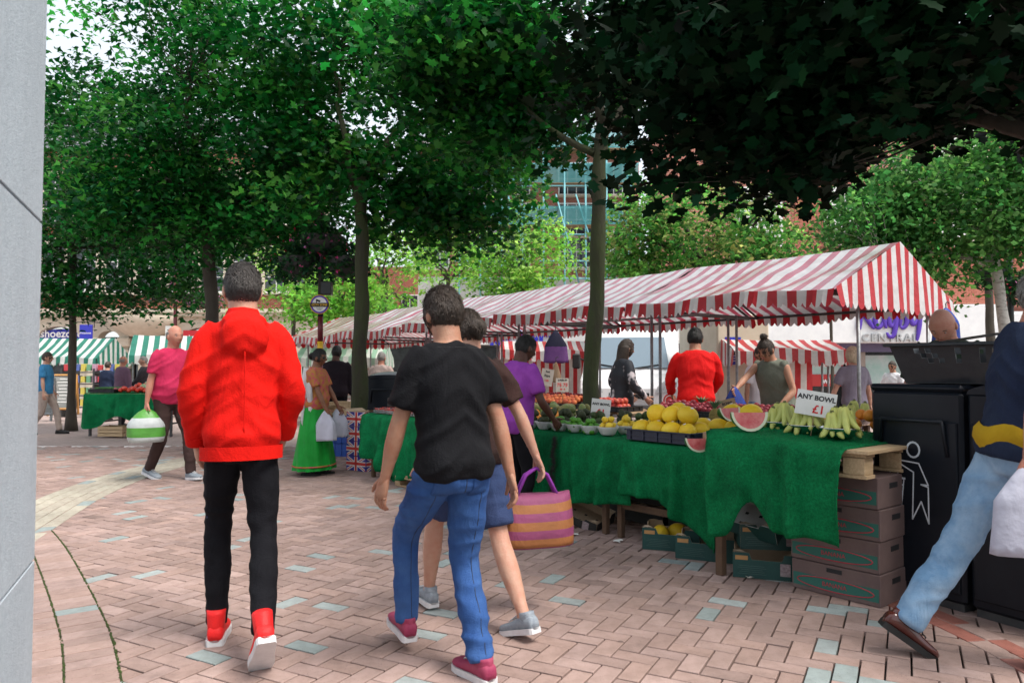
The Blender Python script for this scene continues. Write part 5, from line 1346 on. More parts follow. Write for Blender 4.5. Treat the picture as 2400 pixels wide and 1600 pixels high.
# ---- flag boxes
M['fblue'] = mat('flag_blue', (.03, .025, .24), .6); M['fred'] = mat('flag_red', (.55, .035, .03), .6); M['fwhite'] = mat('flag_white', (.72, .69, .68), .6)
def flag(parent, w, h, y0, axis='front'):
    def tri(pts, m, dy, nm):
        q = MB()
        for P in pts:
            V = [((x, y0 - dy, z) if axis == 'front' else (y0 + math.copysign(dy, y0), x, z)) for x, z in P]; q.add(V, [tuple(range(len(V)))])
        q.build(nm, m, parent)
    W, H = w / 2, h / 2
    tri([[(-W, -H), (W, -H), (W, H), (-W, H)]], M['fblue'], .0006, 'blue_field')
    dl = math.hypot(w, h); nx_, nz_ = -h / dl, w / dl
    def diag(t, sg): return [(-W, -H * sg + nz_ * 0)] 
    def clipband(sg, t, off=0):
        k = t / 2; a = math.atan2(h * sg, w); ex_, ez_ = -math.sin(a), math.cos(a)
        e = 1 - k / dl * 2.2
        return [(-W * e + ex_ * (off - k), -H * sg * e + ez_ * (off - k)), (W * e + ex_ * (off - k), H * sg * e + ez_ * (off - k)), (W * e + ex_ * (off + k), H * sg * e + ez_ * (off + k)), (-W * e + ex_ * (off + k), -H * sg * e + ez_ * (off + k))]
    tri([clipband(1, h * .2), clipband(-1, h * .2)], M['fwhite'], .0012, 'white_saltire')
    tri([clipband(1, h * .066), clipband(-1, h * .066)], M['fred'], .0018, 'red_saltire')
    tri([[(-W, -h / 6), (W, -h / 6), (W, h / 6), (-W, h / 6)], [(-h / 6, -H), (h / 6, -H), (h / 6, H), (-h / 6, H)]], M['fwhite'], .0024, 'white_cross')
    tri([[(-W, -h / 10), (W, -h / 10), (W, h / 10), (-W, h / 10)], [(-h / 10, -H), (h / 10, -H), (h / 10, H), (-h / 10, H)]], M['fred'], .0030, 'red_cross')
fb = onz(842, 1104)
for k in range(4):
    t = thing('flag_box', ['bottom cardboard box printed with union flag', 'second cardboard box printed with union flag', 'third cardboard box printed with union flag', 'top open cardboard box printed with union flag'][k], 'box', Vector((fb.x + .05, fb.y + .17, k * .187)), -.62 + .02 * math.sin(5 * k), 'stacked union flag boxes')
    if k < 3: MB().box((0, 0, .0925), (.36, .34, .183), None, 0, .004).build('carton', M['fblue'], t)
    else:
        q = MB(); q.box((0, 0, .03), (.35, .33, .05), None, 1)
        for a in (-1, 1): q.box((a * .177, 0, .0925), (.006, .34, .183), None, 0); q.box((0, a * .167, .0925), (.348, .006, .183), None, 0)
        q.build('carton', [M['cardin'], M['card']], t)
        q = MB()
        for a in (-1, 1): q.add([(a * .18, -.17, .184), (a * .18, .17, .184), (a * .25, .16, .215), (a * .25, -.16, .215)], [(0, 1, 2, 3)])
        q.build('flap', M['cardin'], t)
    e1 = ob('front_face', None, t, (0, 0, .0925)); e2 = ob('side_face', None, t, (0, 0, .0925))
    flag(e1, .352, .176, -.171); 
    flag(e2, .332, .176, -.181, 'side')
    e2.rotation_euler = (0, 0, PI) if False else (0, 0, 0)
    e3 = ob('side_face', None, t, (0, 0, .0925)); flag(e3, .332, .176, .181, 'side')

# ---- made-up dark boxes, added to deepen the shade under the tables
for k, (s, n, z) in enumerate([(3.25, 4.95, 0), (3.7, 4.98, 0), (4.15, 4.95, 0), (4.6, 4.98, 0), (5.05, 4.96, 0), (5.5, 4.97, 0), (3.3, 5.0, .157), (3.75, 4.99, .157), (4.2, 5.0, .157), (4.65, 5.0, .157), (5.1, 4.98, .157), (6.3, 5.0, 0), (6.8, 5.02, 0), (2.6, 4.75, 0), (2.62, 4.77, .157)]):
    produce_box('added dark box deepening the shade at the back under the tables', SN(s, n, z), SROT + PI / 2, .42, .30, .155, 'blackcard', 'cardin', labels=False)
# ================================================================== BINS
M['binblack'] = mat('black_bin_panel', (.007, .009, .014), .33, (.011, .014, .02), 3, bump=.08, bscale=200, spec=.3)
M['picto'] = mat('white_pictogram', (.62, .66, .70), .5)
def stroke(q, pts, w, y, mi=0):
    for i in range(len(pts) - 1):
        a, b = Vector((pts[i][0], 0, pts[i][1])), Vector((pts[i + 1][0], 0, pts[i + 1][1])); d = (b - a).normalized(); n = Vector((-d.z, 0, d.x)) * w / 2
        a, b = a - d * w * .3, b + d * w * .3
        q.add([(a - n) + Vector((0, y, 0)), (b - n) + Vector((0, y, 0)), (b + n) + Vector((0, y, 0)), (a + n) + Vector((0, y, 0))], [(0, 1, 2, 3)], mi)
def pictogram(parent, x, z, s, y):
    w = .012 * s
    fig = MB(); stroke(fig, [(.02 + .035 * math.cos(a), .21 + .04 * math.sin(a)) for a in [i * PI / 8 for i in range(17)]], .010 * s, 0)
    fig2 = [(-.10, .15), (.05, .14), (.10, .03), (.06, .03), (.10, .02), (.10, -.17), (.06, -.06), (.01, -.16), (.02, .09), (-.10, .15)]
    stroke(fig, fig2, .007 * s, 0)
    for v in range(len(fig.v)): fig.v[v] = (x + fig.v[v][0] * s, y, z + fig.v[v][2] * s)
    fig.build('litter_figure', M['picto'], parent)
    bk = MB(); stroke(bk, [(-.155, .05), (-.03, .05)], .010 * s, 0)
    for i in range(6): stroke(bk, [(-.15 + .023 * i, .05), (-.125 + .014 * i, -.13)], .006 * s, 0)
    for k in range(6): f = k / 5; stroke(bk, [(-.15 + .027 * f, .05 - .18 * f), (-.035 - .02 * f, .05 - .18 * f)], .006 * s, 0)
    stroke(bk, [(-.12, .07), (-.09, .11), (-.06, .085), (-.085, .06), (-.12, .07)], .006 * s, 0)
    for v in range(len(bk.v)): bk.v[v] = (x + bk.v[v][0] * s, y, z + bk.v[v][2] * s)
    bk.build('litter_basket', M['picto'], parent)
def bin_unit(label, c, rot, w=.54, d=.64, h=1.17, dome=True, pict=True, brand=True, grp=None):
    t = thing('litter_bin', label, 'litter bin', c, rot, grp)
    MB().box((0, d / 2, h / 2 + .02), (w, d, h - .04), None, 0, .018).build('cabinet', M['binblack'], t)
    MB().box((0, d / 2, .03), (w - .04, d - .04, .06), None, 0).build('plinth', M['darksteel'], t)
    MB().box((0, -.006, h * .47), (w - .05, .012, h * .78), None, 0, .005).build('door', M['binblack'], t)
    q = MB()
    if dome:
        rings = []
        for i in range(13):
            f = i / 12; y = d * f; hh = .10 * math.sin(PI * min(1, .12 + .8 * f)) ** .6
            rings.append([Vector((w / 2 * math.cos(PI * k / 12) * (1 if abs(math.cos(PI * k / 12)) < .99 else 1), y, h - .01 + hh * math.sin(PI * k / 12) ** .7)) for k in range(13)])
        q.loft(rings, 0, False, False); q.add(rings[0], [tuple(range(13))]); q.add(rings[-1], [tuple(range(13))[::-1]])
        q.build('hood', M['binblack'], t)
    else:
        MB().box((0, d / 2, h + .018), (w + .012, d + .012, .04), None, 0, .016).build('lid', M['binblack'], t)
    q = MB(); q.tube([(-w * .36, -.012, h * .70), (-w * .33, -.03, h * .86), (w * .33, -.03, h * .86), (w * .36, -.012, h * .70)], .012, 8); q.build('chute_handle', M['binblack'], t)
    if pict: pictogram(t, -.02, .62, 1.05, -.0135)
    if brand:
        text('BigBelly', .075, M['whitelet'], t, (.03, -.014 if not dome else -.006, h + (.035 if dome else -.07)), ext=.001, bold=.0015)
        text('SOLAR', .035, M['whitelet'], t, (.07, -.014 if not dome else -.006, h + (-.012 if dome else -.115)), ext=.001)
    return t
bd = Vector((.48, -.88, 0)).normalized(); b0 = Vector((2.14, 4.44, 0)); brot = math.atan2(bd.y, bd.x)
bin1 = bin_unit('big black litter bin with white pictogram carrying a black crate', b0 + bd * .275, brot, dome=False, brand=False)
bin2 = bin_unit('black domed solar litter bin beside the gravel pit', b0 + bd * .275 + bd * .565, brot)
fbx = at(905, 1000, 10.4); FB = Vector((fbx.x, 10.4, 0))
bf1 = bin_unit('black litter bin behind strawberries with pale handle', FB, -.12, .62, .6, 1.16, grp=None, pict=False, brand=False)
bf2 = bin_unit('black domed litter bin with red diamond sticker behind strawberries', FB + Vector((.66, -.08, 0)), -.12, .66, .6, 1.18, pict=False)
q = MB(); q.add([(-.1, -.016, .86), (0, -.016, .74), (.1, -.016, .86), (0, -.016, .98)], [(0, 1, 2, 3)]); dm = q.build('diamond_sticker', M['fwhite'], bf2)
q = MB(); q.lathe([(0, 0), (.055, 0)], 18); o_ = q.build('red_disc', M['fred'], dm, loc=(0, -.018, .86), rot=(PI / 2, 0, 0))
q = MB(); q.box((0, 0, .002), (.07, .014, .001), None, 0); q.box((0, 0, .0025), (.014, .07, .001), None, 0); q.build('white_cross', M['fwhite'], o_)
# ---- black plastic crate on the bin
def basket(label, c, rot, w=.66, d=.42, h=.215, m='black_plastic'):
    t = thing('plastic_crate', label, 'crate', c, rot)
    MB().box((0, 0, .006), (w * .84, d * .8, .012), None, 0, .003).build('base', M[m], t)
    def panel(nm, p0, p1, q0, q1, holes):
        p0, p1, q0, q1 = map(Vector, (p0, p1, q0, q1))
        q = MB(); nx_, nz_ = 28, 8
        nrm = (p1 - p0).cross(q0 - p0).normalized() * .006
        def pt(i, j): a = p0.lerp(p1, i / nx_); b = q0.lerp(q1, i / nx_); return a.lerp(b, j / nz_)
        for i in range(nx_):
            for j in range(nz_):
                if (i, j) in holes: continue
                V = [pt(i, j), pt(i + 1, j), pt(i + 1, j + 1), pt(i, j + 1)]
                q.add(V + [x - nrm for x in V], [(0, 1, 2, 3), (7, 6, 5, 4), (0, 4, 5, 1), (2, 6, 7, 3), (1, 5, 6, 2), (3, 7, 4, 0)])
        q.build(nm, M[m], t)
    hs = {(i, j) for i in (11, 15) for j in (4, 5, 6)} | {(5, 5), (6, 4), (7, 5), (8, 4), (6, 6), (4, 6), (19, 5), (20, 6), (21, 5), (22, 6), (18, 4), (17, 6)}
    lw, ld = w * .42, d * .4
    panel('side', (-lw, -ld, .006), (lw, -ld, .006), (-w / 2, -d / 2, h), (w / 2, -d / 2, h), hs)
    panel('side', (lw, ld, .006), (-lw, ld, .006), (w / 2, d / 2, h), (-w / 2, d / 2, h), hs)
    hh = {(i, j) for i in range(11, 17) for j in (6,)}
    panel('end', (-lw, ld, .006), (-lw, -ld, .006), (-w / 2, d / 2, h), (-w / 2, -d / 2, h), hh)
    panel('end', (lw, -ld, .006), (lw, ld, .006), (w / 2, -d / 2, h), (w / 2, d / 2, h), hh)
    q = MB()
    for a in (-1, 1): q.box((0, a * (d / 2 + .008), h - .006), (w + .05, .03, .02), None, 0, .004); q.box((a * (w / 2 + .008), 0, h - .0065), (.03, d - .016, .019), None, 0, .004)
    q.build('rim', M[m], t)
    MB().box((.25, -d / 2 + .012, h * .45), (.05, .004, .05), None, 0).build('barcode_label', M['paper'], t)
    q = MB(); q.grid(lambda a, b: Vector((-.28 + .36 * a, -.12 + .2 * b, h + .004 + .05 * a)), 4, 3); q.build('paper_sheet', M['paper'], t)
    return t
basket('black slotted plastic crate standing on the bin top', b0 + bd * .52 - Vector((-bd.y, bd.x, 0)) * -.30 + Vector((0, 0, 1.212)), brot + .22, .86, .50, .225)
# ---- hanging blue bags, hanging skirt, paper bags
M['bagblue'] = mat('blue_carrier_film', (.012, .03, .22), .25, (.02, .06, .34), 6, bump=1, bscale=14, trans=.15)
M['navycloth'] = mat('navy_cloth', (.015, .015, .04), .8, (.02, .018, .05), 8, bump=.2)
M['purplecloth'] = mat('purple_cloth', (.14, .05, .20), .8, (.18, .07, .24), 8, bump=.2)
def hang_bag(name, label, p, w, h, m, m2=None, seed=1, flare=.4, cat='bag', depth=.5, pts=0):
    t = thing(name, label, cat, p)
    q = MB(); rings = []
    for i in range(13):
        f = i / 12; ww = w * (.12 + .88 * min(1, (f / flare)) ** .8) if f < flare else w * (1 - .05 * math.sin(4 * f))
        rings.append([Vector(((ww / 2) * math.cos(2 * PI * k / 24) * (1 + .10 * math.sin(5 * k + seed) * f), ww / 2 * depth * math.sin(2 * PI * k / 24) * (1 + .25 * math.sin(7 * k + 2 * f + seed)), -h * f + .03 * f * math.sin(3 * k + seed) * (1 if pts else .3))) for k in range(24)])
    q.loft(rings, 0, True)
    if m2:
        for i, f in enumerate(q.f):
            if sum(q.v[k][2] for k in f) / len(f) < -h * .52: q.m[i] = 1
    q.build('bag_body' if cat == 'bag' else 'skirt_body', [m] + ([m2] if m2 else []), t)
    q = MB(); q.tube([(0, 0, -.01), (0, 0, .05), (.02, 0, .075), (.035, 0, .05)], .006, 6); q.build('hook', M['darksteel'], t)
    return t
hang_bag('carrier_bag_bundle', 'bundle of shiny blue carrier bags hanging from the gable end', at(2217, 722, 8.1), .30, .44, M['bagblue'], seed=3, pts=1)
hang_bag('hanging_skirt', 'navy and purple cloth skirt hanging from the stall rail', at(1302, 775, 10.2), .32, .44, M['navycloth'], M['purplecloth'], 2, .5, 'skirt', .35)
hang_bag('paper_bag_bundle', 'brown paper bags strung below the hanging skirt', at(1303, 848, 10.0), .14, .27, M['card'], None, 5, .7, 'bag', .4)
q = MB(); q.tube([SN(6.0, 8.3, 2.02), SN(9.2, 8.3, 2.02)], .018, 8); q.build('hanging_rail', M['steel'], label='grey steel rail the skirt hangs from', cat='rail')
# ---- post carrying the hanging rails
# ================================================================== VAN
M['vanwhite'] = mat('white_van_paint', (.78, .79, .80), .22, (.74, .75, .76), 1.5, coat=.6)
M['vanglass'] = mat('van_glass', (.16, .22, .27), .05, spec=.9)
M['lampglass'] = mat('headlamp_lens', (.55, .58, .6), .08, (.30, .32, .34), 6, spec=.9)
M['rubber'] = mat('black_rubber', (.015, .015, .016), .7)
vx = at(1470, 862, 15.0).x
van = thing('delivery_van', 'white delivery van parked behind the stall with plain bonnet', 'van', (vx + .02, 14.9, gz(15)), -.20)
# profile along -y (front) .. +y ; local x across
prof = [(-.02, .35), (-.05, .62), (-.02, .92), (.10, 1.08), (.52, 1.22), (.62, 1.30), (1.25, 2.02), (1.42, 2.12), (1.7, 2.34), (5.0, 2.36), (5.02, .45), (4.6, .32)]
def sect(x, ins): return [Vector((x, y + ins * (1 if y < 2.6 else -1) * .6, z - (ins * .5 if z > 1.8 else 0))) for y, z in prof]
xs = [(-1.0, .10), (-.97, .03), (-.80, .0), (-.4, -.03), (0, -.04), (.4, -.03), (.8, .0), (.97, .03), (1.0, .10)]
q = MB(); rings = [sect(x, i) for x, i in xs]; q.loft(rings, 0, True, True, False)
q.build('body', M['vanwhite'], van)
def onfront(x, z, off=.012):
    for i in range(len(prof) - 1):
        (y0, z0), (y1, z1) = prof[i], prof[i + 1]
        if z0 <= z <= z1 and y1 < 2: f = (z - z0) / (z1 - z0); y = y0 + (y1 - y0) * f; break
    return Vector((x, y - .03 - off, z))
q = MB(); q.add([onfront(-.80, 1.34, .03), onfront(.80, 1.34, .03), onfront(.70, 2.0, .03), onfront(-.70, 2.0, .03)], [(0, 1, 2, 3)]); ws = q.build('windscreen', M['vanglass'], van)
q = MB()
for a in (-1, 1): q.tube([onfront(a * .1, 1.33, .05), onfront(a * .62, 1.41, .05)], .012, 6)
q.build('wiper', M['rubber'], ws)
for a in (-1, 1):
    q = MB(); q.add([Vector((a * .52, -.075, .84)), Vector((a * .92, -.02, .86)), Vector((a * .94, .06, 1.05)), Vector((a * .74, .02, 1.12)), Vector((a * .56, -.055, .96))], [(0, 1, 2, 3, 4)])
    q.build('headlight', M['lampglass'], van)
    q = MB(); q.box((a * 1.14, .72, 1.48), (.17, .10, .32), None, 0, .03); mi_ = q.build('mirror', M['rubber'], van)
    q = MB(); q.tube([(a * .98, .78, 1.5), (a * 1.1, .74, 1.56)], .015, 6); q.build('mirror_arm', M['rubber'], mi_)
    q = MB(); q.add([Vector((a * 1.004, .80, 1.36)), Vector((a * 1.004, 1.55, 1.36)), Vector((a * 1.004, 1.55, 1.95)), Vector((a * 1.004, 1.28, 1.95))], [(0, 1, 2, 3)]); q.build('side_window', M['vanglass'], van)
    for yy in (.95, 4.1):
        q = MB(); q.lathe([(.0, -.10), (.2, -.11), (.32, -.10), (.335, -.05), (.335, .05), (.32, .10), (.2, .11), (0, .10)], 22); w_ = q.build('wheel', M['rubber'], van, loc=(a * .90, yy, .335), rot=(0, PI / 2, 0))
        q = MB(); q.lathe([(.0, .115 * a), (.2, .115 * a)], 16); q.build('hubcap', M['steel'], w_)
q = MB(); q.box((0, -.10, .48), (1.7, .06, .26), None, 0, .02); q.build('bumper', mat('grey_bumper', (.12, .12, .125), .5), van)
q = MB(); q.box((0, -.095, .78), (.8, .03, .12), None, 0, .01); q.build('grille', M['rubber'], van)
q = MB(); q.lathe([(0, 0), (.13, .0)], 20); dsk = q.build('red_disc', M['fred'], van, loc=(.80, -.14, .70), rot=(PI / 2, 0, .1))
q = MB(); q.lathe([(.085, 0), (.10, 0)], 20); q.build('white_ring', M['fwhite'], dsk, loc=(0, 0, .003))
# ---- cream trailer with a blue notice
trl = thing('catering_trailer', 'cream catering trailer corner with a blue notice behind the red shirt', 'trailer', at(1682, 975, 13.4) * 1.0, .12)
trl.location.z = gz(13.4)
MB().box((.5, 1.0, 1.35), (1.0, 2.0, 1.9), None, 0, .03).build('body', mat('cream_panel', (.60, .53, .42), .5, (.54, .47, .36), 3), trl)
MB().box((.5, 1.0, .3), (.9, 1.9, .12), None, 0).build('chassis', M['darksteel'], trl)
o_ = MB().box((.30, -.008, 1.62), (.30, .012, .5), None, 0).build('blue_notice', M['signblue'], trl)
for k in range(9): MB().box((.30, -.016, 1.80 - .045 * k), (.22, .004, .012), None, 0).build('print_line', M['whitelet'], o_)
q = MB(); q.lathe([(0, -.08), (.26, -.08), (.27, 0), (.26, .08), (0, .08)], 20); q.build('wheel', M['rubber'], trl, loc=(.03, 1.2, .275), rot=(0, PI / 2, 0))

# ================================================================== POSTS, SIGNS, HANGING BASKETS
M['postred'] = mat('maroon_post_paint', (.14, .012, .02), .4, (.10, .01, .016), 6)
M['postdark'] = mat('black_post_paint', (.012, .014, .014), .45, (.02, .022, .022), 6)
M['bandy'] = mat('yellow_band', (.72, .42, .02), .5)
M['basketleaf'] = leaf_mat('basket_leaf', .25)
def flower_basket(parent, x, y, z, r, seed, n=700, pal=((.02, .085, .03), (.012, .06, .025), (.03, .11, .03)), fl=((.6, .06, .25), (.65, .25, .5), (.5, .02, .06)), nf=60):
    rr = np.random.default_rng(seed)
    q = MB(); q.lathe([(.02, -r * .75), (r * .5, -r * .55), (r * .75, -r * .15), (r * .8, .05)], 18, (x, y, z)); b = q.build('basket', M['darksteel'], parent)
    d = rr.normal(size=(n, 3)); d /= np.linalg.norm(d, axis=1)[:, None]; P = d * np.array([r, r, r * .85]) * rr.uniform(.55, 1.1, (n, 1)); P[:, 2] -= .35 * r * (np.abs(P[:, 0]) / r) 
    P += np.array([x, y, z])
    C = np.array(pal)[rr.integers(0, len(pal), n)] * rr.uniform(.7, 1.3, (n, 1))
    ob('foliage', leaf_mesh('foliage', P, rr.uniform(.05, .10, n), OVAL, C, rr, .9, 'basketleaf'), b, kind='stuff')
    d = rr.normal(size=(nf, 3)); d /= np.linalg.norm(d, axis=1)[:, None]; P = d * np.array([r, r, r * .9]) * 1.08 + np.array([x, y, z])
    C = np.array(fl)[rr.integers(0, len(fl), nf)]
    ob('flowers', leaf_mesh('flowers', P, rr.uniform(.04, .07, nf), STAR, C, rr, 1.2, 'basketleaf'), b, kind='stuff')
PY = 11.2
pp = at(750, 862, PY)
post = thing('lamp_post', 'maroon post with yellow band and camera zone sign', 'post', (pp.x, PY, 0))
zz = lambda v, Y=PY: at(1200, v, Y).z
q = MB(); q.tube([(0, 0, 0), (0, 0, zz(838))], .045, 12); q.tube([(0, 0, zz(800)), (0, 0, zz(742))], .042, 12); q.build('shaft', M['postred'], post)
q = MB(); q.tube([(0, 0, zz(838)), (0, 0, zz(800))], .046, 12); q.build('yellow_band', M['bandy'], post)
q = MB(); q.tube([(0, 0, zz(742)), (0, 0, zz(470))], .042, 12); q.build('upper_shaft', M['postdark'], post)
MB().box((.10, -.02, zz(676)), (.16, .14, .20), None, 0, .01).build('junction_box', M['postdark'], post)
sg = MB(); sg.lathe([(0, 0), (.148, 0), (.148, .008), (0, .008)], 36); sgo = sg.build('round_sign', M['bandy'], post, loc=(0, -.055, zz(714)), rot=(PI / 2, 0, 0))
q = MB(); q.lathe([(0, 0), (.136, 0)], 36); q.build('blue_ring', M['purple'], sgo, loc=(0, 0, .0095)); q = MB(); q.lathe([(0, 0), (.110, 0)], 36); q.build('white_disc', M['paper'], sgo, loc=(0, 0, .0105))
MB().box((0, -.008, .0115), (.285, .062, .001), None, 0).build('yellow_bar', M['ink'], sgo)
text('CCTV ZONE', .042, M['bandy'], sgo, (0, -.008, .013), (0, 0, 0), ext=.0005, bold=.001)
q = MB(); q.box((-.02, .055, .012), (.07, .028, .001), Matrix.Rotation(-.4, 3, 'Z'), 0); q.box((-.045, .036, .0122), (.012, .03, .001), None, 0); q.build('camera_symbol', M['ink'], sgo)
for k in range(3): MB().box((0, -.055 - .014 * k, .012), (.10 - .02 * k, .004, .001), None, 0).build('print_line', M['ink'], sgo)
for a, sd_ in ((-.36, 1), (.36, 2)):
    q = MB(); q.tube([(0, 0, zz(610)), (a * .5, 0, zz(600)), (a, 0, zz(607))], .014, 6); q.build('bracket_arm', M['postdark'], post)
    flower_basket(post, a, 0, zz(612), .36, 60 + sd_)
flower_basket(post, 0, .1, zz(560), .42, 66)
p2 = at(409, 862, 25)
post2 = thing('lamp_post', 'slim far post with pink flower baskets before the date numerals', 'post', (p2.x, 25, gz(25)))
z2 = lambda v: at(1200, v, 25).z - gz(25)
q = MB(); q.tube([(0, 0, 0), (0, 0, z2(640))], .06, 10); q.build('shaft', M['postred'], post2)
MB().box((-.15, -.08, z2(777)), (.28, .02, .38), None, 0).build('notice', M['paper'], post2)
for a in (-.55, .55, 1.1): flower_basket(post2, a, 0, z2(688 + 10 * a), .48, int(70 + a * 10), 600, nf=170, fl=((.62, .2, .5), (.7, .35, .6), (.6, .1, .3)))
p3 = at(2372, 862, 12.6)
post3 = thing('lamp_post', 'dark post with pink flower basket behind the birch', 'post', (p3.x, 12.6, 0))
z3 = lambda v: at(1200, v, 12.6).z
q = MB(); q.tube([(0, 0, 0), (0, 0, z3(420))], .05, 10); q.build('shaft', M['postdark'], post3)
flower_basket(post3, .25, 0, z3(670), .34, 80, 700, nf=50); flower_basket(post3, -.3, 0, z3(640), .3, 81, 500, nf=20)

# ================================================================== VEGETABLE STALL AND A-BOARDS AT FAR SIDE
va = onz(200, 1022); vb = onz(352, 1034)
vdir = Vector((1, -.10, 0)).normalized(); vl = 1.75
vt = thing('vegetable_table', 'steel legged table under the vegetable display', 'table', (va.x, va.y, 0), math.atan2(vdir.y, vdir.x))
MB().box((vl / 2, .5, .80), (vl, 1.0, .03), None, 0).build('table_top', M['wood'], vt)
for x in (.06, vl - .06):
    for y in (.05, .95): MB().box((x, y, .39), (.04, .04, .78), None, 0).build('leg', M['darksteel'], vt)
    MB().box((x, .5, .25), (.03, .84, .03), None, 0).build('rail', M['darksteel'], vt)
def vcl(a, b):
    x = -.03 + (vl * .86) * a
    if b < .35: return Vector((x, 1.0 - 1.02 * b / .35, .822))
    f = (b - .35) / .65; w = .07 * f * (math.sin(9 * x + .5) + .5 * math.sin(21 * x))
    return Vector((x + .03 * f * math.sin(5 * x), -.03 - abs(w) - .05 * f, .82 - (.55 + .12 * math.sin(5 * x + 1)) * f))
q = MB(); q.grid(vcl, 70, 24); vc = q.build('table_cloth', M['turf'], loc=vt.location, rot=vt.rotation_euler, label='green turf cloth with deep folds under the vegetable display', cat='table cloth', group='green turf cloths on the tables'); pile_on(vc, vc.data, 9000, .016, .006, 12)
vr = np.random.default_rng(5)
def vpt(x, y, z): return vt.matrix_basis @ Vector((x, y, z)) if False else Vector((va.x, va.y, 0)) + Matrix.Rotation(math.atan2(vdir.y, vdir.x), 3, 'Z') @ Vector((x, y, z))
M['cabbage'] = mat('cabbage_leaf', (.30, .42, .20), .6, (.42, .52, .32), 10, bump=1, bscale=18)
M['pepper'] = mat('red_pepper_skin', (.62, .03, .02), .25, (.66, .07, .03), 6)
M['radish'] = mat('radish_skin', (.55, .03, .10), .4, (.6, .2, .25), 30)
M['cuc'] = mat('cucumber_skin', (.03, .12, .03), .45, (.06, .18, .04), 12)
def ruffle(d, p): w = 1 + .07 * math.sin(9 * math.atan2(d.y, d.x) + 5 * d.z); return p * w
cabm = MB().ball((0, 0, 0), (.085, .085, .075), 18, 12, 0, None, ruffle).mesh('cabbage', M['cabbage'])
def pepf(d, p): a = math.atan2(d.y, d.x); w = 1 + .10 * math.cos(3 * a); return Vector((p.x * w, p.y * w, p.z * (1 - .2 * max(0, d.z - .6))))
pepm = MB().ball((0, 0, 0), (.042, .042, .055), 16, 10, 0, None, pepf).mesh('pepper', M['pepper'])
cucm = MB(); cucm.tube([(-.15, 0, 0), (-.14, 0, .004), (0, 0, .012), (.14, 0, .004), (.15, 0, 0)], [.006, .021, .023, .021, .006], 10); cucm = cucm.mesh('cucumber', M['cuc'])
for i in range(7): ob('cabbage', cabm, None, vpt(.78 + .15 * (i % 5), .62 + .14 * (i // 5), .90 + .05 * (i // 5)), tuple(vr.uniform(0, 6, 3)), 'pale green cabbage at the back of the vegetable table', 'cabbage', 'cabbages')
for i in range(26): ob('pepper', pepm, None, vpt(.62 + .085 * (i % 13), .12 + .10 * (i // 13), .875 + .03 * (i % 2)), tuple(vr.uniform(0, 6, 3)), 'glossy red pepper along the vegetable table edge', 'pepper', 'red peppers')
for i in range(14): ob('pepper', pepm, None, vpt(.55 + .07 * (i % 7), .72 + .10 * (i // 7), .93 + .03 * (i % 2)), tuple(vr.uniform(0, 6, 3)), 'red pepper in the heap beside the cabbages', 'pepper', 'red peppers behind')
for i in range(10): ob('cucumber', cucm, None, vpt(.17 + .04 * (i % 5), .25 + .05 * (i % 5), .86 + .04 * (i // 5)), (0, 0, vr.normal(.1, .1)), 'dark green cucumber in the corner tray', 'cucumber', 'cucumbers')
q = MB()
for i in range(380): q.ball(Vector((.35 + 1.25 * vr.random(), .28 + .3 * vr.random(), .85 + .05 * vr.random())), .02, 6, 4)
q.build('radish_heap', M['radish'], kind='stuff', label='heap of pink radishes across the vegetable table', loc=(va.x, va.y, 0), rot=math.atan2(vdir.y, vdir.x))
tr_ = tray('black tray of cucumbers on the vegetable table corner', 0, 0, .83, .44, .5, .06, 'black_plastic'); tr_.location = vpt(.22, .3, .83); tr_.rotation_euler = (0, 0, .0)
def crate_wood(label, p, rot, w=.5, d=.35, h=.2):
    t = thing('wooden_crate', label, 'crate', p, rot)
    for k in range(3):
        for s in (-1, 1):
            MB().box((0, s * d / 2, .035 + k * .066), (w, .012, .055), None, 0, .002).build('slat', M['lightwood'], t); MB().box((s * (w / 2 - .007), 0, .035 + k * .066), (.012, d - .014, .055), None, 0, .002).build('slat', M['lightwood'], t)
    for a in (-1, 1):
        for b in (-1, 1): MB().box((a * (w / 2 - .025), b * (d / 2 - .02), h / 2), (.03, .025, h), None, 0).build('corner_post', M['wood'], t)
    MB().box((0, 0, .012), (w - .03, d - .03, .012), None, 0).build('floor', M['wood'], t)
    return t
crate_wood('slatted wooden crate under the vegetable table', vpt(.55, .1, 0), -.1)
M['chalk'] = mat('chalkboard', (.16, .17, .16), .8, (.28, .28, .27), 3, aniso=(1, 1, 12))
def aboard(label, u, v, w, h, yaw, m):
    t = thing('chalkboard_sign', label, 'sign', onz(u, v), yaw, 'easel boards by the thin tree')
    for sg_, nm in ((-1, 'front_leaf'), (1, 'back_leaf')):
        e = ob(nm, None, t, (0, 0, 0)); e.rotation_euler = (0, 0, 0)
        tl = .28 * h
        def P(x, z, o=0.0): return Vector((x, sg_ * tl * (1 - z / h) + sg_ * o, z))
        q = MB()
        for a in (-1, 1): q.tube([P(a * w / 2, 0), P(a * w / 2, h)], .03, 4, smooth=False)
        q.tube([P(-w / 2, h - .02), P(w / 2, h - .02)], .03, 4, smooth=False); q.tube([P(-w / 2, h * .16), P(w / 2, h * .16)], .03, 4, smooth=False); q.build('frame', m, e)
        q = MB(); q.add([P(-w / 2, h * .17), P(w / 2, h * .17), P(w / 2, h - .03), P(-w / 2, h - .03)], [(0, 1, 2, 3)]); bd_ = q.build('board', M['chalk'], e)
        if sg_ < 0:
            for k in range(8):
                z = h * .88 - k * h * .08; q = MB(); l = w * (.30 + .09 * ((k * 5) % 3)); q.add([P(-l / 2, z, .008), P(l / 2, z, .008), P(l / 2, z + .02, .008), P(-l / 2, z + .02, .008)], [(0, 1, 2, 3)]); q.build('chalk_line', M['paper'], bd_)
    return t
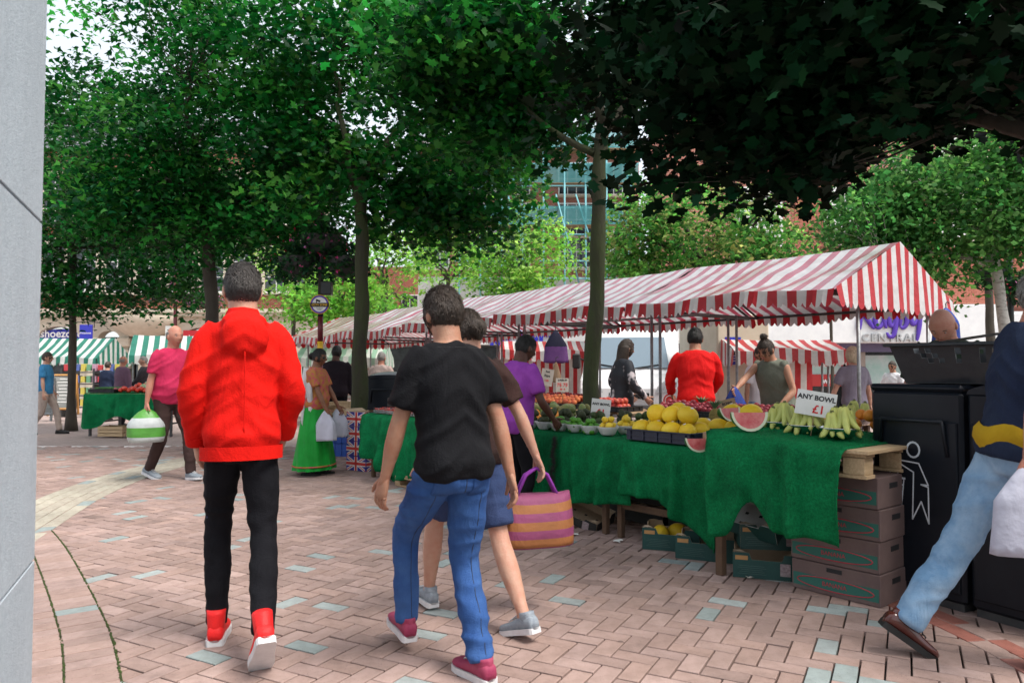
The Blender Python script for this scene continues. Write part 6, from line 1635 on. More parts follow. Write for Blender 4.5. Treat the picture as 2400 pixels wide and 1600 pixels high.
aboard('tall wooden A-frame chalkboard beside the thin tree trunk', 148, 972, .62, 1.12, .35, M['orangewood'])
aboard('grey A-frame board at the stone pillar side', 96, 985, .55, 1.05, .35, M['steel'])
# books / goods shelves under the left far stall
shv = thing('goods_shelf', 'dark shelf of small bright goods under the striped stall', 'shelf', (at(225, 900, 23).x, 23, gz(23)), 0)
for x in (-1.0, 0, 1.0): MB().box((x, 0, .75), (.05, .3, 1.5), None, 0).build('upright', M['darksteel'], shv)
for k in range(4): MB().box((0, -.001, .3 + .36 * k), (1.95, .28, .03), None, 0).build('shelf_board', M['darksteel'], shv)
pc = [(.5, .05, .06), (.6, .55, .5), (.1, .15, .4), (.6, .5, .1), (.15, .35, .2), (.5, .3, .4)]
for k in range(4):
    for i in range(11):
        m_ = bpy.data.materials.get('goods_%d' % (i % 6)) or mat('goods_%d' % (i % 6), pc[i % 6], .5)
        ob('boxed_item', MB().box((0, 0, .11), (.12, .2, .16 + .08 * vr.random()), None, 0, .004).mesh('boxed_item', m_), None, (shv.location.x - .88 + .175 * i, 23 - .02, gz(23) + .34 + .36 * k), 0, 'small boxed item on the dark goods shelf', 'goods', 'boxed goods on the shelf')
# ---- tomato table and crates behind the sari woman
tp_ = Vector((at(640, 862, 10.6).x, 10.6, 0))
tt = thing('display_table', 'table with pink front behind the green skirt', 'table', tp_, -.35)
MB().box((0, .3, .74), (1.3, .8, .03), None, 0).build('table_top', M['wood'], tt)
for x in (-.58, .58):
    for y in (-.04, .64): MB().box((x, y, .36), (.05, .05, .72), None, 0).build('leg', M['darksteel'], tt)
for k in range(3):
    t = thing('fruit_carton', ['white printed fruit carton on the table behind the red jacket', 'open fruit carton of apples beside the green skirt', 'fruit carton of tomatoes behind the white shawl'][k], 'carton', tp_ + Vector((-.42 + .42 * k, .12 - .12 * k, .756)), -.35, 'fruit cartons on the table')
    q = MB(); q.box((0, 0, .01), (.38, .3, .02), None, 0)
    for a in (-1, 1): q.box((a * .187, 0, .085), (.006, .3, .13), None, 0); q.box((0, a * .147, .085), (.368, .006, .13), None, 0)
    q.build('carton_body', M['paper'], t)
    MB().box((0, -.152, .085), (.2, .002, .06), None, 0).build('print', M['fred'], t)
    for i in range(15): fruit('tomato' if k != 1 else 'apple', tp_ + Vector((-.42 + .42 * k - .14 + .07 * (i % 5), .12 - .12 * k - .08 + .08 * (i // 5), .756 + .135 + .02 * (i % 2))), 'ripe tomato in the table cartons' if k != 1 else 'red apple in the table carton', 'table tomatoes' if k != 1 else 'table apples')
cs = Vector((at(808, 862, 10.9).x, 10.9, 0))
for k in range(4):
    t = tray(['bottom blue crate of the stack behind the dark suit', 'second blue crate of the stack behind the dark suit', 'third blue crate of the stack behind the dark suit', 'top timber tray on the blue crate stack'][k], 0, 0, 0, .5, .36, .19, 'blue_plastic' if k < 3 else 'lightwood', name='plastic_crate', cat='crate', grp='blue crate stack'); t.location = cs + Vector((0, .2, .2 * k)); t.rotation_euler = (0, 0, 1.3)

# ---- heritage lantern post over the stall roofs
lp = at(1442, 862, 23)
lant = thing('lantern_post', 'black heritage lantern post rising over the stall roof', 'lamp post', (lp.x, 23, gz(23)))
zl = lambda v: at(1200, v, 23).z - gz(23)
q = MB(); q.tube([(0, 0, 0), (0, 0, zl(640))], .05, 10); q.build('shaft', M['postdark'], lant)
q = MB(); q.tube([(-.42, 0, zl(655)), (.42, 0, zl(655))], .03, 8); q.build('cross_bar', M['postdark'], lant)
q = MB(); q.lathe([(.10, zl(640)), (.24, zl(600)), (.24, zl(598)), (.05, zl(575)), (.02, zl(565))], 8, smooth=False); q.build('lantern', mat('lantern_glass', (.35, .40, .36), .2), lant)
q = MB()
for k in range(8): q.tube([(.10 * math.cos(k * PI / 4), .10 * math.sin(k * PI / 4), zl(640)), (.245 * math.cos(k * PI / 4), .245 * math.sin(k * PI / 4), zl(599)), (.04 * math.cos(k * PI / 4), .04 * math.sin(k * PI / 4), zl(573))], .014, 5)
q.build('lantern_frame', M['postdark'], lant)
# ================================================================== PEOPLE
def skin(name, c):
    m = mat(name, c, .5, (c[0] * .92, c[1] * .74, c[2] * .70), 14, 6, bump=.25, bscale=120, spec=.35)
    p = m.node_tree.nodes['Principled BSDF']; p.inputs['Subsurface Weight'].default_value = .12; p.inputs['Subsurface Radius'].default_value = (.012, .005, .003); p.inputs['Subsurface Scale'].default_value = .6
    return m
SK = {'fair': skin('fair_skin', (.55, .33, .24)), 'ruddy': skin('ruddy_skin', (.50, .25, .18)), 'brown': skin('brown_skin', (.20, .095, .055)), 'dark': skin('dark_skin', (.085, .04, .028)), 'tan': skin('tanned_skin', (.40, .22, .145))}
def add_folds(m, scale, dist, aniso=(1, 1, .45)):
    nt = m.node_tree; N, L = nt.nodes, nt.links; p = N['Principled BSDF']
    tc = N.new('ShaderNodeTexCoord'); mp = N.new('ShaderNodeMapping'); mp.inputs['Scale'].default_value = aniso; mp.inputs['Rotation'].default_value = (.5, .3, 0); L.new(tc.outputs['Object'], mp.inputs['Vector'])
    n = N.new('ShaderNodeTexNoise'); n.inputs['Scale'].default_value = scale; n.inputs['Detail'].default_value = 3; n.inputs['Distortion'].default_value = .8; L.new(mp.outputs[0], n.inputs['Vector'])
    s_ = N.new('ShaderNodeMath'); s_.operation = 'SUBTRACT'; s_.inputs[1].default_value = .5; L.new(n.outputs['Fac'], s_.inputs[0])
    ab = N.new('ShaderNodeMath'); ab.operation = 'ABSOLUTE'; L.new(s_.outputs[0], ab.inputs[0])
    bn = N.new('ShaderNodeBump'); bn.inputs['Strength'].default_value = .9; bn.inputs['Distance'].default_value = dist; bn.invert = True; L.new(ab.outputs[0], bn.inputs['Height'])
    if p.inputs['Normal'].links: L.new(p.inputs['Normal'].links[0].from_socket, bn.inputs['Normal'])
    L.new(bn.outputs['Normal'], p.inputs['Normal'])
    return m
def fabric(name, c, c2=None, rough=.9, sc=6, bump=.35, bs=150, **kw): return add_folds(mat(name, c, rough, c2 or tuple(x * .8 for x in c), sc, bump=bump, bscale=bs, spec=.2, sheen=kw.pop('sheen', .0), **kw), 9, .018)
def hairm(name, c): return mat(name, c, .5, tuple(x * .55 for x in c), 30, bump=.5, bscale=110, aniso=(3, 3, .5))
HR = {'black': hairm('black_hair', (.012, .010, .009)), 'brown': hairm('dark_brown_hair', (.045, .028, .018)), 'grey': hairm('grey_hair', (.30, .28, .26)), 'blonde': hairm('blonde_hair', (.62, .52, .36)), 'shade': hairm('cropped_hair', (.06, .05, .045))}
M['eyewhite'] = mat('eye_white', (.45, .42, .40), .3); M['iris'] = mat('dark_iris', (.03, .02, .015), .2); M['lip'] = mat('lip', (.36, .12, .10), .5)
def two_bone(a, c, l1, l2, pole):
    a, c = Vector(a), Vector(c); d = c - a; L = min(d.length, (l1 + l2) * .999)
    if d.length < 1e-6: d = Vector((0, 0, -1))
    u = d.normalized(); x = (l1 * l1 - l2 * l2 + L * L) / (2 * L); h = math.sqrt(max(0, l1 * l1 - x * x))
    p = Vector(pole); p = (p - u * p.dot(u)).normalized()
    return a + u * x + p * h, a + u * L
def limb(mb, pts, rad, seg=12, mi=0, side=None, n=5):
    P, R = [], []
    for i in range(len(pts) - 1):
        for q in range(n):
            f = q / n; P.append(Vector(pts[i]).lerp(Vector(pts[i + 1]), f)); g = f * f * (3 - 2 * f); R.append(rad[i] + (rad[i + 1] - rad[i]) * g)
    P.append(Vector(pts[-1])); R.append(rad[-1])
    for _ in range(2):
        P = [P[0]] + [(P[i - 1] + P[i] * 2 + P[i + 1]) / 4 for i in range(1, len(P) - 1)] + [P[-1]]
    mb.tube(P, R, seg, mi)
def solid(mb, voxel, name, mats, folds=0.0, fs=8.0, seed=0, sm=5, vert=1.0):
    me = mb.mesh('tmp', mats); o = bpy.data.objects.new('tmp', me); col.objects.link(o)
    r = o.modifiers.new('r', 'REMESH'); r.mode = 'VOXEL'; r.voxel_size = voxel; r.use_smooth_shade = True
    s = o.modifiers.new('s', 'SMOOTH'); s.factor = .5; s.iterations = sm
    dg = bpy.context.evaluated_depsgraph_get(); m2 = bpy.data.meshes.new_from_object(o.evaluated_get(dg)); m2.name = name
    bpy.data.objects.remove(o); bpy.data.meshes.remove(me)
    if folds:
        n = len(m2.vertices); co = np.empty(n * 3); no = np.empty(n * 3); m2.vertices.foreach_get('co', co); m2.vertices.foreach_get('normal', no); co = co.reshape(-1, 3); no = no.reshape(-1, 3)
        off = Vector((seed * 9.1, seed * 4.7, 0)); d = np.empty(n)
        for i in range(n):
            p = co[i]
            if vert > 1: q = Vector((p[0] * 4.5, p[1] * 4.5, p[2] * 13)) + off          # creases across the leg
            else: q = Vector((p[0] * 3.2, p[1] * 4.0, (p[2] + .75 * abs(p[0])) * 11)) + off   # drag lines from the arm to the hem
            a = mnoise.noise(q); b = mnoise.noise(Vector((p[0] * 5, p[1] * 5, p[2] * 4)) + off)
            g = mnoise.noise(Vector((p[0] * 2.2, p[1] * 2.2, p[2] * 2.2)) + off)
            d[i] = max(-.5, 1 - abs(a) * 3.0) * (.55 + .6 * g) + b * .5
        co += no * (folds * d)[:, None]; m2.vertices.foreach_set('co', co.ravel())
    m2.materials.clear()
    for m in (mats if isinstance(mats, (list, tuple)) else [mats]): m2.materials.append(m)
    m2.polygons.foreach_set('material_index', [0] * len(m2.polygons)); m2.polygons.foreach_set('use_smooth', [True] * len(m2.polygons)); m2.update()
    return m2
def hand(mb, w, dr, pn, th, k, curl=.5):
    dr, pn = Vector(dr).normalized(), Vector(pn).normalized(); sd = dr.cross(pn).normalized()
    rings = []
    for f, wd, tk in ((-.012, .020, .016), (.012, .028, .019), (.032, .035, .017), (.065, .041, .015), (.09, .040, .013)):
        rings.append([Vector(w) + dr * f * k + sd * (wd * k * math.cos(2 * PI * i / 10)) + pn * (tk * k * math.sin(2 * PI * i / 10)) for i in range(10)])
    mb.loft(rings)
    for i, (off, ln) in enumerate(((-.030, .062), (-.010, .075), (.011, .080), (.031, .070))):
        p = Vector(w) + dr * .085 * k + sd * off * th * k; d = dr.copy(); pts = [p - dr * .01 * k]
        for s, fr in enumerate((.42, .33, .25)):
            a = curl * (.5 + .5 * s); d = (d * math.cos(a) + pn * math.sin(a)).normalized(); p = p + d * ln * fr * k; pts.append(p)
        mb.tube(pts, [.0095 * k, .009 * k, .008 * k, .006 * k], 7)
    p = Vector(w) + dr * .03 * k + sd * .036 * th * k; d = (dr * .75 + sd * th * .65).normalized(); pts = [p - d * .015 * k]
    for s in range(3): d = (d * math.cos(curl * .4) + (pn * .6 + dr * .4) * math.sin(curl * .4)).normalized(); p = p + d * .026 * k; pts.append(p)
    mb.tube(pts, [.011 * k, .0115 * k, .0095 * k, .007 * k], 7)
def shoe(parent, ank, yaw, pitch, k, upper, sole, high=False, name='shoe', sand=False, stripe=None):
    # local: toe +y, sole at z=0, ankle over y=.0
    e = ob(name, None, parent, ank, None)
    e.rotation_euler = (Matrix.Rotation(yaw, 3, 'Z') @ Matrix.Rotation(pitch, 3, 'X')).to_euler()
    z0 = -.085 * k
    L = [(-.075, .026, .05), (-.062, .034, .068), (-.03, .037, .074), (.01, .037, .072), (.05, .040, .060), (.09, .046, .047), (.13, .048, .040), (.165, .042, .035), (.185, .026, .026), (.193, .010, .016)]
    def ring(y, w, h, zb): return [Vector((w * k * math.copysign(abs(math.cos(2 * PI * i / 14)) ** .75, math.cos(2 * PI * i / 14)), y * k, z0 + zb * k + h * k * .5 + h * k * .5 * math.copysign(abs(math.sin(2 * PI * i / 14)) ** .8, math.sin(2 * PI * i / 14)))) for i in range(14)]
    if not sand:
        q = MB(); q.loft([ring(y, w, h, .018) for y, w, h in L]); 
        hz = .13 if high else .085
        cr = []
        for f in (0, .4, .8, 1.0):
            cr.append([Vector(((.036 + .006 * f * high) * k * math.cos(2 * PI * i / 14), -.022 * k + (.050 - .008 * f) * k * math.sin(2 * PI * i / 14), z0 + (.05 + (hz - .03) * f) * k)) for i in range(14)])
        q.loft(cr, 0, True)
        q.build('upper', upper, e)
        if not high or True:
            q = MB()
            for i in range(4): q.tube([Vector((-.022 * k, (.045 + .018 * i) * k, z0 + (.088 - .007 * i) * k)), Vector((0, (.047 + .018 * i) * k, z0 + (.094 - .0075 * i) * k)), Vector((.022 * k, (.045 + .018 * i) * k, z0 + (.088 - .007 * i) * k))], .0035 * k, 5)
            q.build('laces', sole, e)
    else:
        q = MB(); q.tube([Vector((-.04 * k, .09 * k, z0 + .02 * k)), Vector((0, .10 * k, z0 + .055 * k)), Vector((.04 * k, .09 * k, z0 + .02 * k))], .009 * k, 6); q.tube([Vector((-.035 * k, 0, z0 + .02 * k)), Vector((0, .02 * k, z0 + .09 * k)), Vector((.035 * k, 0, z0 + .02 * k))], .008 * k, 6); q.build('strap', upper, e)
    q = MB(); P = [(y, w + .004) for y, w, h in L]
    lo = [Vector((w * k, y * k, z0)) for y, w in P] + [Vector((-w * k, y * k, z0)) for y, w in P[::-1]]; hi = [p + Vector((0, 0, (.028 if p.y < .1 * k else .024) * k)) for p in lo]
    n = len(lo); q.add(lo + hi, [tuple(range(n))[::-1], tuple(range(n, 2 * n))] + [(i, (i + 1) % n, n + (i + 1) % n, n + i) for i in range(n)]); q.build('sole', sole, e)
    return e
def head_fn(hx, hy, hz, face=True):
    def f(d, q):
        x, y, z = q.x, q.y, q.z
        if d.z < 0:
            t = -d.z; x *= 1 - .30 * t ** 1.4
            if d.y > 0: y *= 1 - .05 * t
            else: y *= 1 - .42 * t ** 1.2
        elif d.y < 0: y *= 1.05
        if face and d.y > 0:
            y += .024 * math.exp(-((d.x / .13) ** 2 + ((d.z + .16) / .16) ** 2)) + .006 * math.exp(-((d.x / .10) ** 2 + ((d.z - .05) / .2) ** 2))
            for s in (-1, 1): y -= .010 * math.exp(-(((d.x - s * .36) / .17) ** 2 + ((d.z - .06) / .11) ** 2))
            y += .006 * math.exp(-((d.x / .5) ** 2 + ((d.z - .22) / .09) ** 2)) + .008 * math.exp(-((d.x / .2) ** 2 + ((d.z + .82) / .14) ** 2)) + .005 * math.exp(-((d.x / .22) ** 2 + ((d.z + .48) / .08) ** 2))
        return Vector((x, y, z))
    return f
def hair_pile(parent, n, ln, wd, hc_, seed, centre):
    me = parent.data; r = np.random.default_rng(seed + 70)
    nv = len(me.vertices); co = np.empty(nv * 3); me.vertices.foreach_get('co', co); co = co.reshape(-1, 3)
    fs = np.array([p.vertices[:] for p in me.polygons if len(p.vertices) == 4])
    ar = np.linalg.norm(np.cross(co[fs[:, 1]] - co[fs[:, 0]], co[fs[:, 3]] - co[fs[:, 0]]), axis=1)
    k = r.choice(len(fs), n, p=ar / ar.sum()); a, b = r.random((n, 1)), r.random((n, 1)); f = fs[k]
    P = (co[f[:, 0]] * (1 - a) + co[f[:, 1]] * a) * (1 - b) + (co[f[:, 3]] * (1 - a) + co[f[:, 2]] * a) * b
    N_ = P - np.array(centre); N_ /= np.linalg.norm(N_, axis=1)[:, None]
    dn = np.array([0, -.35, -1.0]) + r.normal(0, .35, (n, 3)); dn -= N_ * (dn * N_).sum(1)[:, None]; dn /= np.linalg.norm(dn, axis=1)[:, None] + 1e-6
    L_ = ln * r.uniform(.5, 1.3, (n, 1)); mid = P + dn * L_ * .5 + N_ * L_ * .16; tip = P + dn * L_ + N_ * L_ * .05
    s = np.cross(dn, N_) * wd
    V = np.stack([P - s, P + s, mid + s, mid - s, tip], 1).reshape(-1, 3); i0 = np.arange(n)[:, None] * 5
    idx = np.concatenate([i0 + np.array([0, 1, 2]), i0 + np.array([0, 2, 3]), i0 + np.array([3, 2, 4])], 1).reshape(-1)
    m2 = bpy.data.meshes.new('strands'); m2.vertices.add(n * 5); m2.vertices.foreach_set('co', V.astype(np.float32).ravel())
    m2.loops.add(n * 9); m2.loops.foreach_set('vertex_index', idx.astype(np.int32)); m2.polygons.add(n * 3); m2.polygons.foreach_set('loop_start', np.arange(n * 3, dtype=np.int32) * 3)
    m2.materials.append(HR[hc_]); m2.update(calc_edges=True)
    return ob('strands', m2, parent, kind='stuff')
from mathutils.bvhtree import BVHTree
def patch(t, garment, m, pts, dirv, nu=8, nv=8, name='pocket', off=.004, rim=True):
    g = [c for c in t.children if c.name.split('.')[0] == garment][0].data
    bv = BVHTree.FromPolygons([v.co.copy() for v in g.vertices], [p.vertices[:] for p in g.polygons])
    a, b, c, d = map(Vector, pts); dirv = Vector(dirv).normalized(); P = {}
    for i in range(nu + 1):
        for j in range(nv + 1):
            q = a.lerp(b, i / nu).lerp(d.lerp(c, i / nu), j / nv); h = bv.ray_cast(q, dirv)
            if h[0] is None: return None
            P[(i, j)] = h[0] - dirv * off
    mb_ = MB(); mb_.add([P[(i, j)] for i in range(nu + 1) for j in range(nv + 1)], [(i * (nv + 1) + j, (i + 1) * (nv + 1) + j, (i + 1) * (nv + 1) + j + 1, i * (nv + 1) + j + 1) for i in range(nu) for j in range(nv)], 0, True)
    o = mb_.build(name, m, t); s = o.modifiers.new('s', 'SOLIDIFY'); s.thickness = .004; s.offset = 0
    return o
def seam(t, garment, m, pts, dirv, r=.0022, n=24, name='seam'):
    g = [c for c in t.children if c.name.split('.')[0] == garment][0].data
    bv = BVHTree.FromPolygons([v.co.copy() for v in g.vertices], [p.vertices[:] for p in g.polygons]); dirv = Vector(dirv).normalized(); Q = []
    for i in range(n + 1):
        f = i / n * (len(pts) - 1); k = min(int(f), len(pts) - 2); q = Vector(pts[k]).lerp(Vector(pts[k + 1]), f - k); h = bv.ray_cast(q, dirv)
        if h[0] is not None: Q.append(h[0])
    if len(Q) > 2: q = MB(); q.tube(Q, r, 5); q.build(name, m, t)
def person(label, x, y, yaw, H=1.75, w=1.0, skin='fair', pz=None, feet=((-.09, .05, 0, 0), (.09, -.05, 0, 0)), hands=((-.26, .06, .86), (.26, .06, .86)), lean=0.0, twist=0.0, side=0.0, headrot=(0, 0), top=None, sleeve='long', hem=.86, puff=.018,
           legs='trousers', legm=None, legw=1.0, shoes=None, hair='short', hairc='brown', vox=.016, collar=False, face=True, fold=.009, belly=0.0, group='people at the market', seed=1, hand_dir=None, elbow=(-1, -1), skirt=None, high=False, sand=False, z=None, curl=.5, hood=False):
    k = H / 1.75
    gzv = gz(y) if z is None else z
    t = thing('person', label, 'person', (x, y, gzv), yaw, group)
    P0 = Vector((0, 0, (pz or .945) * k))
    RT = Matrix.Rotation(twist, 3, 'Z') @ Matrix.Rotation(-lean, 3, 'X') @ Matrix.Rotation(side, 3, 'Y')
    def T(p): return P0 + RT @ (Vector(p) * k - Vector((0, 0, .945 * k)))
    # joints
    hips = [P0 + Vector((s * .088 * k * w, 0, -.03 * k)) for s in (-1, 1)]
    ank, knees = [], []
    for i, s in enumerate((-1, 1)):
        fx_, fy_, fz_, fp = feet[i]
        a = Vector((fx_, fy_, fz_ + .085 * k + max(0, -math.sin(fp)) * .0))
        kn, a = two_bone(hips[i], a, .435 * k, .425 * k, (s * .12, 1, .05)); knees.append(kn); ank.append(a)
    sh = [T((s * .178 * w, 0, 1.425)) for s in (-1, 1)]
    el, wr = [], []
    for i, s in enumerate((-1, 1)):
        h_ = Vector(hands[i]) * 1.0; h_ = Vector((h_.x, h_.y, h_.z * k))
        e_, w_ = two_bone(sh[i], h_, .295 * k, .26 * k, (s * .55, elbow[i], -.25)); el.append(e_); wr.append(w_)
    tor = [(.83, .10, .09, .0), (.87, .145, .112, 0), (.95, .168, .125, -.012), (1.05, .152, .112, .0), (1.14, .146, .108, .0), (1.26, .165, .118, .0), (1.35, .176, .116, .0), (1.41, .172, .098, -.008), (1.455, .125, .080, -.012), (1.48, .075, .066, -.012)]
    def torso(mb, sc, infl, z0=.0, z1=9.0, mi=0, flare=0.0):
        rings = []
        rows = [r for r in tor if z0 <= r[0] <= z1]
        if z0 > tor[0][0] or z0 not in [r[0] for r in tor]:
            for i in range(len(tor) - 1):
                if tor[i][0] < z0 < tor[i + 1][0]:
                    f = (z0 - tor[i][0]) / (tor[i + 1][0] - tor[i][0]); rows = [tuple(tor[i][j] + (tor[i + 1][j] - tor[i][j]) * f for j in range(4))] + rows
        for (zz, hw, hd, yo) in rows:
            b = belly * math.exp(-((zz - 1.05) / .12) ** 2)
            inf_ = infl * (1 if zz < 1.34 else .45); hw_, hd_ = hw * w * sc + inf_ + b * .4, hd * (.5 + .5 * w) * sc + inf_ + b
            if flare: q_ = max(0, (1.0 - zz)) * flare; hw_ += q_; hd_ += q_
            ring = []
            for i in range(22):
                a = 2 * PI * i / 22; c_, s_ = math.cos(a), math.sin(a)
                ring.append(T((hw_ * math.copysign(abs(c_) ** .85, c_), hd_ * math.copysign(abs(s_) ** .9, s_) + yo + b * .7, zz)))
            rings.append(ring)
        mb.loft(rings, mi)
    under = .86
    body = MB()
    torso(body, under, 0)
    limb(body, [T((0, -.01, 1.42)), T((0, .0, 1.50)), T((0, .018, 1.58))], [.070 * k, .064 * k, .066 * k])
    for i, s in enumerate((-1, 1)):
        lr = .80 if legs == 'trousers' else 1.0
        limb(body, [hips[i], knees[i], knees[i].lerp(ank[i], .35), ank[i]], [.082 * k * lr * w, .054 * k * lr, .056 * k * lr, .034 * k])
        limb(body, [ank[i] + Vector((0, 0, .01)), ank[i] + Vector((0, .015, -.05 * k))], [.034 * k, .032 * k], n=3)
        ar = .80 if sleeve == 'long' else 1.0
        limb(body, [sh[i] + RT @ Vector((-s * .03, 0, 0)) * k, el[i], el[i].lerp(wr[i], .28), wr[i], wr[i] + (wr[i] - el[i]).normalized() * .03 * k], [.050 * k, .038 * k * ar, .040 * k * ar, .026 * k, .022 * k])
    me = solid(body, vox, 'body', [SK[skin]], 0, sm=3)
    bm = bmesh.new(); bm.from_mesh(me)
    hx, hy, hz = .079 * k, .099 * k, .123 * k
    hc = T((0, .022, 1.628)); HRot = RT @ Matrix.Rotation(headrot[0], 3, 'Z') @ Matrix.Rotation(headrot[1], 3, 'X')
    nb = T((0, -.005, 1.518)); hc = nb + HRot @ (Vector((0, .026, .098)) * k)
    hm = MB(); hm.ball((0, 0, 0), (hx, hy, hz), 32, 26, 0, None, head_fn(hx, hy, hz, face))
    for s in (-1, 1): hm.ball((s * hx * .99, -.004 * k, -.010 * k), (.011 * k, .020 * k, .031 * k), 10, 8)
    hm.v = [tuple(hc + HRot @ Vector(p)) for p in hm.v]
    for i, s in enumerate((-1, 1)):
        d = (wr[i] - el[i]).normalized()
        if hand_dir and hand_dir[i] is not None: d = Vector(hand_dir[i]).normalized()
        pn = Vector((-s, .25, 0)); pn = (pn - d * pn.dot(d)).normalized()
        sdv = d.cross(pn); th = 1 if sdv.y > 0 else -1
        hand(hm, wr[i] - d * .005, d, pn, th, k, curl)
    hm2 = hm.mesh('tmp', [SK[skin]]); bm.from_mesh(hm2); bm.to_mesh(me); bm.free(); bpy.data.meshes.remove(hm2)
    me.polygons.foreach_set('use_smooth', [True] * len(me.polygons)); me.update()
    ob('body', me, t)
    if face:
        for s in (-1, 1):
            q = MB(); q.ball(hc + HRot @ Vector((s * .030 * k, .0775 * k, .010 * k)), .0098 * k, 10, 8); eo = q.build('eye', M['eyewhite'], t)
            q = MB(); q.ball(hc + HRot @ Vector((s * .030 * k, .0832 * k, .010 * k)), .0054 * k, 8, 6); q.build('iris', M['iris'], eo)
            q = MB(); q.tube([hc + HRot @ Vector((s * .014 * k, .092 * k, .028 * k)), hc + HRot @ Vector((s * .030 * k, .090 * k, .033 * k)), hc + HRot @ Vector((s * .046 * k, .080 * k, .027 * k))], .0042 * k, 6, flat=.6); q.build('eyebrow', HR[hairc if hairc != 'blonde' else 'brown'], t)
        q = MB(); q.ball(hc + HRot @ Vector((0, .0885 * k, -.056 * k)), (.022 * k, .008 * k, .0075 * k), 12, 6); q.build('mouth', M['lip'], t)
    # hair
    def hshell(cut, sc=1.07, drop=0.0, thick=.0, nz=.004, low=.93):
        q = MB()
        def f(d, p):
            p = head_fn(hx, hy, hz, False)(d, p) * sc
            e_ = max(0, min(1, (d.z - cut(d)) / .14 + .5)); e_ = e_ * e_ * (3 - 2 * e_)
            p = p * (low + (1 - low) * e_)
            n = mnoise.noise(Vector((d.x * 4, d.y * 4, d.z * 4 + seed))) * nz * 1.2 + mnoise.noise(Vector((d.x * 14, d.y * 14, d.z * 6 + seed))) * nz * .45
            return p * (1 + n / .1)
        q.ball((0, 0, .002 * k), (hx, hy, hz), 48, 40, 0, None, f); q.v = [tuple(hc + HRot @ Vector(p)) for p in q.v]; return q
    cutS = lambda d: -.46 + .88 * max(0, min(1, (d.y + .25) / .75)) + .03 * mnoise.noise(Vector((d.x * 5, d.y * 5, seed)))
    if hair in ('short', 'crop'):
        hshell(cutS, 1.075 if hair == 'short' else 1.03, nz=.005 if hair == 'short' else .002).build('hair', HR[hairc], t)
    elif hair == 'ring':
        hshell(lambda d: -.30 if (d.y < .1 and d.z < .35) else 2.0, 1.06, low=.80).build('hair', HR[hairc], t)
    elif hair in ('bun', 'knot'):
        q = hshell(lambda d: .45 if d.y > .4 else -.35, 1.06, nz=.003)
        bc = Vector((0, -.105 * k, .01 * k)) if hair == 'bun' else Vector((0, -.02 * k, .15 * k)); br = .048 * k if hair == 'bun' else .04 * k
        q.ball(hc + HRot @ bc, (br, br, br), 14, 10, 0, None, lambda d, p: p * (1 + .08 * math.sin(7 * d.x + 5 * d.z))); q.build('hair', HR[hairc], t)
    elif hair in ('long', 'bob'):
        q = hshell(lambda d: .42 if d.y > .45 else -.9, 1.10, nz=.006)
        ln = .26 if hair == 'long' else .10
        rings = []
        for i in range(8):
            f = i / 7; rings.append([hc + HRot @ Vector((hx * (1.12 + .12 * math.sin(PI * f)) * math.cos(a) * (1 - .25 * f * f), (-.02 - .012 * f) * k + hy * (1.0 - .12 * f) * min(.25, math.sin(a)), (.03 - (ln + .03) * f) * k + .012 * math.sin(3 * a + seed))) for a in [PI + PI * 2 * j / 20 for j in range(20)]])
        q.loft(rings); q.build('hair', HR[hairc], t)
    for ho in [c_ for c_ in t.children if c_.name.startswith('hair')]:
        if vox <= .0165: hair_pile(ho, 5200 if vox < .0145 else 2600, .020 * k, .0016 * k, hairc, seed, hc)
    # clothes
    if top is not None:
        tp_ = MB(); torso(tp_, 1.0, puff, hem)
        for i, s in enumerate((-1, 1)):
            a0 = sh[i] + RT @ Vector((-s * .045, 0, .0)) * k
            if sleeve == 'long': limb(tp_, [a0, sh[i].lerp(el[i], .2), el[i], wr[i] + (el[i] - wr[i]) * .02], [(.060 + puff * .2) * k, (.055 + puff * .35) * k, (.046 + puff * .5) * k, (.036 + puff * .35) * k])
            elif sleeve == 'short': limb(tp_, [a0, sh[i].lerp(el[i], .2), sh[i].lerp(el[i], .78)], [(.061 + puff * .2) * k, (.057 + puff * .3) * k, (.057 + puff * .35) * k])
            else: limb(tp_, [a0, sh[i]], [.06 * k, .058 * k], n=3)
        if hood:
            tp_.ball(T((0, -.120, 1.385)), (.105 * k, .050 * k, .095 * k), 16, 12); tp_.ball(T((0, -.075, 1.46)), (.10 * k, .06 * k, .045 * k), 16, 10)
        if collar: limb(tp_, [T((0, -.012, 1.44)), T((0, -.006, 1.52))], [.085 * k, .072 * k], n=4)
        ob('shirt', solid(tp_, vox * .85, 'shirt', [top], fold, 7.5, seed, 4, .55), t)
    if legs in ('trousers', 'shorts') and legm is not None:
        tm = MB(); rings = []
        torso(tm, .96, .008, 0, 1.02)
        for i in range(2):
            up = hips[i] + Vector((0, 0, .01))
            if legs == 'trousers': limb(tm, [up, hips[i].lerp(knees[i], .35), knees[i], knees[i].lerp(ank[i], .4), ank[i] + Vector((0, 0, -.01 * k))], [.100 * k * w, .092 * k * legw, .068 * k * legw, .064 * k * legw, .056 * k * legw])
            else: limb(tm, [up, hips[i].lerp(knees[i], .35), hips[i].lerp(knees[i], .86)], [.100 * k * w, .096 * k * legw, .092 * k * legw])
        ob('trousers' if legs == 'trousers' else 'shorts', solid(tm, vox * .85, 'trousers', [legm], fold * .9, 9, seed + 3, 3, 1.6), t)
    elif legs == 'skirt':
        q = MB(); rings = []
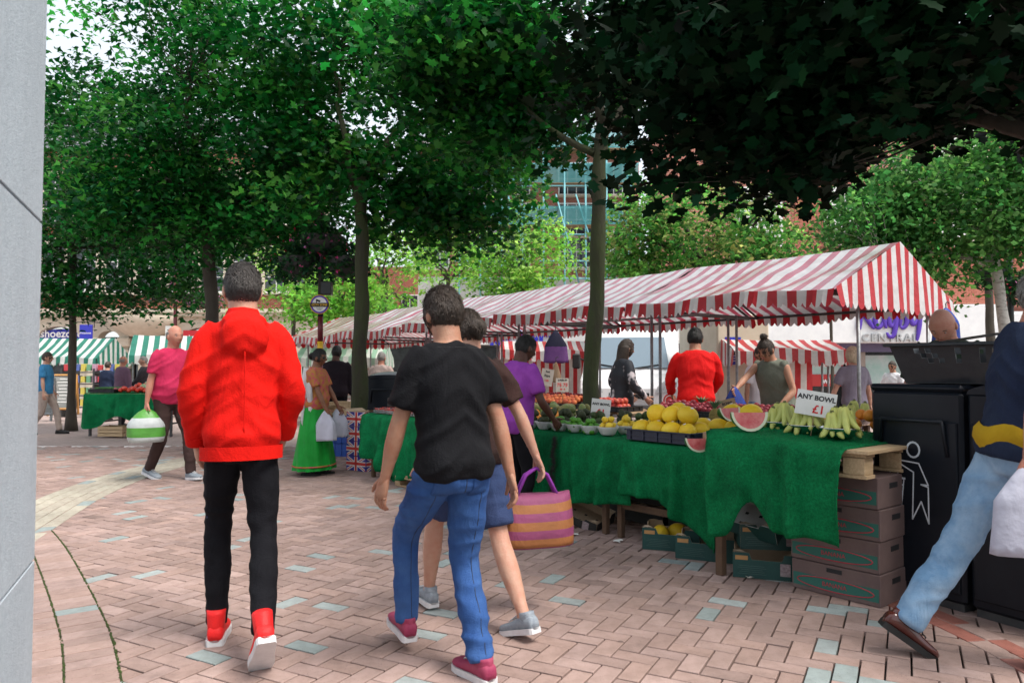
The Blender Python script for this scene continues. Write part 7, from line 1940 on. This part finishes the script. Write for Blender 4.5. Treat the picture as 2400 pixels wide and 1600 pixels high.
        for i in range(22):
            f = i / 21; zz = P0.z + .10 * k - (P0.z + .10 * k - skirt[0]) * f
            r_ = .150 + (.10 + skirt[1]) * f ** .8
            rings.append([Vector((r_ * w * k * math.cos(a) * (1 + .06 * f * math.sin(11 * a + 2 * math.sin(4 * f))), r_ * .8 * k * math.sin(a) * (1 + .07 * f * math.sin(9 * a + seed)), zz)) for a in [2 * PI * j / 64 for j in range(64)]])
        q.loft(rings, 0, False); q.build('skirt', legm, t)
    if shoes:
        for i, s in enumerate((-1, 1)): shoe(t, ank[i], (-s * -.10), feet[i][3], k, shoes[0], shoes[1], high, sand=sand)
    t['top_head'] = 0; del t['top_head']
    return t, dict(wr=wr, el=el, sh=sh, T=T, hc=hc, P0=P0, k=k, HRot=HRot, knees=knees, hips=hips, ank=ank)
def wpos(t, p): return Vector(t.location) + Matrix.Rotation(t.rotation_euler.z, 3, 'Z') @ Vector(p)
C_ = {}
C_['redjacket'] = fabric('red_jacket_cloth', (.72, .009, .004), (.64, .007, .004), .85, 5, .3)
C_['blacktee'] = fabric('black_cotton', (.0055, .0055, .007), (.009, .009, .011), .9)
C_['darktop'] = fabric('dark_brown_cotton', (.05, .025, .022), (.03, .018, .016), .9)
C_['blackpant'] = fabric('black_trouser_cloth', (.005, .005, .007), (.009, .009, .012), .9)
C_['jeans'] = fabric('blue_denim', (.026, .075, .235), (.05, .12, .31), .85, 5, .5, 260)
C_['palejeans'] = fabric('faded_denim', (.16, .30, .48), (.33, .47, .62), .85, 6, .5, 260)
C_['shorts'] = fabric('dark_shorts_cloth', (.03, .05, .12), (.04, .06, .14))
C_['navytee'] = fabric('navy_cotton', (.015, .022, .05), (.02, .03, .06))
C_['redshirt'] = fabric('bright_red_knit', (.70, .010, .010), (.60, .008, .008), .8)
C_['crimson'] = fabric('crimson_polo_cloth', (.50, .03, .09), (.42, .02, .07))
C_['brownpant'] = fabric('brown_trouser_cloth', (.06, .035, .032), (.05, .03, .028))
C_['suit'] = fabric('dark_jacket_cloth', (.014, .010, .014), (.022, .014, .02), .85)
C_['purpletop'] = fabric('purple_cotton', (.28, .06, .36), (.22, .04, .30))
C_['greentop'] = fabric('dark_green_cotton', (.03, .045, .03), (.02, .035, .022))
C_['olive'] = fabric('grey_olive_jersey', (.15, .16, .13), (.12, .13, .10))
C_['lilacgrey'] = fabric('lilac_grey_jersey', (.24, .22, .27), (.19, .17, .22))
C_['whiteshirt'] = fabric('white_shirt_cloth', (.70, .70, .73), (.62, .62, .66))
C_['mauve'] = fabric('mauve_grey_jacket', (.17, .10, .15), (.14, .08, .12))
C_['greyjk'] = fabric('dark_grey_jacket', (.05, .045, .05), (.035, .03, .035))
C_['blueshirt'] = fabric('blue_shirt_cloth', (.05, .22, .42), (.04, .18, .36))
C_['beige'] = fabric('beige_trouser_cloth', (.42, .34, .30), (.36, .29, .25))
C_['floral'] = mat('floral_blouse', (.02, .022, .03), .7, (.55, .50, .52), 7, 2, contrast=(.52, .60), bump=.2, bscale=100)
C_['sarigreen'] = fabric('green_skirt_silk', (.008, .22, .025), (.012, .30, .04), .5, 4, .15, 60)
C_['saritop'] = mat('patterned_mustard_top', (.36, .15, .03), .75, (.40, .06, .08), 26, 3, contrast=(.48, .56))
C_['palepink'] = fabric('pale_shirt_cloth', (.55, .42, .38), (.5, .38, .34))
rub = mat('white_shoe_rubber', (.72, .71, .72), .5, (.62, .61, .62), 20)
S_red = mat('red_shoe_canvas', (.82, .012, .012), .6, (.74, .01, .01), 15, bump=.3, bscale=120); S_mar = mat('maroon_shoe_canvas', (.26, .02, .07), .7, (.34, .05, .10), 14, bump=.3)
S_grey = mat('grey_knit_shoe', (.30, .34, .38), .8, (.22, .25, .29), 40, bump=.5, bscale=160); S_brown = mat('polished_brown_leather', (.055, .012, .010), .15, (.09, .02, .015), 6, coat=.6)
S_blk = mat('black_leather', (.015, .014, .014), .35); sole_b = mat('black_sole', (.012, .012, .012), .6); S_white = mat('off_white_shoe', (.62, .60, .58), .6)
def facing(dx_, dy_): return math.atan2(-dx_, dy_)
# --- the striding man in the red jacket
t, J = person('man striding away in a bright red jacket and red high-top shoes', -1.28, 3.52, .36, 1.83, .81, 'fair', .935, ((-.10, .10, 0, 0), (.09, -.40, .10, -.75)), ((-.20, .10, .90), (.20, .14, .92)), .05, .05, 0, (.1, .02), C_['redjacket'], 'long', .85, .030, 'trousers', C_['blackpant'], .86, (S_red, rub), 'crop', 'shade', .013, True, fold=.010, seed=2, high=True, hood=True)
for z0_, z1_, g_ in ((.845, .905, 1.10),):
    q = MB(); T = J['T']; q.loft([[T(((.162 * .81 + .030) * g_ * math.cos(a), (.117 + .030) * g_ * math.sin(a) - .008, z_)) for a in [2 * PI * j / 90 for j in range(90)]] for z_ in (z0_, z0_ + .008, z1_)], 0, False); q.build('hem_rib', C_['redjacket'], t)
q = MB(); q.tube([J['T']((0, -.150 - .012 * math.sin(PI * i / 8), 1.34 - .40 * i / 8)) for i in range(9)], .003, 5); q.build('back_seam', C_['redjacket'], t)
for i in range(2):
    d_ = (J['wr'][i] - J['el'][i]).normalized(); q = MB(); q.tube([J['wr'][i] - d_ * .06, J['wr'][i] - d_ * .055, J['wr'][i] - d_ * .005, J['wr'][i]], [.044, .050, .050, .040], 14); q.build('cuff', C_['redjacket'], t)
p_ = [J['hips'][0].lerp(J['knees'][0], f) + Vector((-.066 * (1 - .30 * f), -.01, 0)) for f in (.1, .35, .6, .85, 1.0)]
q = MB(); q.tube(p_, [.03, .032, .03, .026, .02], 8, flat=.3); q.build('side_panel', fabric('blue_grey_panel', (.07, .09, .18)), t)
# --- black T-shirt and jeans
t, J = person('person in black T-shirt and blue jeans walking with maroon trainers', -.25, 3.2, .55, 1.72, .93, 'tan', .90, ((-.06, .36, .06, .1), (.07, -.12, 0, 0)), ((-.27, .14, .80), (.25, -.06, .84)), .10, .1, 0, (0, -.05), C_['blacktee'], 'short', .88, .022, 'trousers', C_['jeans'], .95, (S_mar, rub), 'short', 'brown', .013, fold=.014, seed=4)
P0_ = J['P0']
for s in (-1, 1):
    patch(t, 'trousers', C_['jeans'], [(s * .035, -.5, P0_.z - .005), (s * .125, -.5, P0_.z + .005), (s * .12, -.5, P0_.z - .115), (s * .035, -.5, P0_.z - .125)], (0, 1, 0), name='back_pocket', off=.003)
    seam(t, 'trousers', M['ink'], [Vector((J['hips'][(s + 1) // 2].x + s * .02, -.6, J['hips'][(s + 1) // 2].z - .05)), Vector((J['knees'][(s + 1) // 2].x, -.6, J['knees'][(s + 1) // 2].z)), Vector((J['ank'][(s + 1) // 2].x, -.6, J['ank'][(s + 1) // 2].z + .02))], (0, 1, 0), .0015, name='leg_seam')
seam(t, 'trousers', M['ink'], [(0, -.6, P0_.z + .02), (0, -.6, P0_.z - .12)], (0, 1, 0), .0018, name='seat_seam')
seam(t, 'shirt', M['ink'], [J['T']((-.16, -.6, 1.40)), J['T']((.16, -.6, 1.40))], (0, 1, 0), .0012, name='yoke_seam')
# --- bare legs, grey shoes, striped bag
t, J = person('person in shorts with bare legs and grey knit shoes carrying a striped bag', -.20, 3.86, .62, 1.66, .95, 'fair', .905, ((-.08, .32, .02, .05), (.06, -.36, .03, -.28)), ((-.24, .12, .84), (.34, -.10, .86)), .06, 0, 0, (0, -.05), C_['darktop'], 'short', .88, .02, 'shorts', C_['shorts'], 1.0, (S_grey, rub), 'bun', 'brown', .014, fold=.01, seed=5)
hw = wpos(t, J['wr'][1]) + Vector((0, 0, -.07))
M['bagstripe'] = striped('striped_bag_weave', (.28, .05, .14), (.36, .13, .035), .11, .0, axis=1, rough=.7)
bagt = thing('striped_shopping_bag', 'wide shopping bag striped orange, pink and purple held by the bare legged person', 'bag', hw, .3)
q = MB(); rings = []
for i in range(11):
    f = i / 10; ww, dd = .19 + .05 * f - .03 * f * f, .03 + .07 * math.sin(PI * min(1, f + .1) * .6)
    rings.append([Vector((ww * math.copysign(abs(math.cos(a)) ** .6, math.cos(a)), dd * math.sin(a), -.14 - .26 * f + .02 * math.cos(a) ** 2 * (1 - f))) for a in [2 * PI * j / 28 for j in range(28)]])
q.loft(rings, 0, True, uvs=[(2 * j / 28, i / 10 * .33) for i in range(11) for j in range(28)]); q.build('bag_body', M['bagstripe'], bagt)
for s in (-1, 1): q = MB(); q.tube([(-.12, s * .02, -.15), (-.06, s * .012, -.03), (0, s * .006, .005), (.06, s * .012, -.03), (.12, s * .02, -.15)], .009, 6); q.build('handle', C_['purpletop'], bagt)
# --- walker at the right edge, leaving the view
t, J = person('man in faded jeans and polished brown shoes striding past the bins', 2.25, 3.30, facing(1, -.06), 1.80, 1.0, 'ruddy', .915, ((-.09, -.46, .07, -.6), (.08, .05, 0, 0)), ((-.22, .30, .95), (.30, -.14, .90)), .16, 0, 0, (0, 0), C_['navytee'], 'short', .90, .02, 'trousers', C_['palejeans'], 1.12, (S_brown, sole_b), 'short', 'grey', .013, fold=.015, seed=6)
T = J['T']; q = MB(); q.loft([[T((.185 * math.cos(a) * s_, .15 * math.sin(a) * s_, z_ + .012 * math.sin(5 * a))) for a in [2 * PI * j / 30 for j in range(30)]] for z_, s_ in ((.93, 1.0), (.96, 1.12), (1.0, 1.12), (1.03, 1.0))], 0, False); q.build('tied_jumper', fabric('mustard_knit', (.48, .30, .015), (.40, .24, .012), .9), t)
hw = wpos(t, J['wr'][1]) + Vector((0, 0, -.07))
M['palefilm'] = mat('pale_carrier_film', (.62, .62, .72), .4, (.54, .54, .64), 5, bump=1, bscale=12, trans=.25)
bg_ = hang_bag('carrier_bag', 'pale lilac carrier bag in the jeans man hand', hw + Vector((0, 0, .06)), .30, .36, M['palefilm'], None, 4, .45, 'bag', .35)
for ch in list(bg_.children):
    if ch.name.startswith('hook'): bpy.data.objects.remove(ch)
# --- bald trader behind the bins
t, J = person('shaven headed man in dark green bending over the crate', 3.12, 5.25, facing(-.75, -.62), 1.78, 1.05, 'ruddy', None, ((-.1, 0, 0, 0), (.1, 0, 0, 0)), ((-.2, .30, 1.02), (.2, .30, 1.02)), .16, 0, 0, (.1, -.6), C_['greentop'], 'short', .86, .02, 'trousers', C_['jeans'], 1.0, (S_blk, sole_b), 'none', 'shade', .014, seed=7)
# --- traders and customers at the stall
person('trader in a bright red sweater with his back turned before the van', 2.07, 8.35, -.15, 1.77, 1.10, 'tan', None, ((-.1, 0, 0, 0), (.1, 0, 0, 0)), ((-.25, .30, 1.0), (.22, .32, 1.02)), .05, 0, 0, (-.1, -.1), C_['redshirt'], 'long', .86, .028, 'trousers', C_['brownpant'], 1.0, (S_blk, sole_b), 'short', 'black', .016, fold=.011, seed=8)
person('dark haired woman in a black and white floral blouse passing the van', 1.36, 9.2, facing(.95, .25), 1.67, .95, 'fair', None, ((-.08, .18, 0, 0), (.08, -.18, .02, -.2)), ((-.2, .16, 1.0), (.22, .22, .98)), .06, 0, 0, (.1, -.1), C_['floral'], 'long', .80, .03, 'trousers', C_['blackpant'], .95, (S_blk, sole_b), 'long', 'brown', .017, seed=9)
t, J = person('woman with top knot in grey olive top reaching out over the fruit', 2.86, 7.95, facing(-.80, -.60), 1.66, 1.12, 'tan', None, ((-.1, 0, 0, 0), (.1, 0, 0, 0)), ((-.20, .30, .95), (.10, .62, 1.13)), .30, 0, 0, (.0, -.15), C_['olive'], 'none', .82, .022, 'trousers', C_['blackpant'], 1.0, (S_blk, sole_b), 'knot', 'brown', .016, seed=10)
hw = wpos(t, J['wr'][1])
bg2 = hang_bag('carrier_bag', 'deep blue carrier bag held out by the woman with top knot', hw + Vector((-.03, -.03, .02)), .26, .30, M['bagblue'], None, 8, .7, 'bag', .5)
for ch in list(bg2.children):
    if ch.name.startswith('hook'): bpy.data.objects.remove(ch)
person('blonde woman in a lilac grey top turned away under the gable', 4.38, 9.5, facing(-.25, .95), 1.58, 1.0, 'fair', None, hands=((-.30, .10, .90), (.30, .05, .82)), top=C_['lilacgrey'], sleeve='short', legs='trousers', legm=C_['blackpant'], shoes=(S_blk, sole_b), hair='bob', hairc='blonde', vox=.018, seed=11)
person('person in pale lilac shirt half hidden behind the top knot woman', 3.28, 9.8, facing(.3, -.9), 1.60, 1.0, 'tan', None, top=C_['whiteshirt'], sleeve='short', legs='trousers', legm=C_['palejeans'], shoes=(S_white, rub), hair='short', hairc='brown', vox=.02, seed=12)
person('small figure in white shirt near the shop glass', 7.3, 14.2, facing(-.6, -.4), 1.46, .95, 'tan', None, top=C_['whiteshirt'], sleeve='short', legs='trousers', legm=C_['jeans'], shoes=(S_white, rub), hair='short', hairc='brown', vox=.02, seed=13)
person('customer in a purple top with head bowed over the mangoes', .03, 6.05, facing(.775, .632), 1.60, .98, 'dark', None, ((-.09, 0, 0, 0), (.09, -.06, 0, 0)), ((-.2, .22, .98), (.2, .24, .96)), .10, 0, 0, (-.1, -.25), C_['purpletop'], 'short', .84, .022, 'trousers', C_['blackpant'], 1.0, (S_blk, sole_b), 'crop', 'black', .015, seed=14)
# --- woman in the green skirt
t, J = person('woman in a long green skirt, mustard top and white shawl', -2.43, 9.15, facing(.95, -.12), 1.55, 1.12, 'brown', None, ((-.09, .06, 0, 0), (.09, -.06, 0, 0)), ((-.16, .24, .92), (.18, .22, .88)), .04, 0, 0, (-.05, -.08), C_['saritop'], 'short', .84, .022, 'skirt', C_['sarigreen'], 1, (S_blk, sole_b), 'bun', 'black', .015, belly=.03, seed=15, skirt=(.07, .09), sand=True)
q = MB(); n_ = 40; rings = []
q.tube([Vector(((.155 + .10 + .09) * 1.12 * J['k'] * math.cos(a), (.155 + .10 + .09) * .8 * J['k'] * math.sin(a), .12)) for a in [2 * PI * j / 60 for j in range(61)]], .010, 5); q.build('hem_band', C_['saritop'], t)
shawl = mat('white_shawl', (.66, .64, .64), .8, (.56, .54, .55), 6, trans=.2, bump=.4, bscale=14)
for sd, nm in ((-1, 'shawl'), (1, 'shawl')):
    q = MB(); T = J['T']
    def sf(a, b):
        x0 = .13 + .06 * b + .05 * math.sin(9 * a) * b; z_ = 1.46 - (.72 + .1 * math.sin(3 * a)) * b; yy = -.13 + .16 * a + .03 * math.sin(6 * a + sd) * b
        return T((sd * (x0 * (1 - .0 * a) + .06 * math.sin(PI * min(1, b * 1.6))), yy, z_))
    q.grid(sf, 14, 20); q.build(nm, shawl, t).modifiers.new('s', 'SOLIDIFY').thickness = .008
q = MB()
for s in (-1, 1): q.tube([J['hc'] + J['HRot'] @ Vector((s * .030 * J['k'] + .022 * math.cos(a), .098 * J['k'], .010 * J['k'] + .017 * math.sin(a))) for a in [2 * PI * j / 14 for j in range(15)]], .0022, 5); q.tube([J['hc'] + J['HRot'] @ Vector((s * .052 * J['k'], .096 * J['k'], .012)), J['hc'] + J['HRot'] @ Vector((s * .076 * J['k'], .01, .008))], .002, 5)
q.build('spectacles', M['darksteel'], t)
for s, lb in ((0, 'white carrier bag hanging from the green skirt woman far hand'), (1, 'white carrier bag hanging from the green skirt woman near hand')):
    b_ = hang_bag('carrier_bag', lb, wpos(t, J['wr'][s]) + Vector((0, 0, -.02)), .25, .36, M['palefilm'], None, 2 + s, .5, 'bag', .45)
    for ch in list(b_.children):
        if ch.name.startswith('hook'): bpy.data.objects.remove(ch)
person('man in a dark jacket with his back turned beside the camera zone post', at(787, 862, 12.2).x, 12.2, .12, 1.68, 1.12, 'dark', None, hands=((-.26, .1, .8), (.26, .1, .8)), headrot=(-.3, -.1), top=C_['suit'], sleeve='long', puff=.03, legs='trousers', legm=C_['blackpant'], shoes=(S_blk, sole_b), hair='short', hairc='black', vox=.017, seed=16)
t, J = person('balding man in crimson polo and brown trousers walking past with bag', -4.02, 8.75, facing(.85, -.5), 1.83, 1.08, 'ruddy', .93, ((-.09, .26, 0, .1), (.09, -.26, .03, -.25)), ((-.24, .12, .88), (.28, -.04, .86)), .04, 0, 0, (-.1, -.05), C_['crimson'], 'short', .86, .026, 'trousers', C_['brownpant'], 1.0, (S_grey, rub), 'ring', 'grey', .015, belly=.04, seed=17)
gwf = striped('green_white_bag_film', (.12, .42, .06), (.66, .70, .70), .24, .2, axis=1)
hw = wpos(t, J['wr'][1]) + Vector((0, 0, -.03))
b_ = thing('green_white_bag', 'bulging white and lime green carrier bag held by crimson polo man', 'bag', hw, .5)
q = MB(); rings = []
for i in range(11):
    f = i / 10; ww = (.03 + .17 * min(1, f * 2.2) ** .7) * (1 - .1 * max(0, f - .8) * 5)
    rings.append([Vector((ww * math.cos(a) * (1 + .05 * math.sin(5 * a)), ww * .6 * math.sin(a), -.04 - .38 * f)) for a in [2 * PI * j / 24 for j in range(24)]])
q.loft(rings, 0, True, uvs=[(j / 24, i / 10 * .42) for i in range(11) for j in range(24)]); q.build('bag_body', gwf, b_)
q = MB(); q.tube([(-.02, 0, -.06), (0, 0, .02), (.02, 0, -.06)], .006, 6); q.build('handle', M['palefilm'], b_)
# --- far figures
person('grey haired man in mauve jacket talking under the green stall', at(287, 862, 17.6).x, 17.6, facing(.5, .8), 1.68, 1.12, 'ruddy', None, top=C_['mauve'], sleeve='long', puff=.035, legs='trousers', legm=C_['blackpant'], shoes=(S_blk, sole_b), hair='ring', hairc='grey', vox=.02, seed=18)
person('man in dark grey jacket facing the mauve jacketed man', at(338, 862, 18.2).x, 18.2, facing(-.9, -.5), 1.70, 1.1, 'fair', None, ((-.09, 0, 0, 0), (.09, 0, 0, 0)), ((-.15, .3, .98), (.15, .3, .98)), top=C_['greyjk'], sleeve='long', puff=.035, legs='trousers', legm=C_['blackpant'], shoes=(S_blk, sole_b), hair='crop', hairc='grey', vox=.02, seed=19)
person('walker in blue shirt and beige trousers passing the grey A-frame board', at(108, 862, 15.0).x, 15.0, facing(.9, .2), 1.68, 1.0, 'fair', .93, ((-.09, .24, 0, 0), (.09, -.26, .03, -.25)), top=C_['blueshirt'], sleeve='short', legs='trousers', legm=C_['beige'], shoes=(S_blk, sole_b), hair='short', hairc='brown', vox=.02, seed=20)
person('pale shirted figure standing at the shuttered pale green stall', at(893, 862, 13.6).x, 13.6, facing(.3, .9), 1.62, 1.1, 'ruddy', None, top=C_['palepink'], sleeve='long', puff=.03, legs='trousers', legm=C_['beige'], shoes=(S_blk, sole_b), hair='crop', hairc='grey', vox=.02, seed=21)
person('shopper in dark clothes browsing the boxed goods shelf', at(252, 862, 21).x, 21, facing(.2, .9), 1.66, 1.05, 'fair', None, top=C_['navytee'], sleeve='long', puff=.03, legs='trousers', legm=C_['blackpant'], shoes=(S_blk, sole_b), hair='short', hairc='brown', vox=.022, seed=22)
